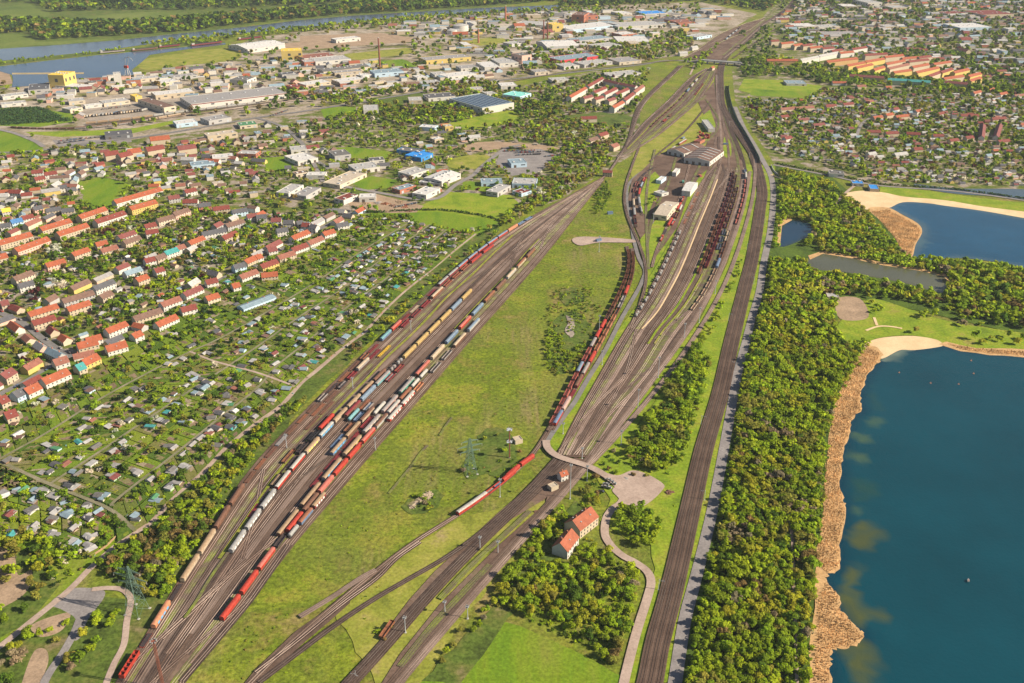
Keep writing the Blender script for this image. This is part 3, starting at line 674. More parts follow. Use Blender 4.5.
def arch(w, z0, z1, n=6): return [(-w, z0)]+[(-w*math.cos(math.pi*i/n), z0+(z1-z0)*math.sin(math.pi*i/n)) for i in range(1, n)]+[(w, z0)]
WP = {}
def bogies(e, L, p=0):
    x = L/2-2.6 if L > 12 else L/2-1.6
    for s in (-1, 1):
        b = MB(); 
        for dx in (-.9, .9):
            for y in (-.75, .75): b.bar((s*x+dx, y-.07, .46), (s*x+dx, y+.07, .46), .46, n=10)
            b.bar((s*x+dx, -.8, .46), (s*x+dx, .8, .46), .08, n=5)
        for y in (-.95, .95): b.box(s*x-1.4, s*x+1.4, y-.08, y+.08, .42, .72)
        b.box(s*x-.25, s*x+.25, -.9, .9, .5, .85); b.build('bogie', 'bogie', e)
def buffers(b, L):
    for s in (-1, 1):
        for y in (-.87, .87): b.bar((s*L/2, y, 1.05), (s*(L/2+.55), y, 1.05), .11, n=6)
        b.bar((s*L/2, 0, 1.0), (s*(L/2+.5), 0, 1.0), .09, n=4)
def make_wagon(kind, top, side, L, extra=None):
    key = (kind, top, side, L, extra)
    if key in WP: return WP[key]
    NM = {'covered':'covered_wagon','tank':'tank_wagon','hopper':'hopper_wagon','gondola':'open_wagon','flat':'flat_wagon','container':'container_wagon','loco':'locomotive','coach':'railcar','small_tank':'powder_silo_wagon','frames':'bogie_stock_wagon'}[kind]
    e = empty(NM); bogies(e, L)
    uf = MB().box(-L/2, L/2, -1.25, 1.25, .9, 1.18); buffers(uf, L)
    r = random.Random(len(WP))
    if kind in ('covered','coach'):
        uf.build('underframe', 'bogie', e)
        b = MB().box(-L/2+.15, L/2-.15, -1.42, 1.42, 1.2, 3.35); n = int(L/2.6)
        for i in range(n+1):
            x = -L/2+.3+(L-.6)*i/n
            for y in (-1.44, 1.44): b.box(x-.06, x+.06, y-.05, y+.05, 1.25, 3.3)
        if extra:
            for i in range(4):
                x = -L*.36+i*L*.2+r.uniform(-.4,.4)
                for y in (1.40, -1.485): b.prism([(x, 1.5), (x+L*.10, 1.4), (x+L*.13, 2.5), (x+L*.05, 3.0), (x-.4, 2.6)], y, y+.085, 1, 'y')
        b.build('body', ['paint_'+side]+(['graffiti_'+extra] if extra else []), e)
        rf = MB().prism(arch(1.5, 3.34, 4.15), -L/2+.05, L/2-.05)
        for i in range(n): x = -L/2+.5+(L-1)*(i+.5)/n; rf.prism(arch(1.53, 3.36, 4.19), x-.06, x+.06)
        rf.build('roof', 'paint_'+top, e, smooth=False)
        if kind == 'coach':
            for i in range(int(L/2)):
                x = -L/2+1.2+i*2
                for y in (-1.46, 1.46): MB().box(x-.6, x+.6, y-.03, y+.03, 2.2, 3.0).build('window', 'glass', e)
    elif kind in ('tank','small_tank'):
        uf.build('underframe', 'paint_dark', e)
        b = MB(); R = 1.42 if kind == 'tank' else 1.25
        if kind == 'tank':
            b.bar((-L/2+.8, 0, 1.25+R), (L/2-.8, 0, 1.25+R), R, n=16)
            for s in (-1, 1): b.bar((s*(L/2-.8), 0, 1.25+R), (s*(L/2-.35), 0, 1.25+R), R, n=16, r2=R*.55)
        else:
            for s in (-1, 1):
                b.bar((s*L*.25, 0, 1.9), (s*L*.25, 0, 3.6), 1.4, n=14); b.bar((s*L*.25, 0, 3.6), (s*L*.25, 0, 4.1), 1.4, n=14, r2=.6); b.bar((s*L*.25, 0, 1.2), (s*L*.25, 0, 1.9), .5, n=14, r2=1.4)
        b.build('tank', 'paint_'+top, e)
        w = MB().box(-L*.3, L*.3, -.28, .28, 1.3+2*R, 1.36+2*R)
        for i in range(3): w.bar((-L*.2+i*L*.2, 0, 1.2+2*R), (-L*.2+i*L*.2, 0, 1.65+2*R), .3, n=8)
        w.build('walkway', 'paint_'+side, e)
    elif kind in ('hopper','gondola'):
        uf.build('underframe', 'paint_dark', e); hgt = 3.7 if kind == 'hopper' else 2.6
        b = MB(); t = .12
        for y in (-1.4, 1.4): b.box(-L/2+.2, L/2-.2, y-t/2, y+t/2, 1.19, hgt)
        for s in (-1, 1): b.box(s*(L/2-.2)-t/2, s*(L/2-.2)+t/2, -1.4, 1.4, 1.2, hgt-.01)
        n = int(L/1.6)
        for i in range(n+1):
            x = -L/2+.25+(L-.5)*i/n
            for y in (-1.5, 1.5): b.box(x-.07, x+.07, y-.05, y+.05, 1.2, hgt-.05)
        if kind == 'hopper':
            for i in range(1, 6, 1): x = -L/2+L*i/6; b.box(x-.25, x+.25, -1.33, 1.33, hgt-.5, hgt-.12)
        b.build('body', 'paint_'+side, e)
        ld = MB(); ld.box(-L/2+.3, L/2-.3, -1.32, 1.32, 1.2, 1.6 if kind == 'gondola' else 2.0); ld.build('load_floor', 'paint_'+top, e)
    elif kind in ('flat','frames'):
        uf.build('underframe', 'paint_'+side, e)
        b = MB().box(-L/2+.1, L/2-.1, -1.38, 1.38, 1.19, 1.32); n = int(L/2.2)
        for i in range(n+1):
            x = -L/2+.4+(L-.8)*i/n
            for y in (-1.31, 1.31): b.box(x-.07, x+.07, y-.06, y+.06, 1.25, 2.6 if kind == 'flat' else 1.7, 1)
        b.build('deck', ['paint_'+top, 'paint_'+side], e)
        if extra:
            for y in (-.8, 0, .8): MB().box(-L/2+.8, L/2-.8, y-.3, y+.3, 1.33, 1.9).build('steel_stack', 'paint_'+extra, e)
    elif kind == 'container':
        uf.build('underframe', 'paint_dark', e); n = 2 if L > 14 else 1
        for i in range(n):
            l = (L-.6*(n+1))/n; x0 = -L/2+.6+i*(l+.6); b = MB().box(x0, x0+l, -1.22, 1.22, 1.22, 3.8)
            for j in range(int(l/.9)): b.box(x0+.3+j*.9, x0+.6+j*.9, -1.26, 1.26, 1.3, 3.72); 
            b.box(x0, x0+l, -1.24, 1.24, 3.78, 3.84); b.build('container', 'paint_'+(top if i == 0 else side), e)
    elif kind == 'loco':
        uf.build('underframe', 'paint_dark', e)
        MB().box(-L/2+.3, L/2-4.6, -1.0, 1.0, 1.2, 3.2).box(L/2-1.9, L/2-.3, -1.0, 1.0, 1.2, 2.9).build('bonnet', 'paint_'+side, e)
        c = MB().box(L/2-4.6, L/2-1.9, -1.45, 1.45, 1.2, 3.7).build('cab', 'paint_'+side, e); MB().prism(arch(1.5, 3.68, 4.05), L/2-4.7, L/2-1.8).build('roof', 'paint_'+top, e)
        for y in (-1.47, 1.47): MB().box(L/2-4.2, L/2-2.3, y-.02, y+.02, 2.5, 3.3).build('window', 'glass', e)
        MB().box(-L/2+1, L/2-5.5, -.5, .5, 3.2, 3.45).build('exhaust_grille', 'paint_grey', e)
    WP[key] = e
    return e
KD = {'covered':'covered wagon','tank':'tank wagon','hopper':'hopper wagon','gondola':'open wagon','flat':'flat wagon','container':'container wagon','loco':'diesel locomotive','coach':'railcar','small_tank':'silo wagon','frames':'flat wagon'}
CODE = {'C':'covered','T':'tank','H':'hopper','G':'gondola','F':'flat','K':'container','L':'loco','R':'coach','S':'small_tank','X':'frames'}
USED = set(); WAG_LABEL = []
def put_train(w, s0, seq, desc, group='freight wagons standing in the yards', length=None, gap=1.4):
    """w: world curve; starts at arc s0 ; wagons 'K:top:side[:extra][*n]' ; stretched evenly to fill length"""
    cars = []
    for q in seq.split():
        n = 1
        if '*' in q: q, n = q.split('*'); n = int(n)
        a = q.split(':'); cars += [a]*n
    base = {'C':20,'T':15,'H':14,'G':14,'F':19,'K':18,'L':14,'R':24,'S':9,'X':14}
    tot = sum(base[c[0]]+gap for c in cars); k = 1 if not length else length/tot
    S = [0]
    for a, b in zip(w, w[1:]): S.append(S[-1]+(b-a).length)
    def at(s):
        s = max(0, min(S[-1]-.01, s)); i = next(j for j in range(len(S)-1) if S[j+1] >= s)
        t = (s-S[i])/max(1e-6, S[i+1]-S[i]); return w[i].lerp(w[i+1], t)
    s = s0; tn = 0
    from collections import Counter
    for i, c in enumerate(cars):
        L = base[c[0]]; span = (L+gap)*k
        p0, p1 = at(s+.5*gap), at(s+span-.5*gap); c0 = (p0+p1)/2; ang = math.atan2(p1.y-p0.y, p1.x-p0.x)
        top, side = c[1], c[2] if len(c) > 2 else c[1]
        P = make_wagon(CODE[c[0]], top, side, L, c[3] if len(c) > 3 else None)
        TODO.append((P, (c0.x, c0.y, .2), ang, max(.75, min(1.3, ((p1-p0).length-.9)/(L+.3))), top, side, CODE[c[0]], i, len(cars), desc, group))
        s += span
TODO = []
def ypos(w, y):
    """arc length where a curve passes photo row y (from its start)"""
    s = 0
    for a, b in zip(w, w[1:]):
        ya, yb = PX(a)[1], PX(b)[1]
        if (ya-y)*(yb-y) <= 0 and ya != yb: return s+(b-a).length*(y-ya)/(yb-ya)
        s += (b-a).length
    return 0 if abs(PX(w[0])[1]-y) < abs(PX(w[-1])[1]-y) else s
def train(key, y0, y1, seq, desc, group='freight wagons standing in the yards'):
    w = TRK[key] if not isinstance(key, list) else key
    a, b = ypos(w, y0), ypos(w, y1)
    if b < a: w = w[::-1]; a, b = ypos(w, y0), ypos(w, y1)
    put_train(w, a, seq, desc, group, b-a)
# ---- left yard, left group
train(('A',0), 684, 652, 'H:dark:red', 'edge track by the tall rust mast'); train(('A',0), 648, 636, 'X:dark:red', 'edge track under the tall rust mast')
train(('A',0), 632, 604, 'C:orange:orange:blue', 'edge track by the lattice pylon')
train(('A',0), 602, 586, 'F:dark:brown', 'edge track beside the scrub')
train(('A',0), 585, 487, 'C:tan:beige C:tan:beige C:brown:brown C:brown:brown', 'brown train at the scrub edge')
train(('A',0), 485, 405, 'F:brown:rust F:rust:rust F:brown:maroon F:grey:lightblue F:brown:rust F:rust:brown F:brown:brown', 'long flat train at the scrub edge')
train(('A',0), 404, 345, 'G:dark:grey F:dark:rust F:rust:rust F:brown:rust G:dark:rust F:maroon:rust', 'outer row beside the allotments')
train(('A',0), 343, 290, 'C:teal:blue C:salmon:red F:maroon:rust F:beige:brown F:brown:green F:maroon:maroon', 'outer row beside the allotments, middle part')
train(('A',0), 288, 218, 'C:silver:maroon*2 C:lightblue:red*5 C:orange:orange G:blue:blue*2', 'pale train where the yard narrows')
train(('A',1), 418, 350, 'F:rust:rust F:brown:brown G:grey:dark G:maroon:maroon C:beige:grey F:maroon:maroon', 'second row beside the allotments')
train(('A',1), 330, 246, 'G:maroon:maroon G:dark:maroon G:maroon:maroon C:beige:rust G:maroon:rust*3 C:maroon:red*2', 'second row, middle part')
train(('A',2), 432, 402, 'F:brown:brown F:brown:rust', 'third row beside the allotments'); train(('A',2), 360, 346, 'F:brown:brown:strong_yellow', 'short row with yellow steel load')
train(('A',3), 468, 449, 'G:rust:brown', 'lone wagon on an empty siding')
train(('A',4), 520, 417, 'X:maroon:maroon X:dark:maroon G:tan:dark F:dark:brown H:grey:dark H:grey:black C:red:red', 'mixed row left of the white-topped train')
# ---- left yard, right group
train(('B',0), 556, 372, 'C:silver:silver:white*3 C:white:red*2 C:tan:beige:yellow C:white:lightblue:blue C:tan:beige*2 C:tan:brown C:brown:brown', 'long train led by three silver wagons')
train(('B',1), 420, 292, 'C:maroon:brown C:lightblue:lightblue C:grey:teal S:grey:grey S:silver:grey C:yellow:yellow*4 C:lightblue:lightblue C:yellow:yellow', 'row with yellow roofs')
train(('B',2), 424, 400, 'T:teal:teal X:rust:maroon', 'short row behind the teal tank'); train(('B',2), 384, 366, 'G:grey:maroon G:rust:maroon', 'short row behind the teal tank, upper part')
train(('B',3), 450, 404, 'F:blue:blue G:rust:brown G:blue:blue G:blue:grey', 'row with blue flats')
train(('B',4), 458, 410, 'C:tan:blue:blue C:tan:brown C:brown:beige', 'row with the blue-fronted wagon')
train(('B',5), 490, 404, 'X:maroon:red F:maroon:maroon F:maroon:red G:maroon:maroon T:white:white', 'maroon row ending in a white tank')
train(('B',6), 541, 250, 'C:tan:brown C:tan:brown C:tan:white:blue C:tan:beige:yellow C:grey:beige:white C:grey:pink C:grey:green C:salmon:rust C:beige:beige C:lightblue:blue C:salmon:red C:lightblue:blue C:rust:brown C:brown:brown C:beige:white C:rust:beige C:brown:rust', 'longest train of the left yard')
train(('B',7), 624, 372, 'C:red:red C:red:red C:salmon:red G:dark:dark C:red:red C:brown:brown C:salmon:salmon C:red:red*2 C:salmon:red C:brown:white C:white:pink C:rust:brown T:white:white*2', 'train led by two bright red wagons')
train(('B',8), 541, 496, 'T:silver:grey C:rust:blue C:tan:maroon:white', 'short row at the meadow edge'); train(('B',8), 424, 384, 'C:white:red:white*2 G:rust:orange', 'red and white cars at the meadow edge'); train(('B',8), 376, 320, 'G:dark:grey*2 C:beige:brown C:lightblue:white', 'farther row at the meadow edge')
# ---- middle: curved double train and short row
train('X1', 428, 252, 'H:black:salmon*6 C:lightblue:red H:black:salmon*2 C:grey:brown C:red:red C:red:red H:grey:brown*2 H:dark:rust*4 H:black:rust*7', 'left of the two curved red trains')
train('X2', 428, 254, 'C:blue:red C:pink:beige X:maroon:maroon C:brown:maroon C:grey:rust C:red:red H:black:orange*5 G:dark:rust G:grey:grey*2 C:red:red H:black:rust*6', 'right of the two curved red trains')
train('X1', 516, 474, 'C:white:red*2 G:grey:red G:blue:red C:red:red', 'white and red railcar row by the floodlight mast')
train('X3', 480, 458, 'C:red:red*2', 'two red wagons by the level crossing')
# ---- main middle yard
train(('M',0), 320, 232, 'S:silver:beige*14', 'row of silo wagons'); train(('M',0), 226, 192, 'X:rust:brown*5', 'row behind the silo wagons')
train(('M',7), 276, 173, 'H:black:rust*9 G:dark:maroon*8', 'leftmost dark row of the middle yard')
train(('M',8), 270, 176, 'H:black:maroon*9 G:dark:rust*8', 'second dark row of the middle yard')
train(('M',9), 252, 188, 'G:dark:blue*3 G:dark:maroon*4 G:dark:rust*3', 'third dark row of the middle yard')
train(('M',11), 226, 170, 'G:salmon:rust*9 C:white:white G:blue:grey', 'rightmost red row')
train(('M',10), 312, 232, 'G:brown:beige*6 C:blue:blue G:dark:rust*3 G:beige:beige*2', 'curved brown row by the light masts')
# ---- upper yard
train(('U',3), 128, 104, 'G:dark:brown*9', 'dark row of the upper yard'); train(('U',3), 102, 76, 'G:black:brown*2 C:blue:lightblue C:white:white*2 G:dark:dark', 'blue and white row of the upper yard')
train(('U',6), 96, 84, 'F:maroon:brown*4', 'short row of the upper yard'); train(('U',5), 124, 114, 'G:dark:red G:brown:brown', 'short red row of the upper yard')
train('D1', 226, 168, 'G:dark:maroon C:silver:maroon C:beige:grey X:dark:red G:dark:salmon*2 X:dark:dark*3', 'curved row at the depot')
train('D2', 215, 178, 'T:silver:grey C:silver:white C:red:white T:lightblue:grey G:salmon:red', 'second curved row at the depot')
dl = [G(*p) for p in PP(652,259, 660,243, 668,227, 677,212, 684,198)]; train(crom(dl,5), 244, 198, 'L:red:red X:dark:rust C:red:red G:dark:maroon C:red:red L:red:red', 'row beside the flat-roofed shed')
dl = [G(*p) for p in PP(668,232, 676,219, 682,206)]; train(crom(dl,5), 228, 204, 'L:grey:red G:dark:rust T:white:white', 'short row beside the white shed')
dl = [G(*p) for p in PP(665,156, 674,149, 684,142, 690,139)]; train(crom(dl,5), 155, 140, 'R:white:red*2', 'red railcars beside the depot')
dl = [G(*p) for p in PP(769,8.5, 748,33)][::-1]; dl = [G(*p) for p in PP(724,42, 733,34, 742,27)]; train(crom(dl,4), 41, 28, 'C:lightblue:white C:white:blue*3 C:dark:dark', 'passenger-like row beyond the bridge')
# ---- harbour goods lines
dl = [G(*p) for p in PP(8,128, 40,129.5, 85,129, 130,124, 181,115.5)]; put_train(crom(dl,5), 5, 'G:dark:brown*9 C:brown:grey*7 C:beige:tan*6', 'goods line below the nursery field', length=330)
dl = [G(*p) for p in PP(82,125, 130,120, 181,113, 256,104)]; put_train(crom(dl,5), 5, 'C:tan:tan*6 C:silver:white*9 C:white:white*4', 'goods line below the truck park', length=350)
remember(None)
for i, (P, loc, ang, kx, top, side, kind, n, N_, desc, group) in enumerate(TODO):
    if P.name not in USED: USED.add(P.name); o = P
    else: o = copy_tree(P)
    o.location = loc; o.rotation_euler = (0, 0, ang); o.scale = (kx, 1, 1)
    t, s = WN.get(top, top), WN.get(side, side)
    col = t if t == s or kind in ('tank','small_tank') else (f'{t} and {s}')
    if kind in ('hopper','gondola'): col = s
    o['category'] = 'wagon' if kind not in ('loco','coach') else 'train'; o['group'] = group
    WAG_LABEL.append((o, f'{col} {KD[kind]}', n, N_, desc))
print('WAGONS', len(TODO))
# ------------------------------------------------------------------ buildings
BLD = []     # (x, y, radius)
def bfree(x, y, r):
    for a, b, c in BLD:
        if abs(a-x) < c+r and abs(b-y) < c+r and (a-x)**2+(b-y)**2 < (c*.85+r*.85)**2: return False
    return True
def unit_window():
    me = bpy.data.meshes.new('window'); b = MB().box(-.5,.5,-.04,.04,0,1)
    me.from_pydata([tuple(v) for v in b.v], [], b.f); me.materials.append(MATS['glass']); return me
UW = unit_window()
def win(parent, x, y, z, w, h, rot=0, name='window'):
    o = bpy.data.objects.new(name, UW); o.location = (x, y, z); o.scale = (w, 1, h); o.rotation_euler = (0,0,rot); return link(o, parent)
def box_part(name, parent, mat, x0, x1, y0, y1, z0, z1): return MB().box(x0, x1, y0, y1, z0, z1).build(name, mat, parent)
HB = random.Random(11)
def gable(cx, cy, ang, L, W, wh, rh, roof, wall, name='house', detail=1, storeys=2, hip=False, chim=True):
    e = empty(name, (cx, cy, 0), ang)
    b = MB(); hw = W/2; hl = L/2
    if hip: b.box(-hl, hl, -hw, hw, -.05, wh)
    else: b.prism([(-hw,-.05),(hw,-.05),(hw,wh),(0,wh+rh),(-hw,wh)], -hl, hl)
    b.build('wall', 'wall_'+wall, e)
    r = MB(); o = .35; t = .22; sl_ = rh/hw
    if hip:
        k = len(r.v); i = min(hw, hl*.8)
        r.v += [Vector(v) for v in ((-hl-o,-hw-o,wh-.02),(hl+o,-hw-o,wh-.02),(hl+o,hw+o,wh-.02),(-hl-o,hw+o,wh-.02),(-hl+i,0,wh+rh),(hl-i,0,wh+rh))]
        for f in ([3,2,1,0],[0,1,5,4],[1,2,5],[2,3,4,5],[3,0,4]): r.f.append(f); r.m.append(0)
    else: r.prism([(-hw-o, wh-o*sl_+.04),(0, wh+rh+.04),(hw+o, wh-o*sl_+.04),(hw+o, wh-o*sl_+.04+t),(0, wh+rh+.04+t),(-hw-o, wh-o*sl_+.04+t)], -hl-.25, hl+.25)
    ro = r.build('roof', 'roof_'+roof, e)
    if chim and detail:
        for x in ([0] if L < 14 else [-L*.25, L*.25]):
            box_part('chimney', ro, 'wall_brick', x-.4, x+.4, .5, 1.2, wh+rh-.8, wh+rh+1.0)
    if detail >= 1:
        n = max(2, min(12, int(L/3.2)))
        for f in range(storeys):
            for i in range(n):
                x = -hl+L*(i+.5)/n
                for s in (-1, 1):
                    if f == 0 and i == n//2 and s == -1: box_part('door', e, 'door_dark', x-.55, x+.55, -hw-.06, -hw, 0, 2.1); continue
                    if s == 1 and detail < 2: continue
                    win(e, x, s*hw, .9+f*2.8, 1.1, 1.4)
    if detail >= 2:
        for i in range(max(1, n//3)):
            x = -hl+L*(i+.5)/max(1, n//3)
            for s in (-1, 1): MB().box(x-.45, x+.45, s*hw*.5-.5, s*hw*.5+.5, wh+rh*.5+.18, wh+rh*.5+.62).build('skylight', 'roof_light_grey', ro)
    BLD.append((cx, cy, max(L, W)*.5)); 
    n = max(1, int(L/6))
    for i in range(n+1):
        x = -hl+L*i/n; occ_add(cx+x*math.cos(ang), cy+x*math.sin(ang), hw+1)
    return e
def axis(p1, p2, z):
    a, b = G(*p1, z), G(*p2, z); 
    if b.x < a.x: a, b = b, a
    return (a+b)/2, (b-a).length, math.atan2(b.y-a.y, b.x-a.x)
HOUSES = []
RN = {'dark_red':'dark red','light_grey':'light grey','bright_blue':'bright blue','blue_grey':'blue-grey'}; WN2 = {'pale_green':'pale green','pale_blue':'pale blue','brick':'brick'}
def size_word(L): return 'small' if L < 10 else 'short' if L < 16 else 'long' if L < 32 else 'very long'
def rhouse(tile, x1, y1, x2, y2, roof, wall, zone, W=9.5, wh=5.4, rh=3.4, detail=1, cat='house', storeys=2, name='house', word='house', minL=7, group=None):
    p1, p2 = (T(tile, x1, y1), T(tile, x2, y2)) if tile else ((x1, y1), (x2, y2))
    c, L, a = axis(p1, p2, wh+rh); L = max(minL, min(L, 90))
    e = gable(c.x, c.y, a, L, W, wh, rh, roof, wall, name, detail, storeys)
    treg(e, f"{size_word(L)} {WN2.get(wall, wall)} {word} with {RN.get(roof, roof)} roof", zone, cat, group); return e
# red-roofed apartment blocks
for i, (a, b, c, d, rf, wl) in enumerate(((78,215.2,104.3,206.4,'orange','cream'),(94.3,219.8,123.5,210.5,'red','white'),(39.3,226.9,69.1,218.4,'orange','cream'),(56.3,232.1,86.1,222.8,'orange','cream'),
        (-3,241,29.9,231.9,'orange','cream'),(14,248,46.9,236.5,'orange','pink'),(-22,259,6,252.7,'orange','cream'),(113.5,200,160,187,'orange','white'),(129,206.5,155,199.5,'orange','yellow'))):
    rhouse(None, a, b, c, d, rf, wl, 'at the left', 11, 6.6, 3.8, 2, 'apartment block', 2, 'apartment_block', 'apartment block', group='red roofed apartment blocks')
R = 'orange'
ROWS_E = [(285,330,350,308,R,'cream'),(180,373,255,353,R,'pink'),(380,290,425,280,R,'cream'),(400,315,465,298,'salmon','cream'),(50,428,125,400,'brown','beige'),(70,455,130,440,'slate','white'),
 (110,568,225,533,R,'cream'),(125,603,215,577,'red','cream'),(245,515,370,480,'brown','grey'),(265,548,355,520,R,'cream'),(420,635,500,603,R,'white'),(340,672,400,655,R,'white'),(470,262,535,240,'dark_red','white'),
 (490,282,555,260,'brown','cream'),(575,218,620,208,'red','cream'),(580,242,630,234,'red','white'),(625,195,690,178,'brown','beige'),(690,170,750,150,'brown','pink'),(670,105,715,98,'dark_red','grey'),(735,80,780,70,'red','white'),
 (730,118,790,116,'red','white'),(850,148,915,140,'red','cream'),(900,215,970,195,'brown','grey'),(885,265,940,242,'red','cream'),(805,248,900,230,'slate','white'),(750,285,810,262,R,'cream'),(700,305,735,295,'salmon','white'),
 (655,325,705,308,'teal','white'),(575,355,615,345,'red','white'),(618,345,655,332,'brown','cream'),(615,395,650,385,'red','white'),(640,530,715,503,'salmon','white'),(730,490,800,460,'dark_red','white'),(820,440,865,430,'red','white'),
 (530,585,640,550,'brown','cream'),(620,610,700,575,R,'white'),(720,550,780,535,'red','white'),(525,655,560,640,R,'white'),(820,505,870,490,R,'beige'),(925,455,955,448,R,'white'),(975,360,1023,338,R,'cream'),(955,420,1023,395,'salmon','white'),
 (930,380,975,368,'slate','pale_blue'),(540,432,585,415,R,'cream'),(395,500,440,480,'brown','cream'),(495,405,560,385,'blue_grey','white'),(370,465,450,435,'slate','white'),(0,525,30,518,'dark_red','cream'),
 (125,2,170,-2,'red','white'),(175,10,225,3,'red','white'),(135,30,175,22,'red','cream'),(230,62,265,58,'slate','white'),(265,75,300,68,'slate','cream'),(85,185,130,175,'red','white'),(40,200,85,190,'blue','pale_blue'),(5,155,40,150,'yellow','white'),
 (35,78,85,80,'red','white'),(180,155,240,145,'slate','cream'),(130,148,165,140,'slate','pink'),(245,155,295,150,'slate','cream'),(0,215,40,210,'slate','white'),(925,160,985,150,'slate','pale_blue'),(985,178,1023,172,'dark_red','white'),(790,135,840,128,'slate','brick')]
for q in ROWS_E: rhouse('E', *q, 'in the terraced streets', group='terraced street houses')
for q in [(0,132,45,105,'dark_red','cream'),(165,150,265,108,R,'white'),(95,190,150,165,R,'white'),(48,205,95,182,'slate','pale_blue'),(325,75,385,48,R,'yellow'),(420,20,500,-2,R,'white'),(305,8,385,-12,R,'cream'),(15,285,60,270,'red','cream'),(-10,228,20,215,'red','cream'),(210,75,265,58,'salmon','white'),(300,96,330,84,'teal','cream')]:
    rhouse('I', *q, 'at the street junction', 10.5, 6, 4, 2, group='terraced street houses')
for q in [(140,265,205,238,R,'white'),(15,378,80,355,'red','yellow'),(20,412,85,405,R,'cream'),(85,342,150,322,'salmon','cream'),(140,312,200,290,'red','white'),(205,285,262,262,'salmon','white'),(265,248,310,235,R,'white'),(60,192,100,190,'dark_red','white'),
          (110,200,150,200,'slate','white'),(160,205,185,200,'slate','cream'),(185,210,215,212,'red','white'),(218,216,245,220,'slate','white'),(45,312,80,305,'dark_red','white'),(320,215,365,205,'slate','white'),(80,235,125,228,'slate','white'),(0,340,15,335,R,'white'),(0,180,40,176,'slate','grey')]:
    rhouse('F', *q, 'at the upper end of the street', group='terraced street houses')
# more terraces lining the streets, wherever the frontage is still free
pal_r = [('orange',2.5),('salmon',1.5),('red',1.5),('dark_red',3),('brown',4),('slate',3),('blue_grey',2),('grey',1)]
pal_w = [('white',4),('cream',3),('beige',2),('grey',1.5),('yellow',.8),('pink',.8),('pale_blue',.4),('brick',.8)]
def wpick(p, r):
    t = r.random()*sum(b for _, b in p)
    for a, b in p:
        t -= b
        if t <= 0: return a
    return p[0][0]
pal_f = [('orange',1.2),('salmon',1.2),('red',1),('dark_red',2.5),('brown',4),('slate',3.5),('blue_grey',2),('grey',3),('light_grey',2)]
def auto_house(x, y, ang, L, W, zone, r, wh=None, rh=None, detail=1, cat='house', name='house', word='house', group=None, flat_p=0):
    roof, wall = wpick(pal_r if detail else pal_f, r), wpick(pal_w, r); wh = wh or r.uniform(3, 5.6); rh = rh or r.uniform(2.4, 3.6)
    e = gable(x, y, ang, L, W, wh, rh, roof, wall, name, detail, 2 if wh > 5 else 1, chim=r.random() < .6)
    treg(e, f"{size_word(L)} {WN2.get(wall, wall)} {word} with {RN.get(roof, roof)} roof", zone, cat, group); return e
SN = ['in the terraced streets', 'at the street junction', 'along the second street', 'in the upper left quarter', 'in the upper left quarter']
hr_ = random.Random(5)
for si, (nm, w, wd) in enumerate([q for q in ROADS if q[0] == 'street'][:5]):
    for side in (-1, 1):
        for row, dd in ((0, wd/2+7.5), (1, wd/2+24)):
            s = 0; ow = offset(w, side*dd)
            for a, b in zip(ow, ow[1:]):
                seg = (b-a).length; s += seg
                if s < (24 if row == 0 else 17): continue
                c = b; px = PX((c.x, c.y, 0))
                if not (-15 < px[0] < 1040 and -5 < px[1] < 690): s = 0; continue
                L = hr_.uniform(12, 26) if row == 0 else hr_.uniform(5, 9)
                if row and hr_.random() < .6: s = 0; continue
                if bfree(c.x, c.y, L*.5+1.5): auto_house(c.x, c.y, math.atan2(b.y-a.y, b.x-a.x)+(0 if hr_.random() < .8 else math.pi/2), L, 8.5 if row == 0 else 5, SN[si], hr_, detail=(1 if c.y < 800 and row == 0 else 0), wh=None if row == 0 else 2.6, rh=None if row == 0 else 1.2, cat='house', word='house' if row == 0 else 'outbuilding', name='house' if row == 0 else 'outbuilding', group='terraced street houses' if row == 0 else 'outbuildings behind the terraces'); s = 0
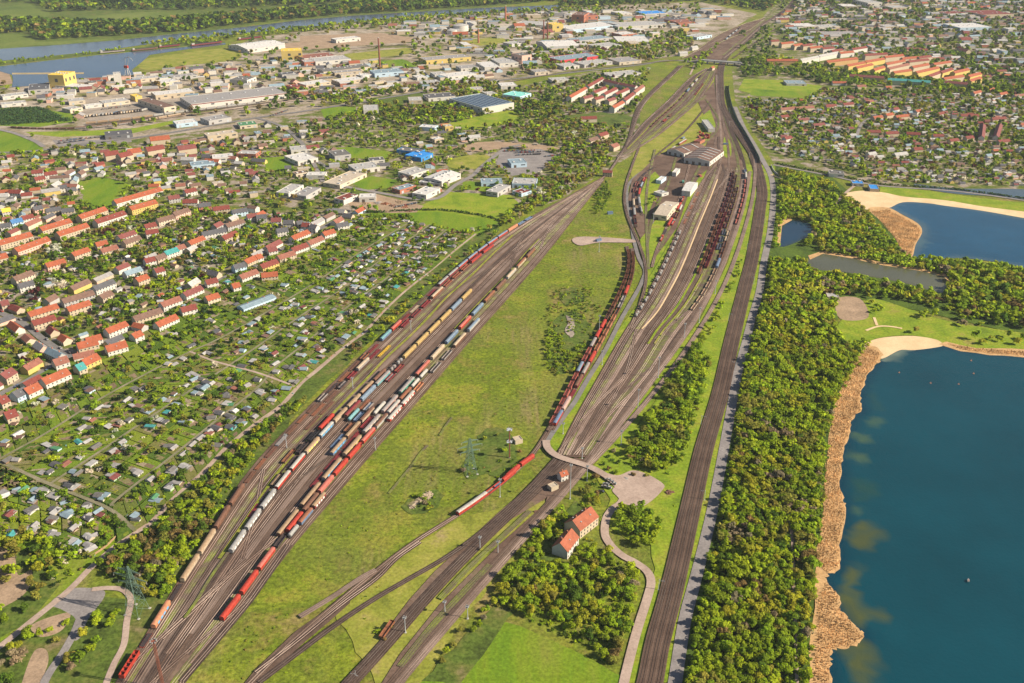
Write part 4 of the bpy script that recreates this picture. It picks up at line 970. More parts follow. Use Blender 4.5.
# ---- flat and low-pitched halls: two roof corners of the near side and one behind
def hall(tile, ax, ay, bx, by, cx, cy, h, roof, wall, label, cat='warehouse', name='warehouse', extras='', pitch=0):
    f = (lambda x, y: T(tile, x, y)) if tile else (lambda x, y: (x, y))
    A, B, C_ = G(*f(ax, ay), h), G(*f(bx, by), h), G(*f(cx, cy), h)
    u = (B-A); L = u.length; u.normalize(); n = Vector((-u.y, u.x, 0)); W = max(5, (C_-B).dot(n))
    W = min(W, 130); L = min(max(L, 6), 260); ctr = A+u*L/2+n*W/2; ang = math.atan2(u.y, u.x)
    e = empty(name, (ctr.x, ctr.y, 0), ang); hl, hw = L/2, W/2
    if pitch:
        p = hw*pitch; MB().prism([(-hw,-.05),(hw,-.05),(hw,h),(0,h+p),(-hw,h)], -hl, hl).build('wall', 'wall_'+wall, e)
        ro = MB().prism([(-hw-.3,h-.02),(0,h+p+.03),(hw+.3,h-.02),(hw+.3,h+.2),(0,h+p+.25),(-hw-.3,h+.2)], -hl-.3, hl+.3).build('roof', 'roof_'+roof, e)
    else:
        b = MB().box(-hl, hl, -hw, hw, -.05, h); t = .4
        b.box(-hl, hl, -hw, -hw+t, h-.01, h+.6).box(-hl, hl, hw-t, hw, h-.01, h+.6).box(-hl, -hl+t, -hw+t, hw-t, h-.01, h+.6).box(hl-t, hl, -hw+t, hw-t, h-.01, h+.6)
        b.build('wall', 'wall_'+wall, e)
        ro = box_part('roof', e, 'roof_'+roof, -hl+t, hl-t, -hw+t, hw-t, h-.02, h+.15)
    r = random.Random(int(abs(ctr.x)*7)); zz = lambda y: h+.14+(pitch*(hw-abs(y)) if pitch else 0)
    if L > 12:
        n_ = int(min(6, L/14))+1
        for i in range(n_):
            x = -hl+L*(i+.5)/n_
            if 'S' in extras: continue
            y = r.uniform(-.6, .6)*hw; box_part('skylight', ro, 'roof_white' if r.random() < .6 else 'steel_grey', x-1.2, x+1.2, y-min(2, hw*.3), y+min(2, hw*.3), zz(y)-.3, zz(y)+.9)
            if i % 2 == 0: box_part('loading_door', e, 'door_dark' if r.random() < .5 else 'steel_grey', x-1.8, x+1.8, -hw-.08, -hw, 0, min(4, h*.7))
            else: win(e, x, -hw, h*.5, min(6, L/n_*.6), h*.25)
        m_ = int(min(4, W/14))+1
        for i in range(m_):
            y = -hw+W*(i+.5)/m_
            for s in (-1, 1): win(e, s*hl, y, h*.5, min(5, W/m_*.6), h*.25, math.pi/2)
    if 'S' in extras:
        for i in range(8):
            x = -hl+L*(i+.7)/8.4; box_part('solar_panel_row', ro, 'solar', x-L*.035, x+L*.035, -hw*.86, hw*.86, h+.3, h+.55)
    if 'R' in extras: box_part('red_stripe', e, 'paint_maroon', -hl-.05, hl+.05, -hw-.05, -hw, h-1.6, h-.2)
    if 'V' in extras:
        for i in range(6):
            x = -hl+L*(i+.5)/6; box_part('roof_vent', ro, 'steel_grey', x-1, x+1, -1.2, 1.2, zz(0)-.2, zz(0)+1.6)
    BLD.append((ctr.x, ctr.y, max(L, W)*.45))
    for i in range(int(L/6)+1):
        for j in range(int(W/6)+1):
            q = A+u*min(L, i*6)+n*min(W, j*6); occ_add(q.x, q.y, 3)
    treg(e, label, '', cat, 'halls and factory buildings'); return e
plain('solar', (.03,.045,.09), .25, .2, .3, 0, .6)
HA = [('A',765,418,1146,372,1095,346,9,'grey','white','huge grey-roofed hall with dark red stripe beside the truck park','warehouse','R'),
 ('A',655,432,702,424,612,388,10,'brown','beige','brown-roofed hall left of the huge grey hall','warehouse',''),('A',622,383,778,366,745,354,8,'white','cream','long cream hall behind the brown-roofed hall','warehouse',''),
 ('A',335,352,378,340,325,315,6,'white','white','white shed behind the yellow silo building','warehouse',''),('A',112,362,196,356,172,334,8,'slate','grey','dark-roofed hall in front of the harbour basin','warehouse',''),
 ('A',10,388,112,376,95,368,6,'light_grey','white','long pale hall below the gravel heap at left edge','warehouse',''),('A',5,420,105,410,90,402,5,'light_grey','white','low white hall above the nursery field','warehouse',''),
 ('A',275,408,340,402,330,390,6,'light_grey','beige','beige hall in the harbour yards','warehouse',''),('A',415,415,520,402,500,390,6,'light_grey','beige','low pale hall beside the parked trucks','warehouse',''),
 ('A',280,440,330,430,320,418,6,'light_grey','beige','small pale hall left of the truck park','warehouse',''),('A',340,425,425,415,395,412,5,'white','white','white roofed row shed in the harbour yards','warehouse',''),
 ('A',830,546,950,530,930,519,8,'beige_roof','cream','long cream flat-roofed block right of the orange-roofed school','office block',''),('A',705,498,790,488,770,476,6,'white','pale_blue','white hall below the goods line','warehouse',''),
 ('A',835,485,925,470,900,455,7,'grey','grey','grey double hall below the goods line','warehouse',''),('A',420,545,530,535,510,520,6,'slate','slate','dark flat hall above the orange-roofed school','warehouse',''),
 ('A',960,505,1030,498,1010,484,5,'green','beige','green-roofed hall at the town road','warehouse',''),('A',590,655,680,648,665,630,3,'dark_red','beige','flat red sports roof below the school','hall',''),
 ('A',850,635,935,628,905,615,6,'white','white','white flat hall with many roof lights near the street trees','warehouse',''),('A',945,615,1023,618,1000,602,6,'light_grey','brick','pale hall with a red corner','warehouse',''),('A',765,665,860,655,830,642,5,'blue_grey','pale_blue','pale blue hall behind the gardens','warehouse',''),
 ('A',990,198,1140,178,1050,163,9,'white','white','very large white hall by the harbour tail','warehouse','V'),('B',60,178,115,172,110,162,7,'light_grey','white','white annex hall behind the yellow cube building','warehouse',''),
 ('A',918,318,988,322,965,305,11,'bitumen','white','dark-roofed tall hall right of the harbour yards','warehouse',''),('A',450,350,525,342,520,335,5,'white','beige','low white harbour office','warehouse',''),('A',535,320,640,310,630,300,6,'light_grey','beige','pale quay hall behind the crane','warehouse',''),
 ('A',640,335,720,322,700,310,6,'white','beige','quay hall right of the crane','warehouse',''),('A',690,312,790,300,770,292,6,'grey','grey','grey quay hall near the yellow tents','warehouse',''),
 ('B',320,160,418,150,408,143,8,'white','white','white hall standing alone on the brown gravel yard','warehouse',''),('B',238,248,380,236,345,222,8,'light_grey','white','grey-roofed hall right of the yellow cube building','warehouse',''),('B',193,235,322,222,300,208,7,'salmon','white','pale red-roofed hall right of the yellow cube building','warehouse',''),
 ('B',193,250,235,247,232,236,8,'light_grey','brick','hall with brick red side under the yellow cube','warehouse',''),('B',270,287,455,266,440,255,7,'bitumen','beige','long dark-roofed hall below the transmission mast','warehouse','V'),('B',315,293,425,284,415,275,6,'grey','cream','grey hall in front of the long dark-roofed hall','warehouse',''),
 ('B',475,295,592,286,570,273,8,'blue_grey','pale_blue','blue-grey hall with orange stock beside it','warehouse',''),('B',150,352,195,345,180,333,7,'red','brick','red hall between the scrap yards','warehouse',''),('B',200,342,300,327,285,314,6,'white','cream','white roofed workshop right of the red hall','warehouse',''),
 ('B',335,330,437,316,420,303,6,'white','cream','wide white workshop in the middle of the estate','warehouse',''),('B',340,302,400,297,390,290,5,'beige_roof','beige','beige workshop','warehouse',''),('B',428,305,465,298,450,290,5,'white','white','small white workshop','warehouse',''),
 ('B',500,352,568,345,555,337,5,'white','cream','narrow white shed at the edge of the estate grove','warehouse',''),('B',105,300,165,293,150,285,6,'slate','grey','slate-roofed workshop near the estate road','warehouse',''),
 ('B',680,243,860,228,840,214,8,'grey','yellow','long grey-roofed hall with yellow wall','warehouse',''),('B',915,270,977,266,925,247,8,'white','white','white box hall with bright wall','warehouse',''),('B',975,255,1050,250,1005,231,8,'light_grey','white','pale hall right of the white box hall','warehouse',''),
 ('B',768,310,882,295,860,282,7,'white','white','large white hall above the solar hall','warehouse',''),('B',715,300,765,296,752,285,6,'light_grey','white','grey annex left of the large white hall','warehouse',''),('B',820,275,892,270,872,258,6,'grey','white','grey hall between two white halls','warehouse',''),
 ('B',645,312,686,308,675,298,5,'white','white','small white hall left of the cluster','warehouse',''),('B',655,335,740,328,720,319,5,'light_grey','grey','low grey hall','warehouse',''),
 ('B',430,442,490,440,465,420,7,'light_grey','white','white hall with red side in the green belt','warehouse',''),('B',905,433,1032,411,872,378,11,'blue_grey','white','very large white hall with rows of solar panels','warehouse','S'),
 ('B',612,404,667,402,628,388,6,'light_grey','cream','pale hall left of the solar hall','warehouse',''),('B',690,394,800,385,770,370,6,'slate','white','dark hall behind the solar hall','warehouse',''),('B',652,508,715,512,700,500,6,'white','pale_blue','white box beyond the garden estate','warehouse',''),
 ('B',757,508,790,505,785,495,7,'beige_roof','yellow','small yellow box building','office block',''),('B',715,560,752,553,725,547,6,'white','cream','cream cube building by the dirt field','office block',''),('B',562,600,652,611,668,598,6,'bitumen','bright','dark-roofed hall with blue wall','warehouse',''),
 ('B',660,632,708,613,650,600,6,'bright_blue','bright','bright blue hall','warehouse',''),('B',140,603,204,598,185,583,6,'light_grey','white','white hall at the estate road bend','warehouse',''),('B',168,648,248,632,200,608,6,'white','white','white flat hall with skylights below the road bend','warehouse',''),
 ('B',315,626,380,618,350,598,7,'bitumen','grey','grey block with a red corner','office block',''),('B',400,682,495,668,440,650,6,'light_grey','white','long pale hall beside the green lot','warehouse',''),('B',455,645,515,640,500,628,6,'slate','white','slate block beside the green lot','office block',''),('B',860,360,918,356,900,346,6,'light_grey','cream','pale hall above the solar hall roof','warehouse',''),
 ('B',925,378,965,374,958,364,7,'light_grey','white','white cube in front of the pale hall','warehouse',''),('B',980,345,1045,342,1010,330,6,'white','white','white hall at the wood edge','warehouse',''),('B',985,378,1055,388,1020,362,6,'teal_light','pale_blue','hall with mint green round roof','warehouse',''),
 ('C',238,60,288,62,270,48,20,'brown','brick','dark brick tower block of the old factory','factory',''),('C',290,64,345,60,330,52,16,'dark_red','brick','broad brick block beside the dark tower','factory',''),('C',162,100,206,97,200,88,18,'yellow','yellow','small yellow cube factory','factory',''),
 ('C',40,224,78,219,46,208,18,'bitumen','pink','pinkish tower block standing alone','tower block',''),('C',240,120,425,100,390,84,8,'white','pale_blue','long bluish white hall of the far estate','warehouse',''),('C',425,108,612,98,580,82,8,'light_grey','white','wide pale hall of the far estate','warehouse',''),
 ('C',140,188,268,182,200,160,8,'white','white','broad white hall under the brick stack','warehouse','V'),('C',260,165,400,150,380,138,7,'blue_grey','grey','long blue-grey hall','warehouse',''),('C',425,168,555,167,500,145,7,'white','white','wide white hall left of the rail fork','warehouse',''),
 ('C',350,190,440,180,420,166,7,'light_grey','white','pale hall between the long halls','warehouse',''),('C',195,243,352,224,320,208,7,'blue_grey','paint_red','slate blue hall with red front','warehouse',''),('C',208,268,270,262,255,248,6,'light_grey','white','small white hall below the red front hall','warehouse',''),
 ('C',290,260,402,246,380,232,6,'light_grey','grey','grey hall below the red front hall','warehouse',''),('C',430,250,518,243,480,226,6,'grey','beige','grey hall near the rail fork','warehouse',''),('C',395,306,522,293,490,279,4,'light_grey','white','low pale roof above the housing horseshoe','warehouse',''),
 ('C',580,76,665,84,650,70,8,'slate','brick','dark hall with brick front','factory',''),('C',665,92,732,88,720,76,9,'salmon','brick','brick hall with pale red roof','factory',''),('C',530,57,622,52,600,41,7,'bright_blue','white','hall with blue roof in the far estate','warehouse',''),
 ('C',10,97,160,104,120,86,6,'light_grey','beige','long pale hall at the far road','warehouse',''),('C',0,178,50,172,30,162,6,'light_grey','white','white hall left of the brick stack','warehouse',''),('C',160,322,230,318,218,308,5,'light_grey','white','low white hall in the wood','warehouse',''),
 ('C',92,290,150,286,140,274,6,'grey','beige','beige hall near the pink tower','warehouse',''),('C',430,55,480,52,470,42,6,'white','white','white far hall','warehouse',''),('C',440,140,500,134,490,122,7,'white','brick','white hall with red base','warehouse',''),
 ('C',-3,656,60,652,42,634,6,'blue_grey','pale_blue','blue-white car dealer hall','showroom',''),('C',375,95,425,90,415,80,6,'blue_grey','white','blue-grey far hall','warehouse',''),('C',740,150,800,140,790,128,6,'light_grey','pale_blue','pale hall right of the rail fork','warehouse',''),
 ('F',130,95,190,60,150,50,6,'light_grey','white','white stepped hall at the estate road','warehouse',''),('F',200,106,260,72,215,62,6,'grey','grey','grey hall with darker front','warehouse',''),('F',335,62,442,14,385,0,5,'beige_roof','beige','wide beige roofed yard hall','warehouse',''),
 ('F',412,112,478,110,440,95,6,'white','white','white box beside the red-roofed hall','warehouse',''),('F',350,122,408,100,375,90,6,'red','white','bright red-roofed hall above the gardens','warehouse',''),('F',742,46,818,15,755,-2,7,'white','white','white hall with bright end wall near the long meadow','warehouse','V'),
 ('F',680,102,736,74,690,60,6,'white','white','low white hall left of the long meadow','warehouse',''),('F',575,82,640,62,610,52,5,'blue_grey','brick','small hall with red and blue sides','warehouse',''),('F',620,22,690,0,640,-14,6,'light_grey','white','pale hall in the estate middle','warehouse',''),('F',200,22,275,22,240,8,5,'white','white','flat white clubhouse','warehouse',''),
 ('F',160,18,205,10,185,2,5,'brown','beige','small brown roofed hall','warehouse',''),('F',650,50,735,55,720,44,4,'light_grey','grey','thin grey roof by the yard','warehouse',''),('F',965,92,1018,62,985,48,6,'light_grey','grey','grey gabled hall right of the long meadow','warehouse',''),('F',900,52,985,50,960,34,5,'blue_grey','pale_blue','blue and white hall beside the car park','warehouse',''),
 ('G',0,55,96,58,70,34,6,'light_grey','pale_blue','blue-white hall beside the car park','warehouse',''),('G',38,96,78,84,58,68,4,'red','pale_blue','small hall with bright red roof by the railway','warehouse',''),
 ('D',75,335,155,336,150,322,4,'blue_grey','white','grandstand roof at the sports field','grandstand',''),('D',115,108,202,106,190,92,7,'white','cream','long white block beyond the ochre houses','office block',''),('D',205,110,290,106,280,96,6,'light_grey','white','pale block beyond the ochre houses','office block',''),
 ('D',225,140,372,138,355,124,5,'grey','brick','grey-roofed school with brick side','school',''),('D',770,112,895,108,880,90,8,'white','pale_blue','large pale block of the far town','office block',''),('D',470,108,522,106,515,96,7,'light_grey','cream','cream block of the far town','office block',''),('D',300,26,360,26,350,16,8,'white','cream','cream block at the top of the town','office block',''),
 ('D',500,32,566,30,560,20,7,'light_grey','cream','pale terrace at the top of the town','office block',''),('D',400,12,458,10,450,-2,14,'light_grey','white','tall white block at the skyline','tower block',''),('D',860,60,985,56,960,38,10,'red','cream','cream block with red roof at the far right','office block',''),('D',720,56,800,52,790,42,8,'red','white','red-roofed block in the far town','office block','')]
for nm, c in {'beige_roof':(.42,.36,.29),'teal_light':(.20,.55,.50)}.items(): tile_mat('roof_'+nm, c)
plain('wall_bright', (.03,.20,.50), .7, .15, .4); plain('wall_slate', (.12,.12,.13), .7, .15, .4); plain('wall_paint_red', (.50,.04,.05), .7, .15, .4)
for q in HA:
    hall(*q[:11], cat=q[11], name={'office block':'office_block','tower block':'tower_block'}.get(q[11], q[11]), extras=q[12], pitch=.12 if q[12] == 'V' else 0)
# yellow harbour silo and cube
hall('A', 190,300, 252,302, 232,284, 26, 'yellow', 'yellow', 'tall yellow silo building at the harbour basin', 'silo building', 'silo_building', 'V')
hall('A', 452,296, 482,294, 474,288, 22, 'light_grey', 'white', 'white tower beside the harbour crane', 'tower', 'silo_tower')
hall('B', 100,206, 184,203, 178,192, 20, 'yellow', 'yellow', 'big pale yellow cube building between white halls', 'factory', 'factory')
# school with orange roof and red roofs
for q in ((598,548,676,540,R,'cream'),(415,608,470,600,'red','cream'),(470,615,520,603,'red','cream'),(508,598,560,590,R,'cream'),(582,590,650,578,'red','cream'),(708,585,780,575,'dark_red','cream')):
    rhouse('A', *q, 'by the goods line', 13, 8, 5, 0, 'school', 2, 'school_building', 'school building', group='school buildings')
# horseshoe housing
for q in ((225,385,295,345,R,'white'),(298,342,362,306,'red','white'),(370,316,430,330,'dark_red','white'),(432,330,498,342,'dark_red','white'),(400,425,442,402,R,'white'),(446,396,484,368,'red','white'),(486,364,522,338,'salmon','white'),
          (282,388,318,378,'dark_red','beige'),(325,365,372,345,'red','white'),(328,392,362,382,'red','beige'),(365,372,415,348,'red','white'),(380,398,410,388,'dark_red','beige'),(412,372,462,350,'red','white')):
    rhouse('C', *q, 'in the horseshoe estate', 10, 8.5, 3, 1, 'apartment block', 3, 'apartment_block', 'apartment block', group='horseshoe estate blocks')
for q in ((275,466,338,464,'red','beige'),(345,535,378,525,'red','cream'),(305,555,340,545,'brown','beige'),(395,580,420,570,'salmon','cream'),(668,207,700,205,'light_grey','white'),(716,185,740,182,'light_grey','white')):
    rhouse('C', *q, 'among trees left of the tracks', 11, 6, 3.5, 0)
# ochre and red-roofed quarter, upper right
for i, q in enumerate(((-5,236,118,236,R,'ochre'),(128,236,200,222,'light_grey','white'),(202,220,278,206,'light_grey','white'),(218,244,370,227,R,'ochre'),(315,258,385,245,R,'yellow'),(388,243,462,230,R,'yellow'),(10,160,42,158,'red','cream'),(50,170,100,165,R,'cream'),(100,178,135,172,R,'cream'),
        (136,178,175,174,'red','cream'),(165,187,215,182,R,'cream'),(216,190,262,186,'red','white'),(252,200,296,194,'red','cream'),(285,208,340,202,R,'white'),(335,193,392,184,'red','white'),(385,216,475,210,'red','cream'),(465,224,540,216,R,'cream'),(535,230,600,224,R,'cream'),(600,226,650,220,'red','cream'),
        (350,266,415,252,R,'yellow'),(420,275,462,262,R,'yellow'),(470,252,545,237,R,'cream'),(480,270,560,252,'salmon','cream'),(500,285,570,275,R,'yellow'),(560,242,640,233,'red','cream'),(575,264,640,252,R,'cream'),(590,285,680,265,R,'yellow'),(640,300,690,282,'red','cream'),(660,252,730,242,R,'cream'),
        (690,285,735,270,'red','yellow'),(700,310,780,298,R,'cream'),(740,285,800,272,R,'yellow'),(800,300,848,288,R,'yellow'),(328,296,465,305,'dark_red','cream'),(480,312,560,316,'teal','pale_green'),(562,317,650,322,'teal','pale_green'),(710,322,800,330,'dark_red','cream'),(805,318,848,305,R,'yellow'))):
    rhouse('D', *q, 'at upper right', 11, 9, 3.4, 0, 'apartment block', 3, 'apartment_block', 'apartment block', group='red roofed blocks of the upper right quarter')
for q in ((258,325,315,325,R,'white'),(355,340,390,338,'salmon','cream'),(470,345,492,343,R,'white'),(50,432,110,426,'salmon','cream'),(112,428,182,422,'salmon','cream'),(300,412,340,408,'red','cream'),(390,402,420,398,'salmon','white'),(50,462,80,458,'red','white'),(420,466,455,460,R,'cream'),(470,455,498,450,R,'cream'),
          (500,432,520,428,'red','white'),(510,462,560,456,R,'cream'),(590,440,610,436,R,'white'),(680,450,702,446,'red','white'),(770,456,805,455,'red','cream'),(808,457,842,456,'red','cream'),(395,520,450,520,'red','cream'),(470,527,520,524,'red','cream'),(555,527,610,530,'red','cream'),(660,536,702,536,'red','white'),
          (725,556,760,552,'red','cream'),(582,590,616,588,'red','cream'),(975,337,1030,333,R,'white'),(925,372,955,366,R,'white'),(985,378,1030,374,'salmon','white'),(880,358,905,350,R,'white'),(820,368,850,360,R,'white'),(855,545,862,492,'dark_red','white'),(912,545,930,490,'dark_red','white'),(65,548,92,542,'red','white'),(230,420,270,416,'red','cream'),
          (110,475,160,470,'dark_red','cream'),(180,495,225,490,'dark_red','cream'),(920,560,965,555,'red','cream'),(895,470,950,466,'red','cream'),(790,545,820,542,'red','cream'),(400,610,430,606,'light_grey','white'),(505,612,555,606,'light_grey','white')):
    rhouse('D', *q, 'in the garden settlement', 9, 4.5, 3, 0, group='houses of the garden settlement')
# blue-roofed beach buildings, beach huts
hall('H', 338,54, 384,56, 378,44, 4, 'bright_blue', 'white', 'flat building with bright blue roof by the beach road', 'beach house', 'beach_house'); hall('H', 408,76, 445,78, 440,60, 4, 'bright_blue', 'cream', 'smaller bright blue roofed house beside the sand', 'beach house', 'beach_house')
hall('H', 238,508, 285,510, 280,494, 3.2, 'light_grey', 'beige', 'grey flat hut between trees and sand court', 'hut', 'hut'); hall('H', 245,15, 305,18, 300,5, 5, 'bitumen', 'white', 'dark flat club building above the wood', 'clubhouse', 'clubhouse')
rhouse(None, 240,306.5, 272.5,294.4, 'blue_grey', 'pale_blue', 'beside the allotments', 11, 4, 1.6, 1, 'hall', 1, 'long_hall', 'hall')
# brick house pair near the turning area
def bighouse(p1, p2, W, wh, rh, roof, wall, label):
    c, L, a = axis(p1, p2, wh+rh); e = gable(c.x, c.y, a, L, W, wh, rh, roof, wall, 'country_house', 2, 2); tag(e, label, 'house'); return e
bighouse((572.5,520.5), (591,506.5), 12.5, 6.5, 5.0, 'rust_tile', 'cream', 'large cream house with orange roof and dormers beside the track road')
bighouse((560,543), (571.5,528.5), 10.5, 6.0, 4.8, 'rust_tile', 'white', 'smaller white-gabled house with orange roof beside the larger cream house')
bighouse((559.5,472.5), (566.5,470.0), 5, 5.0, 2.2, 'orange', 'white', 'signal box with orange roof and blue front between the tracks')
hall(None, 551.5,488.5, 558,486, 559,481, 3.5, 'beige_roof', 'cream', 'low cream annex below the orange-roofed signal box', 'hut', 'hut')
hall(None, 515.5,441.5, 521.5,440, 521,435.5, 3, 'beige_roof', 'cream', 'small cream hut near the level crossing road', 'hut', 'hut')
rhouse(None, 603,170, 612.5,170.5, 'red', 'cream', 'at the railway junction', 7, 6, 2.5, 1, 'signal box', 2, 'signal_box', 'signal box'); rhouse(None, 711,67, 713.5,66, 'orange', 'cream', 'under the road bridge', 7, 6, 2.5, 0, 'signal box', 2, 'signal_box', 'signal box')
# depot sheds
def depot(p1, p2, p3, h, label, bays):
    A, B, C_ = G(*p1, h), G(*p2, h), G(*p3, h); u = (B-A); L = u.length; u.normalize(); n = Vector((-u.y, u.x, 0)); W = (C_-B).dot(n); ctr = A+u*L/2+n*W/2
    e = empty('engine_shed', (ctr.x, ctr.y, 0), math.atan2(u.y, u.x)); hl, hw = L/2, W/2; rh = 3.2
    MB().prism([(-hl,-.05),(hl,-.05),(hl,h),(0,h+rh),(-hl,h)], -hw, hw, 0, 'y').build('wall', 'wall_white', e)
    ro = MB().prism([(-hl-.4,h),(0,h+rh+.05),(hl+.4,h),(hl+.4,h+.25),(0,h+rh+.3),(-hl-.4,h+.25)], -hw+.8, hw-.8, 0, 'y').build('roof', 'roof_brown', e)
    for i in range(bays):
        y = -hw+W*(i+.7)/(bays+.4); b = MB(); b.prism([(-hl*.86,h+rh*.14+.1),(0,h+rh+.1),(hl*.86,h+rh*.14+.1),(hl*.86,h+rh*.14+.8),(0,h+rh+1.1),(-hl*.86,h+rh*.14+.8)], y-1.2, y+1.2, 0, 'y'); b.build('roof_light', 'roof_light_grey', ro)
    n_ = max(3, int(L/8))
    for i in range(n_): x = -hl+L*(i+.5)/n_; box_part('track_door', e, 'door_dark', x-2, x+2, -hw-.07, -hw, 0, 4.8)
    for i in range(6):
        y = -hw+W*(i+.5)/6
        for s in (-1, 1): win(e, s*hl, y, 2.2, 3, 3, math.pi/2)
    BLD.append((ctr.x, ctr.y, max(L, W)*.5)); tag(e, label, 'engine shed', 'engine sheds of the depot')
z6 = lambda x, y: (660+x/8.533, 100+y/8.533)
depot(z6(62,425), z6(205,458), z6(272,372), 7, 'left engine shed of the depot with one broad pale skylight', 2)
depot(z6(205,495), z6(425,525), z6(482,425), 8, 'right engine shed of the depot with curved rows of skylights', 5)
hall(None, 708.6,129, 715,129, 719,120, 6, 'light_grey', 'white', 'white workshop behind the right engine shed', 'workshop', 'workshop')
z7 = lambda x, y: (560+x/6.827, 140+y/6.827)
hall(None, *z7(640,508), *z7(730,520), *z7(785,425), 7, 'beige_roof', 'beige', 'beige double-roofed railcar shed below the depot', 'shed', 'railcar_shed', '', .12)
hall(None, *z7(832,345), *z7(890,352), *z7(925,290), 8, 'white', 'white', 'white barrel-roofed shed beside the railcars', 'shed', 'railcar_shed', '', .2)
hall(None, *z7(655,275), *z7(690,280), *z7(708,250), 5, 'white', 'pale_blue', 'small pale blue office near the depot', 'office', 'office'); hall(None, *z7(765,222), *z7(792,225), *z7(808,195), 6, 'white', 'white', 'white cube office near the depot', 'office', 'office')
hall(None, *z7(640,355), *z7(695,372), *z7(700,345), 4, 'light_grey', 'white', 'low white yard hut below the depot', 'hut', 'hut'); hall(None, 693.5,141, 700,142, 702,139, 4, 'dark_red', 'brick', 'small red hut right of the depot curve', 'hut', 'hut')
# ---- further buildings filled in where the estates are dense
def fill(poly, spacing, zone, r, ang, Lr, Wr, hr, cat, name, word, group, keep=.6, pitched=.5, limit=999, roofs=None, detail=0):
    n = 0
    for x, y in scatter(poly, spacing, r, .4, keep):
        px = PX((x, y, 0))
        if n >= limit or not (-10 < px[0] < 1034 and -2 < px[1] < 690): continue
        L, W = r.uniform(*Lr), r.uniform(*Wr)
        if occ(x, y) or is_open(x, y) or not bfree(x, y, L*.5+1): continue
        n += 1; a = ang+r.gauss(0, .12)+(math.pi/2 if r.random() < .3 else 0)
        if r.random() < pitched:
            auto_house(x, y, a, L, W, zone, r, detail=detail, cat=cat, name=name, word=word, group=group, wh=r.uniform(*hr)*.7, rh=W*.3)
        else:
            h = r.uniform(*hr); roof = roofs and r.choice(roofs) or r.choice(['light_grey','white','bitumen','grey','blue_grey','beige_roof']); wall = wpick(pal_w, r)
            e = empty(name, (x, y, 0), a); MB().box(-L/2, L/2, -W/2, W/2, -.05, h).build('wall', 'wall_'+wall, e); ro = box_part('roof', e, 'roof_'+roof, -L/2-.15, L/2+.15, -W/2-.15, W/2+.15, h, h+.3)
            box_part('roof_hatch', ro, 'steel_grey', -1+L*.1, 1+L*.1, -.9, .9, h+.29, h+1.0)
            BLD.append((x, y, L*.5)); occ_add(x, y, W*.5); treg(e, f"{size_word(L)} {WN2.get(wall, wall)} flat {word} with {RN.get(roof, roof).replace('_roof','')} roof", zone, cat, group)
fr = random.Random(8)
fill(PP(10,100, 60,84, 150,74, 230,64, 256,76, 256,100, 200,104, 130,118, 80,122, 76,104), 24, 'in the harbour yards', fr, .35, (12,30), (8,16), (5,8), 'workshop', 'workshop', 'workshop', 'harbour workshops', .75, .3)
fill(PP(256,62, 360,58, 440,66, 500,70, 512,80, 430,92, 330,98, 256,96), 25, 'in the middle estate', fr, .35, (12,30), (8,15), (4,7), 'workshop', 'workshop', 'workshop', 'estate workshops', .6, .3)
fill(PP(400,24, 520,14, 700,10, 735,14, 700,30, 640,45, 560,64, 500,68, 430,40, 380,30), 38, 'in the far estate', fr, .2, (16,48), (11,24), (5,9), 'warehouse', 'warehouse', 'hall', 'far estate halls', .6, .15)
fill(PP(256,120, 320,116, 340,150, 400,150, 440,125, 500,140, 440,160, 450,195, 350,182, 256,165, 230,140), 24, 'in the estate left of the long meadow', fr, .3, (9,20), (7,12), (3.5,6.5), 'house', 'house', 'house', 'estate houses', .45, .6)
fill(PP(-20,160, 60,152, 130,150, 200,140, 256,140, 256,200, 180,196, 140,186, 60,178, -20,190), 19, 'in the upper left quarter', fr, .4, (9,15), (7,10), (4,6), 'house', 'house', 'house', 'upper left houses', .5, .85)
fill(PP(-10,200, 50,196, 80,205, 40,215, 20,228, -10,240), 17, 'in the upper left quarter', fr, .4, (8,13), (7,9), (4,6), 'house', 'house', 'house', 'upper left houses', .8, .8)
fill(PP(800,92, 850,96, 1024,96, 1024,180, 960,184, 880,176, 800,158, 775,150, 756,122, 760,104), 14.5, 'in the garden settlement', fr, .1, (7,11), (6,8), (3.5,5), 'house', 'house', 'house', 'houses of the garden settlement', .46, .75, 420)
fill(PP(765,20, 800,2, 1024,-6, 1024,74, 990,70, 960,52, 870,44, 800,36, 780,28), 30, 'in the far town', fr, .1, (12,30), (9,14), (6,11), 'house', 'house', 'house', 'far town houses', .6, .6, 420)
fill(PP(868,178, 890,180, 960,185, 1024,188, 1024,178, 960,174, 900,168, 870,168), 11, 'along the canal', fr, .1, (5,8), (4,5.5), (2.4,3), 'hut', 'hut', 'hut', 'canal side huts', .6, .4, 60, ['light_grey','white','beige_roof'])
fill(PP(772,28, 850,36, 960,58, 1040,76, 1040,92, 960,76, 900,60, 830,54, 790,42), 24, 'in the far town', fr, .1, (10,24), (8,12), (5,9), 'house', 'house', 'house', 'far town houses', .6, .7, 120)
print('BLD', len(BLD))
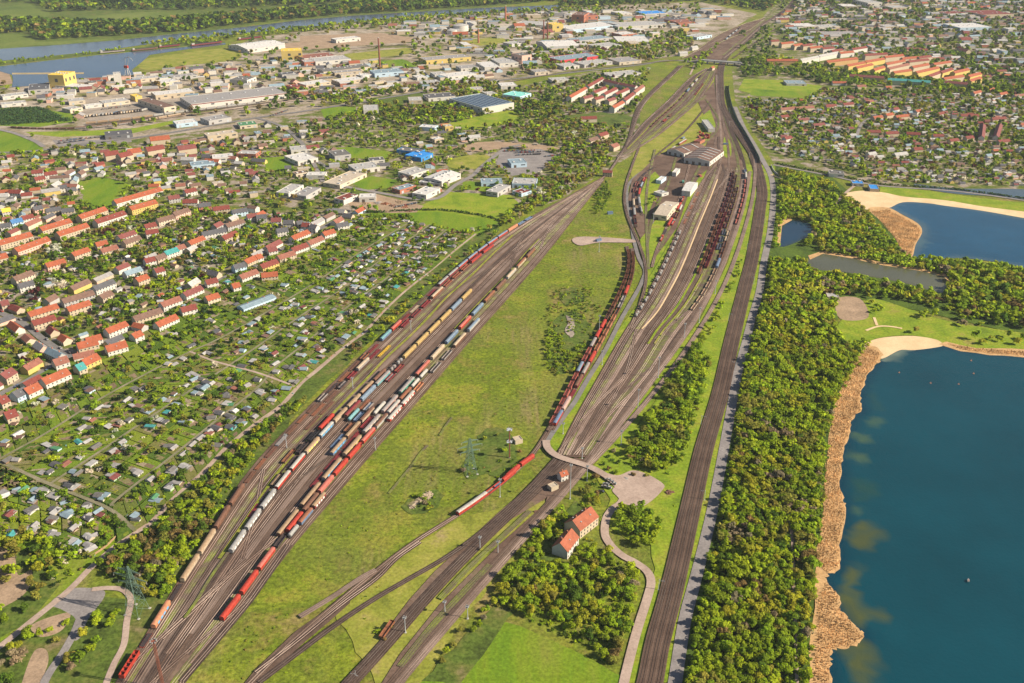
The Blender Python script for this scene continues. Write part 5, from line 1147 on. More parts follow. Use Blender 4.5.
# ------------------------------------------------------------------ allotments: plots, sheds, hedges, pools
def inview(t, m=12):
    x, y = PX((t[0], t[1], 0)); return -m < x < 1024+m and -m < y < 683+m
AR = random.Random(21); UD = None
def resample(w, n):
    S = [0]
    for a, b in zip(w, w[1:]): S.append(S[-1]+(b-a).length)
    out = []
    for i in range(n+1):
        s = S[-1]*i/n; j = 0
        while j < len(S)-2 and S[j+1] < s: j += 1
        t = (s-S[j])/max(1e-6, S[j+1]-S[j]); out.append(w[j].lerp(w[j+1], t))
    return out
S1 = PP(-60,432, 27,383, 72,358, 112,341, 175,308, 215,284, 256,264, 285,250, 322,231, 356,214)
PA0 = PP(-60,498, 0,461, 45,436, 100,401, 155,371, 190,353.5, 218,341, 256,320, 313.5,285, 366,250, 411,222.6)
P4x = PP(118,545, 152.5,522, 175,496, 200,476, 225,448.6, 256,424, 281,406, 301,383.6, 316.6,371, 338.6,352, 366,331, 389.5,306, 408.6,288.6, 436,268, 457,249, 474,234)
strips = [(S1, PA0, 30, 3), (PA0, PA[1], 26, 2), (PA[1], PA[2], 26, 2), (PA[2], P4x, 26, 2),
          (PP(-60,440, 0,466, 50,488, 108,512), PP(-60,530, 0,540, 60,545, 95,560), 8, 4)]
PV = []; PF = []; PC = []; SHEDS = []; HEDGE = []; BEDS = []
GR = [(.08,.13,.014),(.12,.18,.015),(.06,.105,.014),(.15,.19,.02),(.10,.125,.025),(.14,.14,.04)]; SO = [(.20,.145,.095),(.15,.11,.07),(.25,.20,.14),(.17,.15,.07)]
zpl = nextz()
def quad(a, b, c, d, col):
    k = len(PV); PV.extend([(p.x, p.y, zpl) for p in (a, b, c, d)]); PF.append([k, k+1, k+2, k+3]); PC.append(col)
def bil(a, b, c, d, u, v): return a.lerp(b, u).lerp(d.lerp(c, u), v)
for A_, B_, n, rows in strips:
    A = resample(crom([G(*p) for p in A_], 4), n); B = resample(crom([G(*p) for p in B_], 4), n)
    for i in range(n):
        for r in range(rows):
            v0, v1 = r/rows, (r+1)/rows
            q = [A[i].lerp(B[i], v0), A[i+1].lerp(B[i+1], v0), A[i+1].lerp(B[i+1], v1), A[i].lerp(B[i], v1)]
            wd = (q[1]-q[0]).length; m = max(1, round(wd/13))
            for j in range(m):
                e = [bil(*q, j/m, 0), bil(*q, (j+1)/m, 0), bil(*q, (j+1)/m, 1), bil(*q, j/m, 1)]
                if not inview(((e[0]+e[2])/2), 30): continue
                quad(bil(*e,.03,.03), bil(*e,.97,.03), bil(*e,.97,.97), bil(*e,.03,.97), AR.choice(GR))
                for k in range(AR.choice([2,2,3,4,5])):
                    s, t = AR.uniform(.16,.5), AR.uniform(.10,.34); u, v = AR.uniform(.04,.95-s), AR.uniform(.04,.95-t)
                    zz = zpl; BEDS.append(([bil(*e,u,v), bil(*e,u+s,v), bil(*e,u+s,v+t), bil(*e,u,v+t)], AR.choice(SO) if AR.random() < .7 else AR.choice(GR)))
                if AR.random() < .6: HEDGE.append((bil(*e,0,0), bil(*e,0,1)))
                if AR.random() < .35: HEDGE.append((bil(*e,0,0), bil(*e,1,0)))
                if AR.random() < (.80 if rows != 3 else .5):
                    u, v = AR.uniform(.25,.75), AR.choice([AR.uniform(.25,.4), AR.uniform(.6,.8)]); p = bil(*e, u, v); d = e[1]-e[0]
                    SHEDS.append((p, math.atan2(d.y, d.x)+AR.gauss(0,.08)))
                    if AR.random() < .9: p2 = bil(*e, u+AR.uniform(-.15,.15), v+AR.choice([-.16,.16])); SHEDS.append((p2, math.atan2(d.y, d.x)+AR.gauss(0,.2)+math.pi/2))
o = mesh_obj('garden_plots', PV, PF, 'plots'); o['kind'] = 'structure'
def colattr(o, cols, dom='CORNER'):
    at = o.data.color_attributes.new('col', 'FLOAT_COLOR', 'CORNER'); arr = []
    for p, c in zip(o.data.polygons, cols): arr += [[*c, 1]]*p.loop_total
    at.data.foreach_set('color', np.array(arr, dtype=np.float32).ravel())
colattr(o, PC)
V = []; Fc = []; zb = nextz(.02)
zp = zb+.05
for q, c in BEDS:
    k = len(V); z = zb+.004*(k % 5); V += [(p.x, p.y, z) for p in q]; Fc.append([k,k+1,k+2,k+3])
o = mesh_obj('garden_beds', V, Fc, 'plots'); o['kind'] = 'structure'; colattr(o, [c for q, c in BEDS])
for p_ in [PA0]+PA[1:]: ribbon('garden_path', p_, 2.2, 'garden_path', z=zp)
ribbon('garden_path', PP(-60,440, 0,463.5, 50,486, 108,510, 135,532), 2.8, 'garden_path', z=zp+.01); ribbon('garden_path', PP(190,353, 215,363, 256,374, 290,386), 2.4, 'dirt_road', z=zp+.01)
# hedges: leafy quads along plot lines, one mass
hv = []; hc = []; hr = np.random.RandomState(2)
def leafline(a, b, w, h, step, base):
    L = (b-a).length; n = int(L/step); 
    if n < 1: return
    t = hr.rand(n*2); P = np.array([a.x, a.y, 0])+np.outer(t, [b.x-a.x, b.y-a.y, 0]); P[:, :2] += hr.normal(size=(len(t), 2))*w*.4; P[:, 2] = hr.uniform(.25, 1, len(t))*h
    nr = hr.normal(size=P.shape); nr[:, 2] = abs(nr[:, 2])+.4; nr /= np.linalg.norm(nr, axis=1)[:, None]; t1 = np.cross(nr, hr.normal(size=P.shape)); t1 /= np.linalg.norm(t1, axis=1)[:, None]; t2 = np.cross(nr, t1); s = w*.55
    hv.append(np.stack([P-t1*s, P-t2*s, P+t1*s, P+t2*s], 1).reshape(-1, 3)); k = hr.uniform(.6, 1.3, (len(t), 1)); hc.append(np.array(base)[None, :]*k)
for a, b in HEDGE: leafline(a, b, .9, 1.1, 1.1, AR.choice([(.08,.15,.013),(.11,.18,.016),(.06,.115,.013)]))
for p in PA+[PP(-60,440, 0,463.5, 50,486, 108,510, 130,528)]:
    w = crom([G(*q) for q in p], 4)
    for d in (-2.1, 2.1):
        ow = offset(w, d)
        for a, b in zip(ow, ow[1:]): leafline(a, b, 1.2, 1.6, .55, (.06,.125,.012))
for p, d in ((PP(773,165, 830,176, 880,186, 960,192, 1060,206), 8), (PP(356,214, 440,211, 500,222, 476,236), 2), (PP(0,470, 50,492, 108,516), 0)):
    w = crom([G(*q) for q in p], 4); w = offset(w, d)
    for a, b in zip(w, w[1:]): leafline(a, b, 2.2, 2.2, .9, (.05,.10,.015))
# sheds: shared unit meshes, one body and roof per colour
SB = {}
def shed_mesh(kind, form, mat):
    k = (kind, form, mat)
    if k in SB: return SB[k]
    b = MB()
    if kind == 'wall':
        if form == 'gable': b.prism([(-.5,-.03),(.5,-.03),(.5,.75),(0,1.0),(-.5,.75)], -.5, .5)
        elif form == 'lean': b.prism([(-.5,-.03),(.5,-.03),(.5,.95),(-.5,.75)], -.5, .5)
        else: b.box(-.5,.5,-.5,.5,-.03,.88)
    else:
        if form == 'gable': b.prism([(-.58,.72),(0,1.02),(.58,.72),(.58,.77),(0,1.08),(-.58,.77)], -.55, .55)
        elif form == 'lean': b.prism([(-.57,.74),(.57,.97),(.57,1.02),(-.57,.79)], -.56, .56)
        else: b.box(-.56,.56,-.56,.56,.88,.93)
    me = bpy.data.meshes.new(kind); me.from_pydata([tuple(v) for v in b.v], [], b.f); me.materials.append(MATS[mat]); SB[k] = me; return me
SROOF = [('blue_grey',5),('grey',5),('slate',4),('light_grey',4),('brown',2.5),('bitumen',4),('teal',.8),('green',.6),('salmon',1.2),('dark_red',1),('white',.8)]
SWALL = [('white',4),('beige',3),('brown',3),('cream',2),('pale_green',1),('yellow',.6),('pale_blue',.7),('pink',.6),('grey',1)]
SHEDS = [s for s in SHEDS if bfree(s[0].x, s[0].y, 3) and inview(s[0], 8) and not occ(s[0].x, s[0].y)]
# extra sheds along the canal, in the upper left gardens
for poly, sp in ((PP(110,320, 215,270, 340,205, 356,214, 256,262, 215,283, 112,339), 15), (PP(-10,240, 120,250, 200,230, 300,215, 215,270, 110,325, 30,312), 15), (PP(-10,215, 60,205, 100,212, 40,235, -10,238), 16)):
    for x, y in scatter(poly, sp, AR, .45, .55):
        if bfree(x, y, 3.5) and not occ(x, y): SHEDS.append((Vector((x, y, 0)), AR.uniform(0, 3.14)))
SHEDS.sort(key=lambda s: s[0].length)
ZS = lambda p: 'in the lower allotments' if PX(p)[1] > 430 else 'in the middle allotments' if PX(p)[1] > 330 else 'in the upper allotments' if PX(p)[0] > 215+(330-PX(p)[1])*1.15 else 'behind the terraced houses'
RESTS = []
for i, (p, a) in enumerate(SHEDS):
    form = AR.choice(['gable','gable','gable','lean','flat']); L, W, h = AR.uniform(4.0,8.2), AR.uniform(3.4,5.4), AR.uniform(2.6,4.0); rf, wl = wpick(SROOF, AR), wpick(SWALL, AR)
    occ_add(p.x, p.y, 1.6); BLD.append((p.x, p.y, 2.5))
    if i < 285:
        e = empty('garden_shed', (p.x, p.y, 0), a); e.scale = (L, W, h)
        wo = link(bpy.data.objects.new('wall', shed_mesh('wall', form, 'wall_'+wl)), e); ro = link(bpy.data.objects.new('roof', shed_mesh('roof', form, 'roof_'+rf)), e)
        if PX(p)[1] > 300: 
            d = bpy.data.objects.new('door', UD) if UD else None
            if d is None:
                me = bpy.data.meshes.new('door'); b = MB().box(-.09,.09,-.515,-.5,0,.68); me.from_pydata([tuple(v) for v in b.v], [], b.f); me.materials.append(MATS['door_dark']); UD = me; d = bpy.data.objects.new('door', UD)
            link(d, e); w_ = bpy.data.objects.new('window', UW); w_.location = (.28,-.5,.34); w_.scale = (.2, .3, .25); link(w_, e)
        treg(e, f"{'large' if L > 6.9 else 'small' if L < 5.2 else 'mid-sized'} {WN2.get(wl, wl)} {'gabled' if form == 'gable' else 'sloped' if form == 'lean' else 'flat'} shed with {RN.get(rf, rf)} roof", ZS(p), 'shed', 'garden sheds of the allotments')
    else: RESTS.append((p, a, form, L, W, h, rf, wl))
def joined(name, parts, label):
    """parts: (mesh, matrix)"""
    V = []; Fc = []; MI = []; ML_ = []; idx = {}
    for me, M in parts:
        k = len(V); mm = [m.name for m in me.materials]
        V += [M @ v.co for v in me.vertices]
        flip = M.determinant() < 0
        for f in me.polygons:
            vs = [k+i for i in f.vertices]; Fc.append(vs[::-1] if flip else vs)
            nme = mm[f.material_index]
            if nme not in idx: idx[nme] = len(ML_); ML_.append(me.materials[f.material_index])
            MI.append(idx[nme])
    n = bpy.data.meshes.new(name); n.from_pydata(V, [], Fc)
    for m in ML_: n.materials.append(m)
    n.polygons.foreach_set('material_index', MI); o = link(bpy.data.objects.new(name, n)); o['kind'] = 'stuff'; o['label'] = label; return o
parts = []
for p, a, form, L, W, h, rf, wl in RESTS:
    M = Matrix.Translation((p.x, p.y, 0)) @ Matrix.Rotation(a, 4, 'Z') @ Matrix.Diagonal((L, W, h, 1)); parts += [(shed_mesh('wall', form, 'wall_'+wl), M), (shed_mesh('roof', form, 'roof_'+rf), M)]
if parts: joined('garden_sheds', parts, 'farther small sheds and huts in the gardens')
print('SHEDS', len(SHEDS))
# clutter: greenhouses, tables, tarps, trampolines on the plots (too many to tell apart)
b = []
def cm(col): 
    me = bpy.data.meshes.new('clutter'); q = MB().box(-.5,.5,-.5,.5,0,1); me.from_pydata([tuple(v) for v in q.v], [], q.f); me.materials.append(MATS[col]); return me
CM = [cm(c) for c in ('roof_grey','roof_light_grey','paint_lightblue','wall_brown','wall_beige','paint_teal','concrete','roof_blue_grey','paint_salmon')]
for p, a in SHEDS:
    for k in range(AR.choice([2,3,4,5])):
        d = Vector((AR.uniform(-8,8), AR.uniform(-8,8), 0)); M = Matrix.Translation((p.x+d.x, p.y+d.y, 0)) @ Matrix.Rotation(a, 4, 'Z') @ Matrix.Diagonal((AR.uniform(.5,2.2), AR.uniform(.5,1.5), AR.uniform(.3,1.5), 1)); b.append((AR.choice(CM), M))
joined('garden_clutter', b, 'scattered garden furniture, water butts and cold frames on the plots')
# swimming pools one can make out
def pool(px, py, r, label):
    c = G(px, py); e = empty('garden_pool', (c.x, c.y, 0)); m = MB()
    for i in range(20):
        a0, a1 = 2*math.pi*i/20, 2*math.pi*(i+1)/20; k = len(m.v)
        m.v += [Vector((r*math.cos(a0), r*math.sin(a0), 0)), Vector((r*math.cos(a1), r*math.sin(a1), 0)), Vector((r*math.cos(a1), r*math.sin(a1), .9)), Vector((r*math.cos(a0), r*math.sin(a0), .9)),
                Vector((.9*r*math.cos(a0), .9*r*math.sin(a0), .9)), Vector((.9*r*math.cos(a1), .9*r*math.sin(a1), .9)), Vector((.9*r*math.cos(a1), .9*r*math.sin(a1), .5)), Vector((.9*r*math.cos(a0), .9*r*math.sin(a0), .5))]
        m.f += [[k,k+1,k+2,k+3],[k+3,k+2,k+5,k+4],[k+4,k+5,k+6,k+7]]; m.m += [0]*3
    m.build('rim', 'paint_lightblue', e); w = MB(); w.bar((0,0,.7), (0,0,.78), r*.9, n=20); w.build('water', 'pool_blue', e); tag(e, label, 'pool', 'round garden pools'); occ_add(c.x, c.y, r)
pool(65.5,484.5, 2.9, 'largest turquoise round pool beside the lower cross path'); pool(73,463, 2.1, 'turquoise round pool below the blue shed roofs'); pool(178,437, 2.3, 'turquoise round pool in the middle allotments'); pool(136,504, 1.9, 'dark blue round pool near the dirt road'); pool(100,395, 2.0, 'small turquoise pool left of the first garden path')
pool(89,496, 1.6, 'small blue tub beside the green plot of the lower gardens')
hv_all = np.concatenate(hv); hc_all = np.concatenate(hc)
# ------------------------------------------------------------------ vegetation
PAL = {'fresh':(.29,.38,.014),'mid':(.20,.29,.014),'dark':(.085,.15,.014),'yellow':(.33,.34,.022),'olive':(.24,.235,.036),'brown':(.21,.15,.05),
       'bare':(.27,.22,.13),'copper':(.09,.025,.025),'blossom':(.55,.52,.40),'deep':(.03,.065,.016)}
PALW = {'fresh':'fresh light green','mid':'mid green','dark':'dark green','yellow':'yellow-green','olive':'olive green','brown':'brownish','bare':'grey-brown half bare','copper':'dark copper-leaved','blossom':'pale blossoming','deep':'very dark evergreen'}
def crown_proto(seed, n, form='broad', leaf=.16):
    """unit crown: x,y in -1..1, z 0..1 (base to top); many small leaf-clump quads through several lobes"""
    r = np.random.RandomState(seed)
    nl = {'broad':9,'bush':6,'tall':8,'cone':1,'open':12}[form]
    L = []
    for i in range(nl):
        a = r.uniform(0, 2*math.pi); d = r.uniform(.1, .72)
        if form == 'tall': d *= .6
        zc = r.uniform(.38, .8) if form != 'bush' else r.uniform(.25, .6)
        if form == 'tall': zc = .25+.6*(i+.5)/nl
        rr = r.uniform(.20, .50) if form != 'open' else r.uniform(.14, .32)
        L.append((d*math.cos(a), d*math.sin(a), zc, rr, rr*r.uniform(.42, .62)))
    if form != 'cone': L.append((0, 0, .6 if form != 'bush' else .45, .5, .34))
    V = []; C = []
    per = n//len(L)+1
    for (x, y, z, rr, rz) in L:
        if form == 'cone':
            t = r.rand(per*2)**.7; a = r.rand(per*2)*2*math.pi
            rad = (1-t)*.95*(.75+.35*r.rand(per*2)); P = np.stack([rad*np.cos(a), rad*np.sin(a), .06+t*.94], 1); nrm = np.stack([np.cos(a), np.sin(a), np.full(len(a), .5)], 1)
        else:
            d = r.normal(size=(per, 3)); d /= np.linalg.norm(d, axis=1)[:, None]; d[:, 2] = np.where(d[:, 2] < -.35, -d[:, 2], d[:, 2])
            k = r.uniform(.72, 1.12, (per, 1)); P = np.array([x, y, z])+d*k*np.array([rr, rr, rz]); nrm = d*np.array([1, 1, 1.2])
        nrm = nrm+r.normal(size=nrm.shape)*.30+np.array([0, 0, .25]); nrm /= np.linalg.norm(nrm, axis=1)[:, None]
        t1 = np.cross(nrm, r.normal(size=nrm.shape)); t1 /= np.linalg.norm(t1, axis=1)[:, None]; t2 = np.cross(nrm, t1)
        s = leaf*r.uniform(.6, 1.3, (len(P), 1)); s2 = s*r.uniform(.55, 1., (len(P), 1))
        q = np.stack([P-t1*s-t2*s2*.4, P+t1*s*.3-t2*s2, P+t1*s+t2*s2*.4, P-t1*s*.3+t2*s2], 1)
        q[:, :, 2] = P[:, None, 2]+(q[:, :, 2]-P[:, None, 2])*.55
        V.append(q.reshape(-1, 3)); lob = r.uniform(.82, 1.18)
        C.append(lob*r.uniform(.72, 1.28, len(P)))
    V = np.concatenate(V); C = np.concatenate(C)
    V[:, 2] = np.maximum(V[:, 2], .02)
    return V.astype(np.float32), C.astype(np.float32)
FORMS = ['broad','broad','broad','tall','open','broad']
P_HI = [crown_proto(i+1, 520, f, .115) for i, f in enumerate(FORMS)]
P_MID = [crown_proto(i+20, 150, f, .19) for i, f in enumerate(FORMS)]
P_LO = [crown_proto(i+40, 46, f, .32) for i, f in enumerate(FORMS)]
P_XLO = [crown_proto(i+60, 20, 'broad', .5) for i in range(5)]
P_BUSH = [crown_proto(i+80, 80, 'bush', .26) for i in range(5)]
P_BUSHLO = [crown_proto(i+90, 26, 'bush', .42) for i in range(5)]
P_CONE = [crown_proto(99, 160, 'cone', .15)]
def merged(name, protos, items, label, trunk=True):
    """items: x,y,z0,r,h,colour,rot ; one object"""
    by = {}
    R = np.random.RandomState(len(items)+3)
    for it in items: by.setdefault(R.randint(len(protos)), []).append(it)
    Vs = []; Cs = []
    for k, L in by.items():
        V, C = protos[k]; n = len(L); A = np.array([[i[0], i[1], i[2], i[3], i[4], i[6]] for i in L], dtype=np.float32)
        c, s = np.cos(A[:, 5])[:, None], np.sin(A[:, 5])[:, None]
        X = (V[None, :, 0]*c-V[None, :, 1]*s)*A[:, 3:4]+A[:, 0:1]; Y = (V[None, :, 0]*s+V[None, :, 1]*c)*A[:, 3:4]+A[:, 1:2]; Z = V[None, :, 2]*A[:, 4:5]+A[:, 2:3]
        Vs.append(np.stack([X, Y, Z], 2).reshape(-1, 3))
        col = np.array([i[5] for i in L], dtype=np.float32)
        Cs.append((col[:, None, :]*C[None, :, None]).reshape(-1, 3))
    V = np.concatenate(Vs); C = np.concatenate(Cs)
    me = fast_mesh(name, V, C, 'foliage'); o = link(bpy.data.objects.new(name, me)); o['kind'] = 'stuff'; o['label'] = label
    return o
def fast_mesh(name, V, C, mat):
    nf = len(V)//4; me = bpy.data.meshes.new(name)
    me.vertices.add(len(V)); me.vertices.foreach_set('co', V.astype(np.float32).ravel())
    me.loops.add(nf*4); me.loops.foreach_set('vertex_index', np.arange(nf*4, dtype=np.int32))
    me.polygons.add(nf); me.polygons.foreach_set('loop_start', np.arange(0, nf*4, 4, dtype=np.int32))
    try: me.polygons.foreach_set('loop_total', np.full(nf, 4, dtype=np.int32))
    except Exception: pass
    me.update(calc_edges=True)
    a = me.color_attributes.new('col', 'FLOAT_COLOR', 'CORNER')
    cc = np.ones((nf, 4, 4), dtype=np.float32); cc[:, :, :3] = C[:, None, :]
    a.data.foreach_set('color', cc.ravel()); me.materials.append(MATS[mat]); return me
def jcol(name, r): 
    k = r.uniform(.8, 1.22); h = r.uniform(-.1, .1); c = PAL[name]; return (c[0]*k*(1+h), c[1]*k, c[2]*k)
def pick(mixd, r):
    t = r.random()*sum(mixd.values())
    for k, v in mixd.items():
        t -= v
        if t <= 0: return k
    return k
FOREST = {'fresh':7,'mid':5,'yellow':3,'dark':1.0,'olive':1.8,'brown':.35,'bare':.4}
GARDEN = {'fresh':2.4,'mid':4,'dark':4.5,'olive':1.6,'yellow':.5,'copper':.4,'blossom':.5,'brown':.7,'deep':1.2}
SCRUB = {'fresh':3,'mid':4,'olive':3,'dark':2,'yellow':1.5,'brown':1.2,'bare':.5}
WILD = {'mid':5,'dark':3,'olive':3,'fresh':2,'brown':1,'bare':.5}
TREES = []   # x,y,r,h,colour,zone
def grow(poly, spacing, rmin, rmax, mixd, zone, keep=1, seed=1, jit=.42, clear=True, hr=(1.1,2.05)):
    r = random.Random(seed)
    for x, y in scatter(poly, spacing, r, jit, keep):
        if (clear and occ(x, y)) or is_open(x, y): continue
        cr_ = random.Random(int((x+6*math.sin(y*.09))//17)*7919+int((y+6*math.sin(x*.07))//17)*104729+seed)
        sp = pick(mixd, cr_ if r.random() < .6 else r); big = cr_.uniform(0, 1)
        rr = rmin+(rmax-rmin)*(r.random()*.55+big*.45)
        if r.random() < .06: rr *= 1.25
        TREES.append([x, y, rr, rr*r.uniform(*hr), sp, zone])
def lone(pts, rmin, rmax, mixd, zone, seed=1, hr=(1.1,2.05)):
    r = random.Random(seed)
    for p in pts:
        c = G(*p[:2]); rr = r.uniform(rmin, rmax) if len(p) < 3 else p[2]
        TREES.append([c.x, c.y, rr, rr*r.uniform(*hr), pick(mixd, r) if len(p) < 4 else p[3], zone])
# forest between the road and the lakes
grow(PP(780,170, 822,180, 846,198, 868,215, 880,232, 900,250, 905,258, 850,252, 812,246, 778,250, 768,262, 776,215), 6.5, 3.4, 5.2, FOREST, 'above the small ponds', seed=2)
grow(PP(764,290, 770,262, 800,262, 812,270, 850,279, 842,296, 834,302, 834,326, 848,352, 858,362, 840,388, 832,410, 826,440, 780,440, 719,470, 731,410, 746,340), 4.8, 2.4, 5.4, FOREST, 'in the lakeside wood', seed=3)
grow(PP(719,470, 780,440, 825,440, 820,500, 816,560, 811,620, 808,700, 676,700, 689,640, 705,560), 4.7, 2.3, 5.3, FOREST, 'in the lower right wood', seed=4)
grow(PP(948,288, 930,276, 940,268, 905,259, 960,264, 1024,272, 1100,284, 1100,340, 1024,330, 1000,322, 975,316, 955,305), 7, 4, 6, FOREST, 'between the two lakes', seed=5)
grow(PP(850,277, 893,284, 915,289, 940,296, 935,302, 900,300, 870,292, 850,286), 6.5, 3.2, 5, FOREST, 'by the meadow pond', .8, 6)
lone(PP(871,304, 876,308, 873,313, 880,310, 918,303, 926,305, 935,303, 950,308, 958,314, 962,320, 970,322, 980,325, 921,318, 926,316, 934,317, 915,333, 961,326, 990,340, 1000,342, 1008,338, 1016,345, 1022,340, 975,340, 982,344, 860,296, 868,298, 884,298), 3, 5.5, FOREST, 'on the beach meadow', 7)
grow(PP(845,345, 868,340, 873,345, 855,362, 846,360), 4, 2, 3, FOREST, 'at the reed edge', .8, 8)
# trees between main yard and right-hand main line
grow(PP(685,345, 700,352, 710,365, 700,400, 690,430, 684,460, 668,475, 640,468, 625,452, 640,430, 662,405, 668,380), 5.4, 3.2, 5.0, {'fresh':5,'mid':5,'yellow':1,'olive':1,'dark':1}, 'beside the main line', .93, 9)
grow(PP(740,258, 744,262, 732,290, 720,318, 705,350, 692,355, 700,335, 716,308, 730,282), 5, 2, 3.2, {'fresh':4,'mid':3,'yellow':1}, 'on the railway verge', .5, 10)
grow(PP(612,452, 640,448, 662,468, 650,478, 615,474, 600,470), 6, 1.6, 2.8, SCRUB, 'above the turning area', .6, 11)
grow(PP(586,480, 598,478, 602,495, 596,510, 585,500, 578,497), 4.5, 2.0, 3.2, SCRUB, 'beside the parked cars', .8, 12)
grow(PP(618,512, 632,508, 648,512, 662,522, 658,540, 645,548, 630,545, 616,530), 4.6, 2.8, 4.2, {'fresh':4,'mid':5,'dark':1}, 'in the round grove', 1, 13)
grow(PP(545,520, 560,510, 568,520, 560,535, 548,545, 560,558, 585,548, 600,546, 615,548, 632,560, 640,575, 636,600, 626,640, 614,668, 600,655, 580,640, 560,625, 530,618, 500,610, 488,602, 505,575, 525,550), 5.3, 2.6, 4.4, FOREST, 'below the cream house', .88, 14)
grow(PP(488,602, 505,612, 480,630, 450,655, 436,672, 430,665, 455,636), 5.5, 1.8, 3.2, SCRUB, 'by the lower meadow', .65, 15)
grow(PP(575,500, 590,520, 600,508, 590,495), 5, 1.5, 2.5, SCRUB, 'behind the cream house', .5, 16)
# scrub strip left of the main yard
grow(PP(250,440, 282,410, 300,400, 312,396, 300,408, 280,432, 250,462, 232,485, 212,525, 195,550, 178,578, 165,600, 150,600, 130,590, 112,575, 98,568, 125,545, 155,525, 190,490, 225,455), 6, 2.8, 4.8, SCRUB, 'beside the freight yard', .85, 17)
grow(PP(128,560, 180,540, 200,545, 172,585, 140,583), 5.5, 3.4, 5.2, {'mid':3,'olive':3,'fresh':2,'dark':3}, 'beside the freight yard', .6, 18)
grow(PP(350,350, 400,308, 470,250, 500,230, 500,236, 450,274, 400,318, 350,362), 6, 2.4, 4, SCRUB, 'above the freight yard', .7, 19)
grow(PP(470,236, 480,215, 505,218, 520,206, 560,180, 590,168, 606,150, 612,165, 590,180, 560,200, 520,220, 500,228), 8, 3.2, 5, SCRUB, 'along the railway curve', .75, 20)
grow(PP(84,600, 92,610, 118,608, 116,628, 104,640, 92,655, 78,668, 68,683, 58,676, 70,655, 84,635), 6.5, 2.6, 4.6, SCRUB, 'between the two dirt tracks', .6, 21)
grow(PP(-30,500, 30,520, 60,545, 80,555, 40,600, 10,625, -30,640), 6.5, 2.8, 5, SCRUB, 'at the left edge', .7, 22)
grow(PP(-20,640, 20,640, 34,625, 40,640, 20,660, 15,690, -20,700), 6.5, 2.8, 4.5, SCRUB, 'at the bottom left', .75, 23)
grow(PP(32,640, 60,625, 70,622, 66,640, 40,665), 5, 2, 3.4, SCRUB, 'at the bottom left', .4, 24)
# bushes in the middle meadow
grow(PP(548,330, 568,340, 560,352, 590,340, 596,352, 575,372, 556,376, 545,362, 545,345), 4, 1.4, 2.6, {'fresh':4,'mid':3,'olive':2}, 'in the middle bushes', .8, 25)
grow(PP(556,290, 590,285, 602,312, 592,340, 570,334, 545,342, 545,315), 4.5, 1.0, 2.1, SCRUB, 'in the middle bushes', .5, 26)
grow(PP(596,185, 606,182, 612,196, 604,212, 594,215), 6, 1.8, 3.2, {'mid':4,'dark':2}, 'by the depot curve', .8, 27)
lone(PP(470,475, 460,470, 500,462, 505,452, 498,478, 425,505, 432,508, 420,498, 414,497, 392,628, 384,640, 376,633, 380,632, 515,470, 520,452, 652,200, 657,204), 1.4, 3.0, SCRUB, 'on the middle meadow', 28)
lone(PP(648,206, 652,199, 655,203), 3, 4, {'fresh':1}, 'beside the railcar shed', 29)
for k_, q_ in enumerate((PP(764,290, 770,262, 800,262, 812,270, 850,279, 842,296, 834,302, 834,326, 848,352, 862,362, 845,388, 835,410, 829,440, 825,500, 820,560, 815,620, 810,700, 676,700, 690,640, 706,560, 720,470, 732,410, 747,340),
                       PP(488,602, 505,575, 545,520, 560,510, 600,546, 640,565, 636,600, 626,640, 612,672, 580,645, 530,622), PP(250,440, 300,400, 250,462, 212,525, 165,600, 112,580, 98,568, 155,525, 225,455), PP(640,468, 625,452, 662,405, 685,345, 710,365, 690,440, 668,475))):
    grow(q_, 4.0, 1.2, 2.3, {'fresh':4,'mid':5,'olive':2,'dark':2,'yellow':1}, 'in the undergrowth', .75, 70+k_)
# town and gardens
r_ = random.Random(31)
TOWN_POLY = PP(-60,205, 100,202, 250,212, 350,214, 256,262, 215,283, 112,339, 45,372, -60,420)
grow(TOWN_POLY, 5.8, 1.6, 4.7, GARDEN, 'among the terraces', .74, 32)
ALLOT = PP(-60,440, 27,383, 112,341, 215,285, 256,265, 356,216, 440,214, 497,226, 470,236, 405,290, 345,345, 296,386, 252,424, 220,450, 170,497, 148,520, 90,562, 55,592, 30,560, 0,548, -60,540)
grow(ALLOT, 9.5, 2.4, 4.6, {'dark':4,'mid':4,'fresh':2,'deep':1,'blossom':.5,'olive':1}, 'in the allotment gardens', .6, 133)
grow(ALLOT, 3.6, .9, 2.5, GARDEN, 'in the allotment gardens', .6, 33)
grow(PP(-60,150, 256,140, 330,115, 470,98, 600,74, 650,70, 640,105, 630,140, 600,160, 560,200, 500,215, 350,212, 100,200, -60,205), 10, 2.8, 5.2, GARDEN, 'around the industrial estate', .6, 34)
grow(PP(256,85, 330,94, 420,84, 470,80, 500,84, 500,98, 470,112, 440,118, 400,112, 330,100, 256,102), 10, 4, 6, WILD, 'in the green belt by the goods line', .8, 35)
grow(PP(330,100, 430,110, 520,100, 560,104, 560,115, 480,125, 400,125, 340,120), 11, 3.5, 6, {'mid':4,'dark':3,'fresh':2,'olive':2}, 'in the grove before the solar roof hall', .7, 36)
grow(PP(540,125, 590,118, 620,140, 600,165, 560,178, 540,165, 520,150, 530,135), 11, 3.5, 6, {'mid':3,'brown':2,'olive':3,'fresh':2}, 'near the curved housing block', .7, 37)
grow(PP(-60,88, 130,80, 256,40, 520,10, 700,4, 690,50, 560,72, 256,118, 100,138, -60,150), 20, 4, 7, WILD, 'in the harbour quarter', .35, 38)
grow(PP(520,50, 600,44, 680,30, 700,50, 660,60, 580,70, 520,74), 14, 4, 7, WILD, 'in the green belt beyond the housing block', .7, 39)
grow(PP(700,56, 720,44, 700,70, 690,68, 684,62), 12, 4, 6, {'fresh':2,'mid':3}, 'by the rail fork', .8, 40)
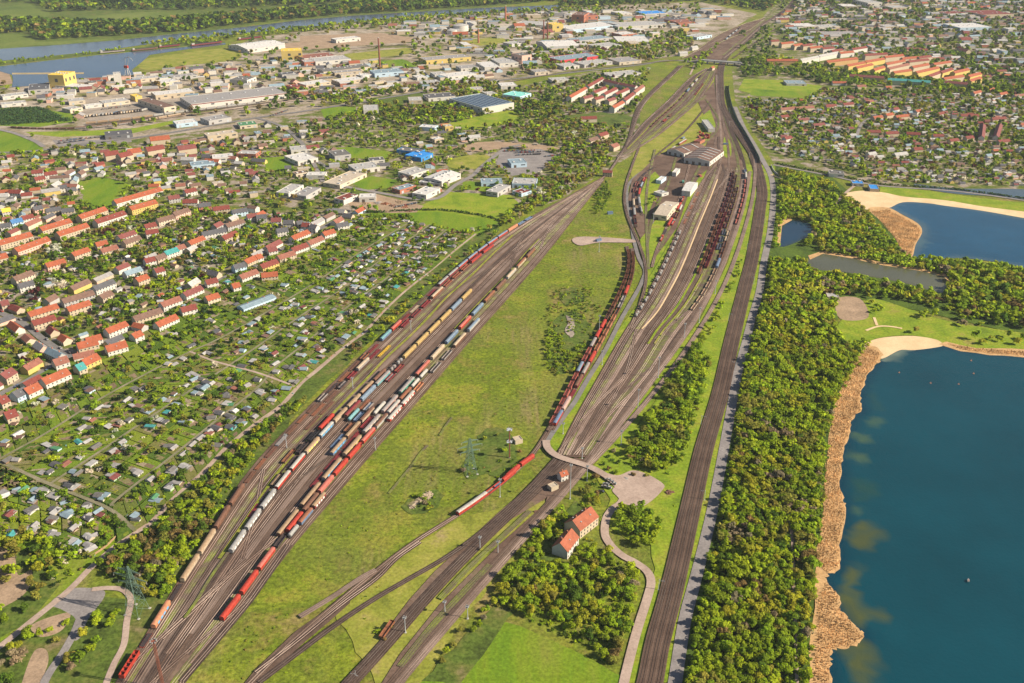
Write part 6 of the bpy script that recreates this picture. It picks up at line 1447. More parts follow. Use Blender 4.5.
grow(PP(736,60, 765,58, 800,62, 860,74, 960,84, 1060,90, 1060,98, 960,94, 900,88, 830,86, 790,76, 745,78), 11, 4, 7, {'mid':4,'dark':4,'fresh':2,'yellow':1}, 'in the tree belt below the ochre blocks', .85, 41)
grow(PP(740,34, 770,26, 776,60, 742,58), 14, 4, 7, {'mid':3,'dark':4}, 'beside the approach tracks', .6, 42)
grow(PP(820,90, 1024,92, 1120,96, 1120,190, 1024,186, 880,182, 800,160, 770,150, 748,118, 742,100, 800,102), 8.5, 2.4, 4.8, GARDEN, 'in the settlement above the lakes', .85, 43)
grow(PP(775,-2, 900,-30, 1200,-40, 1200,94, 1024,84, 960,78, 940,52, 860,40, 800,32, 785,20), 15, 3.4, 6.5, {'mid':4,'dark':5,'deep':1,'olive':2}, 'in the far town', .72, 44)
grow(PP(130,46, 155,48, 180,46, 226,41, 240,38, 300,33, 380,27, 440,20, 520,14, 600,12, 600,8, 512,10, 440,13, 406,16.5, 356,21, 306,27, 256,31.5, 175,40, 122,47), 15, 4, 7, {'fresh':3,'mid':4,'yellow':1,'dark':2}, 'on the river bank', .8, 45)
grow(PP(-60,67, 0,62, 60,56, 122,49, 122,51, 60,58, 0,65, -60,72), 12, 2.5, 4.5, {'fresh':3,'mid':3}, 'on the harbour mole', .7, 46)
grow(PP(-60,125, 76,108, 78,112, 72,125, -60,130), 12, 2.4, 4, {'mid':1}, 'by the nursery', .15, 47)
grow(PP(772,26, 850,34, 960,56, 1040,74, 1040,94, 960,80, 900,62, 830,56, 788,44), 12, 3.4, 6, {'mid':4,'dark':5,'fresh':1}, 'in the far town', .75, 61)
grow(PP(812,247, 850,249, 905,257, 930,263, 948,271, 946,276, 918,270, 880,263.5, 850,257, 822,253), 5.2, 2.8, 4.6, FOREST, 'by the meadow pond', .95, 62)
grow(PP(808,274, 850,279.5, 893,287, 940,298, 950,288, 1000,300, 1000,326, 960,316, 915,303, 870,297, 850,294, 838,298, 812,290), 6, 2.6, 4.6, FOREST, 'by the meadow pond', .75, 63)
lone(PP(470,466, 463,472, 484,440, 497,436, 508,446, 512,462, 505,470, 490,472, 478,470, 500,450, 425,500, 430,505, 434,498, 420,507, 428,510), 1.3, 2.8, SCRUB, 'near the meadow pylon', 64)
# beyond the river
WFAR = {'dark':6,'mid':2.5,'olive':1.2,'deep':3,'fresh':.4,'brown':.6}
FAR = []
def grow_far(poly, spacing, rmin, rmax, mixd, keep, seed):
    r = random.Random(seed)
    for x, y in scatter(poly, spacing, r, .45, keep):
        if y > 5200: continue
        rr = r.uniform(rmin, rmax); FAR.append((x, y, 0, rr, rr*r.uniform(1.3, 1.9), jcol(pick(mixd, r), r), r.uniform(0, 6.28)))
grow_far(PP(-120,16, 60,22, 130,24, 200,18, 330,8, 420,-8, 540,-20, 620,-25, 560,1, 481,6, 406,11, 356,14, 306,18, 256,23, 180,32, 115,36, 60,39, 36,40, 30,32, -120,40), 15, 6, 11, WFAR, .9, 51)
grow_far(PP(-120,-20, 60,-22, 300,-30, 560,-34, 700,-30, 560,-14, 420,-8, 330,4, 200,10, 130,10, 50,12, 30,2, -120,8), 20, 7, 12, WFAR, .8, 52)
grow_far(PP(560,0, 640,-8, 760,-12, 790,-2, 765,12, 700,1, 620,6, 560,8), 17, 6, 10, WFAR, .9, 53)
grow_far(PP(740,-14, 820,-20, 1200,-38, 1200,-10, 1024,-2, 900,2, 800,8), 24, 6, 10, WFAR, .6, 54)
merged('riverside_forest', P_XLO, FAR, 'broad dark green riverside forest beyond the river')

r_ = random.Random(77)
def dcam(t): return math.sqrt(t[0]**2+t[1]**2+H*H)
def inview(t, m=12):
    x, y = PX((t[0], t[1], 0)); return -m < x < 1024+m and -m < y < 683+m
vis = [t for t in TREES if inview(t) and t[5] != 'in the undergrowth']
vis.sort(key=lambda t: dcam(t)/(t[2]**.8))
IND = vis[:300]; ids = set(map(id, IND)); REST = [t for t in TREES if id(t) not in ids]; REST = [t for t in REST if inview(t, 60)]
# individual trees: shared crown and trunk meshes
CROWN = {}; TRUNK = {}
def trunk_mesh(k):
    b = MB(); r = random.Random(k); b.bar((0,0,-.02), (.02,.01,.42), .06, n=6, r2=.04); b.bar((.02,.01,.42), (.0,.03,.75), .04, n=5, r2=.015)
    for i in range(5):
        a = i*1.26+r.uniform(-.3,.3); z = r.uniform(.28,.5); b.bar((.01,.01,z), (.42*math.cos(a), .42*math.sin(a), z+r.uniform(.14,.26)), .022, n=4, r2=.008)
    me = bpy.data.meshes.new('trunk'); me.from_pydata([tuple(v) for v in b.v], [], b.f); me.materials.append(MATS['bark']); return me
for k in range(3): TRUNK[k] = trunk_mesh(k)
for t in IND:
    k = r_.randrange(len(P_HI)); key = (k, t[4], r_.randrange(2))
    if key not in CROWN:
        V, C = P_HI[k]; c = np.array(jcol(t[4], r_)); CROWN[key] = fast_mesh('crown', V, C[:, None]*c[None, :], 'foliage')
    small = t[2] < 2.4
    e = empty('bush' if small else 'broadleaf_tree', (t[0], t[1], 0), r_.uniform(0, 6.28)); e.scale = (t[2], t[2], t[3])
    c = link(bpy.data.objects.new('crown', CROWN[key]), e)
    tr = link(bpy.data.objects.new('trunk', TRUNK[r_.randrange(3)]), e)
    size = 'low' if t[2] < 2.4 else 'small' if t[2] < 3.4 else 'tall' if t[2] > 4.5 else 'round'
    treg(e, f"{size} {PALW[t[4]]} {'bush' if small else 'tree'}", t[5], 'bush' if small else 'tree', 'broadleaf trees and bushes of the woods and scrub')
def items(L): return [(t[0], t[1], 0, t[2], t[3], jcol(t[4], r_), r_.uniform(0, 6.28)) for t in L]
near = [t for t in REST if dcam(t) < 900]; mid_ = [t for t in REST if 900 <= dcam(t) < 1600]; far_ = [t for t in REST if dcam(t) >= 1600]
def multi(name, sets, label):
    """several detail levels of crowns in one object"""
    Vs = []; Cs = []
    for protos, its in sets:
        if not its: continue
        o = merged('tmp', protos, its, ''); me = o.data; n = len(me.vertices)
        v = np.empty(n*3, np.float32); me.vertices.foreach_get('co', v); c = np.empty(n*4, np.float32); me.color_attributes['col'].data.foreach_get('color', c)
        Vs.append(v.reshape(-1, 3)); Cs.append(c.reshape(-1, 4)[::4, :3]); bpy.data.objects.remove(o); bpy.data.meshes.remove(me)
    me = fast_mesh(name, np.concatenate(Vs), np.concatenate(Cs), 'foliage'); o = link(bpy.data.objects.new(name, me)); o['kind'] = 'stuff'; o['label'] = label; return o
vn = [t for t in near if t[2] > 2.4]; bn = [t for t in near if t[2] <= 2.4]
multi('trees', [(P_HI[:4], items([t for t in vn if dcam(t) < 620])), (P_MID, items([t for t in vn if dcam(t) >= 620])), (P_BUSH, items(bn)), (P_LO, items(mid_)), (P_XLO, items(far_))], 'mass of smaller and farther trees in woods, gardens and town')
print('TREES', len(TREES), 'ind', len(IND), 'far', len(FAR))
# reeds: thin standing blades on the lake shores
def reeds(polys, dens, label):
    r = np.random.RandomState(4); Q = []; C = []
    for poly in polys:
        for x, y in scatter(poly, dens, random.Random(9), .5, 1):
            h = r.uniform(.8, 1.9); a = r.uniform(0, 3.14); w = r.uniform(.15, .45); l = r.uniform(-.5, .5, 2)
            dx, dy = math.cos(a)*w, math.sin(a)*w
            Q.append([[x-dx, y-dy, 0], [x+dx, y+dy, 0], [x+dx*.7+l[0], y+dy*.7+l[1], h], [x-dx*.7+l[0], y-dy*.7+l[1], h]])
            k = r.uniform(.8, 1.15)*(.82+.2*math.sin(x*.23+math.sin(y*.17)*2)+.12*math.sin(y*.41+x*.1)); C.append([.66*k, .42*k, .20*k])
    me = fast_mesh('reeds', np.array(Q).reshape(-1, 3), np.array(C), 'reeds'); o = link(bpy.data.objects.new('reeds', me)); o['kind'] = 'stuff'; o['label'] = label
reeds([PP(868,348, 880,353, 876,364, 866,376, 861,391, 859,402, 861,411, 852,418, 849,432, 843,450, 841,468, 839,485, 842,500, 845,512, 838,545, 839,567, 827,575, 816,562, 823,510, 825,470, 832,420, 838,395, 852,365),
       PP(826,582, 836,594, 841,612, 854,627, 864,638, 850,647, 831,649, 829,665, 830,700, 812,700, 816,640, 818,600),
       PP(872,212, 888,210, 903,218, 917,226, 921,233, 914,245, 911,256, 903,252, 896,240, 884,226),
       PP(946,344, 975,349, 1024,352, 1090,363, 1090,367, 1024,356, 990,354, 960,350)], 0.95, 'dry tan reeds lining the lake shores')
# grass tufts and weeds scattered over the near meadows
tuft = []
for poly, n, mixd, kp in ((PP(300,690, 420,560, 545,440, 600,330, 640,230, 600,185, 560,240, 480,325, 420,405, 300,555, 200,690), 5.0, {'mid':3,'olive':4,'fresh':2,'dark':1.5,'brown':1}, .42), (PP(120,640, 200,560, 190,600, 140,660), 6, SCRUB, .5),
                    (PP(400,690, 480,600, 560,510, 545,512, 470,575, 380,690), 8, {'olive':3,'mid':3}, .4), (PP(620,690, 655,590, 690,480, 740,330, 725,335, 660,470, 645,560), 7, {'mid':3,'fresh':2}, .35)):
    r = random.Random(int(n*10))
    for x, y in scatter(poly, n, r, .5, kp):
        if not occ(x, y) and math.sin(x*.06+2*math.sin(y*.03))+math.sin(y*.05)+r.uniform(-1,1) > -.3: rr = r.uniform(.35, 1.0); tuft.append((x, y, 0, rr, rr*.9, jcol(pick(mixd, r), r), r.uniform(0, 6)))
merged('weeds', P_BUSHLO, tuft, 'scattered weeds and low shrubs in the meadow grass')
# ------------------------------------------------------------------ hedges (mesh made once the foliage helper exists)
o = link(bpy.data.objects.new('hedges', fast_mesh('hedges', hv_all, hc_all, 'foliage'))); o['kind'] = 'stuff'; o['label'] = 'green hedges between the garden plots'
# ------------------------------------------------------------------ masts and pylons
def place(e, px, py, rz=0): c = G(px, py); e.location = (c.x, c.y, 0); e.rotation_euler = (0, 0, rz); return e
def pylon(px, py, hgt, base, label, rz=.4, mat='steel_green'):
    e = empty('lattice_pylon'); m = MB()
    def W(z): return base/2*(1-z/hgt)**1.0*.92+.35
    lv = [0]; z = 0
    while z < hgt*.97: z += max(1.6, W(z)*1.5); lv.append(min(z, hgt))
    for a, b in zip(lv, lv[1:]):
        wa, wb = W(a), W(b); ca = [(-wa,-wa,a),(wa,-wa,a),(wa,wa,a),(-wa,wa,a)]; cb = [(-wb,-wb,b),(wb,-wb,b),(wb,wb,b),(-wb,wb,b)]
        for i in range(4):
            j = (i+1) % 4; m.bar(ca[i], cb[i], .13); m.bar(ca[i], cb[j], .06); m.bar(ca[j], cb[i], .06); m.bar(cb[i], cb[j], .06)
    m.build('tower', mat, e)
    for z, l in ((hgt*.62, base*.95), (hgt*.76, base*1.2), (hgt*.9, base*.8)):
        a = MB()
        for s in (-1, 1):
            for y in (-.5, .5): a.bar((0, y, z), (s*l, 0, z+.2), .12); a.bar((0, y, z+1.5), (s*l, 0, z+.2), .1)
            for k in range(1, 4): a.bar((s*l*k/4, -.4*(1-k/4), z), (s*l*k/4, .4*(1-k/4), z+1.5*(1-k/4)), .07)
        arm = a.build('crossarm', mat, e)
        for s in (-1, 1): q = MB(); q.bar((s*l, 0, z+.2), (s*l, 0, z-1.6), .12, n=6); q.build('insulator', 'concrete', arm)
    for s in ((-1,-1),(1,-1),(1,1),(-1,1)): x = W(0); MB().box(s[0]*x-.7, s[0]*x+.7, s[1]*x-.7, s[1]*x+.7, 0, .5).build('footing', 'concrete', e)
    tag(place(e, px, py, rz), label, 'pylon')
pylon(470.5, 473, 29, 7.5, 'green lattice power pylon standing in the middle meadow')
pylon(137.5, 612, 33, 9.5, 'green lattice power pylon beside the dirt track bend', -.35)
def lamp_mast(px, py, hgt, label, mat='steel_grey', heads=1, big=False):
    e = empty('floodlight_mast'); m = MB(); m.bar((0,0,0), (0,0,hgt), .28 if not big else .5, n=8, r2=.16 if not big else .4); m.build('pole', mat, e)
    MB().box(-.6,.6,-.6,.6,0,.5).build('footing', 'concrete', e)
    for k in range(heads):
        z = hgt-(0 if k == 0 else hgt*.42); r = .9 if not big else 1.9; p = MB(); p.box(-r, r, -r, r, z-.1, z+.15)
        pf = p.build('platform', 'steel_grey', e)
        for i in range(4):
            a = math.pi/2*i+.4; MB().box(-.35,.35,-.25,.25,0,.7, M=Matrix.Translation((r*math.cos(a), r*math.sin(a), z+.1)) @ Matrix.Rotation(a, 4, 'Z')).build('floodlight', 'paint_silver', pf)
    tag(place(e, px, py), label, 'mast', 'light masts of the rail yard' if not big else None)
lamp_mast(509.5, 458, 24, 'tall brown floodlight mast with two platforms near the red wagons', 'steel_rust', 2, True)
def lattice_mast(px, py, hgt, label):
    e = empty('floodlight_mast'); m = MB()
    for i in range(int(hgt/2)):
        z0, z1 = i*2, i*2+2
        for a in range(4):
            x0, y0 = .7*math.cos(a*math.pi/2+.785), .7*math.sin(a*math.pi/2+.785); x1, y1 = .7*math.cos((a+1)*math.pi/2+.785), .7*math.sin((a+1)*math.pi/2+.785)
            m.bar((x0,y0,z0), (x0,y0,z1), .12); m.bar((x0,y0,z0), (x1,y1,z1), .07)
    m.build('pole', 'steel_rust', e); pf = MB().box(-1.5,1.5,-1.5,1.5,hgt-.1,hgt+.15).build('platform', 'steel_rust', e)
    for i in range(8):
        a = math.pi/4*i; MB().box(-.35,.35,-.25,.25,0,.7, M=Matrix.Translation((1.6*math.cos(a), 1.6*math.sin(a), hgt+.1)) @ Matrix.Rotation(a, 4, 'Z')).build('floodlight', 'paint_silver', pf)
    tag(place(e, px, py), label, 'mast')
lattice_mast(164, 690, 33, 'tall rust red lattice floodlight mast at the lower left yard')
MASTS = [(599,252,18,'grey light mast by the sand clearing'),(599,334,18,'grey light mast beside the bush patch'),(684,339,15,'light mast between the two yard tracks and verge'),(699,323,15,'light mast beside the curved brown row'),(602,365,13,'light mast by the service road'),
 (658,378,19,'light mast with white foot near the thicket'),(637.7,409,17,'light mast on the grass wedge of the yard'),(621,445,12,'light mast at the verge above the crossing'),(563,434,9,'light mast at the bend of the service road'),(587,481,12,'light mast at the level crossing end'),
 (570,499,27,'tallest grey light mast beside the signal box annex'),(582,459,9,'short light mast on the grass inside the track fork'),(480,549,9,'nearest left mast on the lower tracks'),(498,553.5,9,'mast right of the lower track pair'),(445,613,8,'white-footed mast beside the lower main pair'),(467.7,619,9,'mast right of the lower main pair'),
 (405.5,633,11,'mast at the lower siding with rusty wagon'),(287,449,12,'light mast in the left yard by the lone wagon'),(375.5,450,10,'light mast at the right edge of the left yard'),(353,389,10,'light mast on the grassy seam of the left yard'),(411,331,10,'light mast at the seam below the pale train'),(653,224,13,'mast beside the railcar shed row'),(715,294,14,'mast on the grass strip in the right yard'),(500,497,14,'slim mast beside the tall brown mast')]
for px, py, h_, lb in MASTS: lamp_mast(px, py, h_, lb)
# overhead line masts along the main line
def line_mast():
    e = empty('overhead_line_mast'); m = MB(); m.bar((0,0,0), (0,0,8.2), .17, n=6); m.build('pole', 'steel_grey', e)
    a = MB(); a.bar((0,0,7.6), (3.4,0,7.6), .07); a.bar((0,0,6.4), (3.4,0,7.5), .05); a.build('bracket', 'steel_grey', e); MB().box(-.45,.45,-.45,.45,0,.4).build('footing', 'concrete', e); return e
lm0 = line_mast(); remember(None); first_ = True; mw = resample(mc, 34)
for side in (-1, 1):
    ow = offset(mw, side*7.6)
    for i in range(1, 34):
        p = ow[i]
        if not inview(p, 0): continue
        if i % 2 == (0 if side > 0 else 1): continue
        o = lm0 if first_ else copy_tree(lm0); first_ = False; t = ow[min(i+1, 34)]-ow[i-1]
        o.location = (p.x, p.y, 0); o.rotation_euler = (0, 0, math.atan2(t.y, t.x)+math.pi/2*(-1 if side > 0 else 1)); treg(o, 'grey overhead line mast', f"on the {'left' if side > 0 else 'right'} of the main line", 'mast', 'overhead line masts of the main line')
# chimneys
def chimney(px, py, hgt, r, label, mat='wall_brick'):
    e = empty('chimney_stack'); m = MB(); m.bar((0,0,-.1), (0,0,hgt), r, n=14, r2=r*.6); m.build('shaft', mat, e); q = MB(); q.bar((0,0,hgt), (0,0,hgt+1), r*.75, n=14); q.build('rim', 'concrete', e); tag(place(e, px, py), label, 'chimney')
chimney(505.5, 21, 40, 3.2, 'brick chimney stack at the top centre near the river'); chimney(478.5, 43, 34, 2.6, 'slim brick chimney stack on the olive field'); chimney(380, 68, 62, 2.2, 'tall slim dark mast among the estate trees', 'steel_rust')
for px, h_ in ((543.5, 46), (547.5, 42)): chimney(px, 39, h_, 2.2, f"{'taller left' if h_ == 46 else 'shorter right'} red stack of the twin stacks by the yellow cube factory", 'steel_rust')
def tank(px, py, r, h_, label):
    e = empty('storage_tank'); m = MB(); m.bar((0,0,-.1), (0,0,h_), r, n=24); m.build('shell', 'wall_white', e); q = MB(); q.bar((0,0,h_), (0,0,h_+r*.18), r*1.01, n=24, r2=r*.2); q.build('roof', 'roof_light_grey', e); tag(place(e, px, py), label, 'tank', 'storage tanks by the river')
tank(461, 30.5, 20, 14, 'widest white storage tank near the river trees'); tank(442, 33, 13, 12, 'white storage tank left of the widest tank'); tank(452, 34, 13, 10, 'white storage tank in front of the widest tank'); tank(433, 32.5, 10, 12, 'leftmost small storage tank near the river')
# harbour crane
def crane(px, py, label):
    e = empty('harbour_crane'); p = MB()
    for x in (-5, 5):
        for y in (-5, 5): p.bar((x, y, 0), (x*.45, y*.45, 18), .8, r2=.6)
    p.box(-3, 3, -3, 3, 17.6, 19); p.build('portal', 'wall_white', e); MB().box(-4, 6, -3, 3, 19.01, 25).build('cab', 'paint_red', e)
    j = MB(); j.bar((-3,0,25), (-12,0,48), .7, r2=.4); j.bar((4,0,25), (-1,0,44), .6); j.bar((-1,0,44), (-14,0,47), .5); j.bar((-12,0,48), (-1,0,44), .5); j.bar((-1,0,44), (12,0,36), .6, r2=.3); j.bar((-14,0,47), (-22,0,38), .4); j.build('jib', 'wall_white', e)
    e.scale = (.8,.8,.8); tag(place(e, px, py, 2.9), label, 'crane')
crane(128, 75.5, 'white and red harbour crane on the quay')
# barges
def barge(x1, y1, x2, y2, mat, label, W=9):
    a, b = G(x1, y1), G(x2, y2); c = (a+b)/2; L = (b-a).length; e = empty('river_barge', (c.x, c.y, LZ[0]), math.atan2((b-a).y, (b-a).x)); h = L/2
    m = MB(); k = 0; m.v += [Vector(v) for v in ((-h,-W/2,0),(h*.85,-W/2,0),(h,0,0),(h*.85,W/2,0),(-h,W/2,0),(-h,-W/2,2.2),(h*.85,-W/2,2.2),(h*1.02,0,2.6),(h*.85,W/2,2.2),(-h,W/2,2.2))]
    m.f += [[4,3,2,1,0],[5,6,7,8,9],[0,1,6,5],[1,2,7,6],[2,3,8,7],[3,4,9,8],[4,0,5,9]]; m.m = [0]*7; m.build('hull', 'paint_'+mat, e)
    MB().box(-h*.7, h*.75, -W*.36, W*.36, 2.2, 3.1).build('hold_cover', 'paint_dark' if mat != 'dark' else 'paint_brown', e); MB().box(-h*.95, -h*.78, -W*.33, W*.33, 2.2, 5.2).build('wheelhouse', 'paint_white', e)
    tag(e, label, 'barge', 'barges moored along the harbour mole')
barge(191,46.5, 222,42.8, 'maroon', 'long dark red barge at the narrow end of the basin'); barge(132,51.5, 158,48.8, 'brown', 'brown barge moored at the mole'); barge(159,48, 180,45.8, 'maroon', 'dark red barge right of the brown barge'); barge(100,53.6, 125,51.4, 'grey', 'grey barge moored left of the brown barge'); barge(238,40.5, 262,37.5, 'maroon', 'red barge at the far end behind the white hall')
# road bridge over the tracks
def bridge():
    a, b = G(701,63), G(741,66); u = (b-a); L = u.length; e = empty('road_bridge', tuple((a+b)/2), math.atan2(u.y, u.x)); MB().box(-L/2, L/2, -6, 6, 5.8, 7.0).build('deck', 'concrete', e)
    for s in (-1, 1): MB().box(-L/2, L/2, s*6-.15, s*6+.15, 7.0, 8.1).build('railing', 'steel_grey', e)
    for i in range(1, 6):
        x = -L/2+L*i/6; MB().box(x-.6, x+.6, -5.4, 5.4, -.1, 5.81).build('pier', 'concrete', e)
    for s in (-1, 1): MB().prism([(s*L/2, -.1),(s*(L/2+34), -.1),(s*L/2, 6.9)] if s > 0 else [(s*L/2, -.1),(s*L/2, 6.9),(s*(L/2+34), -.1)], -6.5, 6.5, 0, 'y').build('ramp', 'road_grey', e)
    tag(e, 'concrete road bridge crossing the railway at the top', 'bridge')
bridge()
# noise wall between main line and road
def wall_line(name, pts, h, t, mat, label, cat):
    w = crom([G(*p) for p in pts], 4); L = offset(w, t/2); Rr = offset(w, -t/2); V = []; Fc = []
    for i in range(len(w)):
        for p, z in ((L[i], -.05), (L[i], h), (Rr[i], h), (Rr[i], -.05)): V.append((p.x, p.y, z))
        if i:
            k = 4*i
            for j in range(4): Fc.append([k-4+j, k-4+(j+1) % 4, k+(j+1) % 4, k+j])
    n = len(V)-4; Fc += [[0,1,2,3],[n+3,n+2,n+1,n]]
    tag(mesh_obj(name, V, Fc, mat), label, cat)
plain('wall_dark_green', (.05,.09,.07), .8, .2, .4)
wall_line('noise_barrier', PP(729,86, 729,95, 734.5,116, 746,136, 758,158, 759.5,164), 5, .4, 'wall_dark_green', 'long dark green noise barrier beside the main line', 'wall')
wall_line('garden_wall', PP(771,166, 774,172, 779,176), 2.5, .4, 'wall_white', 'short white wall where the lake road begins', 'wall')
wall_line('wooden_fence', PP(90,558, 104,549, 116,538), 1.8, .2, 'wood', 'brown wooden fence beside the dirt road', 'fence')
# cars
CARC = ['white','silver','dark','blue','red','grey','black']
CP = {}; QP = []
def car_proto(c):
    e = empty('parked_car'); b = MB(); b.prism([(-2.1,.35),(2.1,.35),(2.15,.75),(1.3,.9),(-1.9,.95),(-2.1,.8)], -.85, .85, 0, 'y'); b.build('body', 'paint_'+c, e)
    q = MB(); q.prism([(-1.75,.93),(.95,.9),(.35,1.42),(-1.2,1.45)], -.75, .75, 0, 'y'); q.build('cabin', 'glass', e); MB().box(-1.15,.3,-.7,.7,1.43,1.47).build('roof', 'paint_'+c, e)
    for x in (-1.3, 1.3):
        for y in (-.8, .8): m = MB(); m.bar((x, y-.1, .33), (x, y+.1, .33), .33, n=10); m.build('wheel', 'tyre', e)
    return e
for c in CARC: CP[c] = car_proto(c)
remember(None); CU = set(); cr = random.Random(4)
def car(x, y, a, zone, c=None):
    c = c or cr.choice(CARC); P = CP[c]
    if c in CU: o = copy_tree(P)
    else: o = P; CU.add(c)
    o.location = (x, y, LZ[0]*.5); o.rotation_euler = (0, 0, a); o.scale = (1.05,)*3; treg(o, f"{c if c != 'dark' else 'dark brown'} parked car", zone, 'car', 'parked cars')
for px, py, c in ((608,481,'white'),(611,483,'silver'),(606,485.5,'silver'),(613.5,485,'white'),(604.5,488,'grey'),(601,493,'black'),(608.5,489,'white')): p = G(px, py); car(p.x, p.y, 2.7, 'beside the turning area', c)
def lot(tile, x0, y0, x1, y1, n, rows, dep, zone, skip=.15):
    a, b = G(*T(tile, x0, y0)), G(*T(tile, x1, y1)); u = (b-a); u.normalize(); nn = Vector((-u.y, u.x, 0)); L = (b-a).length
    for r in range(rows):
        for i in range(n):
            if cr.random() < skip: continue
            p = a+u*(L*i/max(1, n-1))+nn*(dep*r); car(p.x, p.y, math.atan2(nn.y, nn.x), zone)
lot('C', 20,622, 120,618, 18, 2, 13, 'at the car dealer lot'); lot('C', 130,628, 190,622, 12, 1, 12, 'at the car dealer lot'); lot('A', 235,575, 340,562, 22, 2, 14, 'at the lot beside the road junction'); lot('A', 345,555, 420,548, 14, 1, 14, 'at the lot beside the road junction')
lot('B', 60,465, 130,442, 16, 1, 14, 'along the estate road', .3); lot('F', 620,100, 680,75, 8, 1, 8, 'beside the low white hall'); lot('B', 740,525, 830,515, 14, 1, 12, 'by the yellow box building', .3)
for nm, w, wd in [q for q in ROADS if q[0] == 'street'][:3]:
    ow = offset(w, wd/2-1.2); s = 0
    for a, b in zip(ow, ow[1:]):
        s += (b-a).length
        if s > cr.uniform(9, 40) and inview(b, 0): car(b.x, b.y, math.atan2((b-a).y, (b-a).x), 'on the terraced street'); s = 0
# trucks and trailers in the truck park
lot('C', -30,606, 90,604, 20, 1, 10, 'at the upper car dealer lot'); lot('C', -40,596, 60,592, 16, 1, 10, 'at the upper car dealer lot'); lot('F', 560,150, 640,135, 10, 1, 10, 'in the scrap yard'); lot('A', 400,440, 520,425, 14, 1, 12, 'beside the harbour office'); lot('A', 680,345, 800,335, 14, 1, 10, 'behind the cream hall')
for k_, (x_, y_, c_) in enumerate(((386,204,'rust'),(392,206,'brown'),(399,202,'tan'),(405,207,'rust'),(378,203,'grey'),(409,211,'brown'),(366,204,'tan'))): QP.append((x_, y_, c_, k_))
def trailer(x, y, a, c, zone):
    e = empty('lorry_trailer', (x, y, LZ[0]*.5), a); MB().box(-6, 6, -1.25, 1.25, 1.1, 3.9).build('body', 'paint_'+c, e); MB().box(6.4, 8.4, -1.2, 1.2, .6, 3.2).build('cab', 'paint_white', e)
    for xx in (-4.5, -3.2, 7.4):
        for yy in (-1.1, 1.1): m = MB(); m.bar((xx, yy-.14, .5), (xx, yy+.14, .5), .5, n=8); m.build('wheel', 'tyre', e)
    treg(e, f'{WN.get(c, c)} lorry with box trailer', zone, 'lorry', 'parked lorries')
for i in range(20):
    p = G(*T('A', 345+i*12+cr.uniform(-3,3), 470-i*1.3)); trailer(p.x, p.y, 1.2, cr.choice(['white','silver','beige','grey','lightblue']), 'in the truck park')
for i in range(10):
    p = G(*T('A', 470+i*11, 458-i*1.3)); trailer(p.x, p.y, 1.2, cr.choice(['white','dark','beige','grey']), 'in the truck park')
# yellow crane and blue tent in truck park
hall('A', 540,388, 568,384, 560,374, 9, 'yellow', 'yellow', 'bright yellow loading hall in the truck park', 'tent hall', 'tent_hall')
# green stored containers / red machines by the depot
def stack(px, py, dims, col, label, name='container', cat='container', rz=0):
    e = empty(name); MB().box(-dims[0]/2, dims[0]/2, -dims[1]/2, dims[1]/2, 0, dims[2]).build('body', 'paint_'+col, e); MB().box(-dims[0]/2-.05, dims[0]/2+.05, -dims[1]/2-.05, dims[1]/2+.05, dims[2], dims[2]+.1).build('lid', 'paint_'+col, e); tag(place(e, px, py, rz), label, cat)
dep = random.Random(2)
for i in range(11): stack(698+dep.uniform(-1,11), 133+dep.uniform(0,6), (dep.uniform(5,9), 2.6, 2.8), dep.choice(['red','red','salmon','maroon']), 'red container in the heap behind the engine sheds', rz=dep.uniform(0,3))
for i, (x, y, c, lb) in enumerate(((725.5,145,'blue','blue hut between the depot tracks'),(610,214,'blue','blue container on the grass by the depot curve'),(598.5,241.5,'blue','blue container at the sandy clearing'),(683,139,'lightblue','long blue-grey tank body behind the engine sheds'),(694,160,'grey','grey container in front of the engine sheds'),(683,183,'green','green container at the depot offices'),(700,177,'salmon','orange container near the depot workshop'))): stack(x, y, (7,3,3), c, lb, rz=.3*i)
for o_ in bpy.data.objects:
    if o_.get('label') == 'red container in the heap behind the engine sheds': o_['group'] = 'heap of red containers'
# lower-middle: rusty wagon, buffer heaps, log pile
m = make_wagon('gondola', 'rust', 'rust', 14, None)
o = m if m.name not in USED else copy_tree(m); a, b = G(380,642), G(394,622); o.location = ((a.x+b.x)/2, (a.y+b.y)/2, .2); o.rotation_euler = (0,0,math.atan2((b-a).y, (b-a).x)); tag(o, 'rusty open wagon overgrown beside the lower siding', 'wagon')
def pile(px, py, n, R_, dims, mat, name, label, cat, seed=1):
    r = random.Random(seed); e = empty(name); m = MB()
    for i in range(n):
        d = r.uniform(0, R_); a = r.uniform(0, 6.28); l = dims[0]*r.uniform(.7,1.2); t = r.uniform(0, 3.14); z = .2+.3*r.random()*(1-d/R_)*3
        m.bar((d*math.cos(a)-l*math.cos(t), d*math.sin(a)-l*math.sin(t), z), (d*math.cos(a)+l*math.cos(t), d*math.sin(a)+l*math.sin(t), z+.1), dims[1], n=5)
    q = m.build(name, mat, None); bpy.data.objects.remove(e); q.location = G(px, py); tag(q, label, cat)
for i, (x, y) in enumerate(((412,507),(415,504),(418,501),(421,498.5),(424,496),(427,495),(430,494),(428,498))): pile(x, y, 9, 1.6, (2.2,.28), 'paint_beige', 'log_pile', f'pale pile of old sleepers, {["lowest","second","third","fourth","fifth","sixth","topmost","inner"][i]} of the row beside the bush', 'pile', i)
pile(540,519, 8, 1.2, (2.2,.3), 'paint_dark', 'scrap_pile', 'dark heap of scrap beside the lower tracks', 'pile', 20); pile(536,512, 6, 1.0, (1.5,.3), 'paint_brown', 'scrap_pile', 'small brown heap above the dark scrap heap', 'pile', 21)
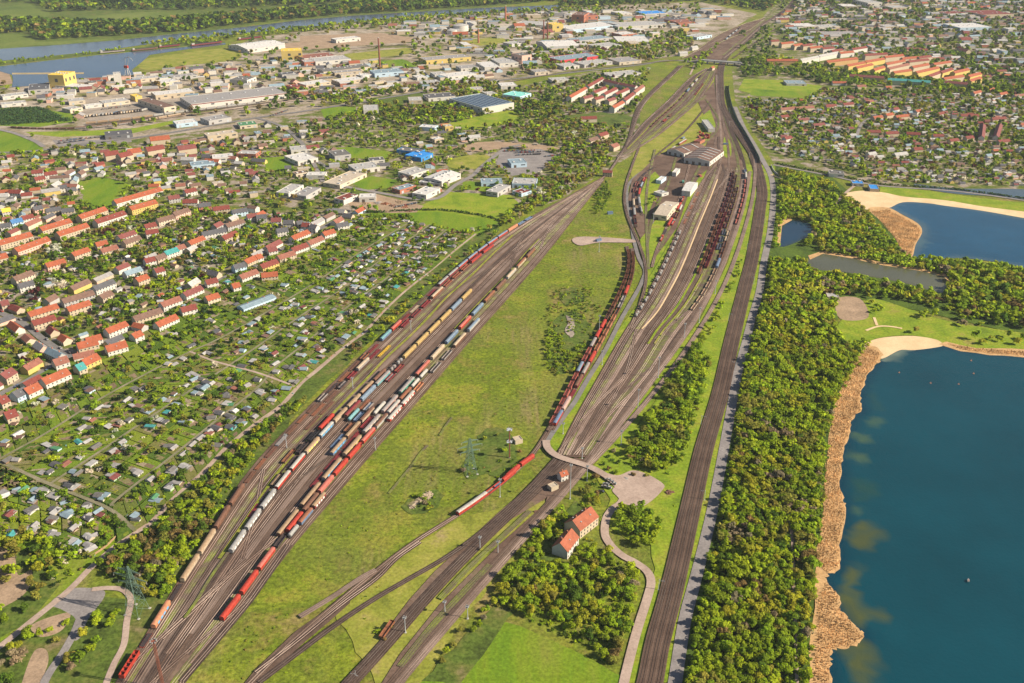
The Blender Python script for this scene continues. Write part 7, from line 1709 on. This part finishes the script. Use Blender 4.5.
pile(355,676, 14, 2.2, (2,.35), 'paint_silver', 'scrap_pile', 'silver heap of parts at the lower siding end', 'pile', 22); pile(668.5,492.5, 16, 2.6, (1.6,.5), 'paint_brown', 'scrap_pile', 'round brown brushwood heap near the turning area', 'pile', 23); pile(626,479, 7, 1.6, (1.4,.35), 'paint_white', 'scrap_pile', 'white heap of boulders beside the crossing road', 'pile', 24)
for x_, y_, c_, k_ in QP: pile(x_, y_, 14, 4.5, (2.6,.7), 'paint_'+c_, 'scrap_pile', f"{dict(tan='sandy').get(c_, c_)} scrap heap in the yard before the long meadow, {['leftmost','second','third','fourth','inner','lowest','far left'][k_]} one", 'pile', 30+k_)
# buoys and boat
def buoy(px, py, label, c='orange', r=.8):
    e = empty('buoy'); z = LZ[0]*.3; m = MB(); m.bar((0,0,0), (0,0,.5), r, n=10); m.build('float', 'paint_'+c, e); q = MB(); q.bar((0,0,.5), (0,0,1.6), .3, n=6, r2=.15); q.build('post', 'paint_'+c, e); tag(place(e, px, py), label, 'buoy', 'swimming area buoys')
buoy(899,373, 'leftmost orange buoy on the lake'); buoy(930.5,383.5, 'orange buoy in the middle of the lower row'); buoy(958.5,384.5, 'right orange buoy of the lower row'); buoy(973.5,374, 'orange buoy at the far right'); buoy(971,361, 'orange buoy nearest the reeds')
def boat():
    e = empty('small_boat'); m = MB(); m.v += [Vector(v) for v in ((-2,-.8,0),(1.2,-.8,0),(2.4,0,0),(1.2,.8,0),(-2,.8,0),(-2,-.9,.7),(1.3,-.9,.7),(2.6,0,.8),(1.3,.9,.7),(-2,.9,.7))]
    m.f += [[4,3,2,1,0],[5,6,7,8,9],[0,1,6,5],[1,2,7,6],[2,3,8,7],[3,4,9,8],[4,0,5,9]]; m.m = [0]*7; m.build('hull', 'paint_white', e); MB().box(-.6,.5,-.4,.4,.7,1.1).build('seat', 'paint_red', e); tag(place(e, 968, 582, 1.2), 'small white and red boat alone on the lower lake', 'boat'); e.location.z = LZ[0]*.6; e.scale = (.6,.6,.6)
boat()
# nursery rows
nv = []; nc = []
w0 = [G(0,111), G(28,107.6), G(73,114.5), G(70,121.5), G(40,126.5), G(0,124)]; 
for i in range(26):
    a = Vector((-60, 0, 0))
hv.clear(); hc.clear()
A0, A1, B0, B1 = G(-5,110), G(-5,125.5), G(40,107.5), G(72,121)
for i in range(22): leafline(A0.lerp(A1, i/21), B0.lerp(B1, i/21), 3.0, 2.6, 1.6, (.045,.10,.03))
o = link(bpy.data.objects.new('nursery_rows', fast_mesh('nursery_rows', np.concatenate(hv), np.concatenate(hc), 'foliage'))); o['kind'] = 'stuff'; o['label'] = 'straight green rows of the tree nursery'
# ------------------------------------------------------------------ houses past the nearest ~290 become one mass
bpy.context.view_layer.update()
HL = [e for e in REG if e[0].name.split('.')[0] == 'house']
HL.sort(key=lambda e: e[0].location.length)
drop = HL[288:]; remember(None); parts = []
def collect(o, M):
    if o.type == 'MESH': parts.append((o.data, M))
    for c in KIDS.get(o.name, []): collect(c, M @ c.matrix_basis)
def kill(o):
    for c in KIDS.get(o.name, []): kill(c)
    bpy.data.objects.remove(o)
for e in drop: collect(e[0], e[0].matrix_basis)
if parts: joined('houses', parts, 'the many farther houses of the town quarters')
dead = set(id(e) for e in drop)
for e in drop: kill(e[0])
REG[:] = [e for e in REG if id(e) not in dead]
# ------------------------------------------------------------------ haze, labels
def build_haze():
    m = bpy.data.materials.new('haze'); m.use_nodes = True; n = m.node_tree; n.nodes.clear()
    o = n.nodes.new('ShaderNodeOutputMaterial'); v = n.nodes.new('ShaderNodeVolumePrincipled')
    v.inputs['Color'].default_value = (.80,.87,.98,1); v.inputs['Density'].default_value = HAZE_DENSITY; v.inputs['Anisotropy'].default_value = .0
    n.links.new(v.outputs[0], o.inputs['Volume']); MATS['haze'] = m
    b = MB().box(-9200, 9200, -1600, 14200, -2, H+25); h = b.build('haze', 'haze'); h['kind'] = 'stuff'; h['label'] = 'thin blue haze over the far town'
build_haze()
ORD = 'first second third fourth fifth sixth seventh eighth ninth tenth eleventh twelfth thirteenth fourteenth fifteenth sixteenth seventeenth eighteenth nineteenth'.split()
TENS = {20:'twent',30:'thirt',40:'fort',50:'fift',60:'sixt',70:'sevent',80:'eight',90:'ninet'}
def ordn(i):
    if i < 20: return ORD[i-1]
    if i < 100:
        t, u = i//10*10, i % 10; return TENS[t]+('ieth' if u == 0 else 'y-'+ORD[u-1])
    return 'one-hundred-'+ordn(i-100) if i > 100 else 'hundredth'
grp = {}
for e in REG: grp.setdefault((e[1], e[2]), []).append(e)
for (base, zone), L in grp.items():
    L.sort(key=lambda e: -e[3][1])
    n = len(L)
    for i, e in enumerate(L):
        if n == 1: s = f'{base} {zone}'
        elif n <= 3: s = f"{base} {zone}, {['nearest','farthest'][i] if n == 2 else ['nearest','middle','farthest'][i]} of the {'two' if n==2 else 'three'}"
        elif i == n-1: s = f'{base} {zone}, the farthest one'
        else: s = f'{base} {zone}, {ordn(i+1)} from the front'
        s = s.strip()
        if len(s.split()) < 4: s += ' in the estate'
        if len(s.split()) > 16: s = s.replace('small pale ', 'pale ').replace('long ', '', 1).replace('very ', '', 1).replace(', the farthest one', ', farthest')
        if len(s.split()) > 16: s = s.replace(' with ', ', ', 1)
        if len(s.split()) > 16: s = s.replace(' in the garden settlement', ' in the settlement').replace(' from the front', ' in front order').replace(' flat ', ' ', 1)
        if len(s.split()) > 16: s = ' '.join(s.split()[1:])
        e[0]['label'] = s.replace(' in front order', ' from the front')
        if len(s.split()) > 16: print('LONG LABEL', s)
for o, what, n, N_, desc in WAG_LABEL:
    if N_ == 1: s = f'{what}, {desc}'
    else: s = f"{what}, {'front' if n == 0 else 'last' if n == N_-1 else ordn(n+1)} in {desc}"
    o['label'] = s
    if len(s.split()) > 16: print('LONG LABEL', s)
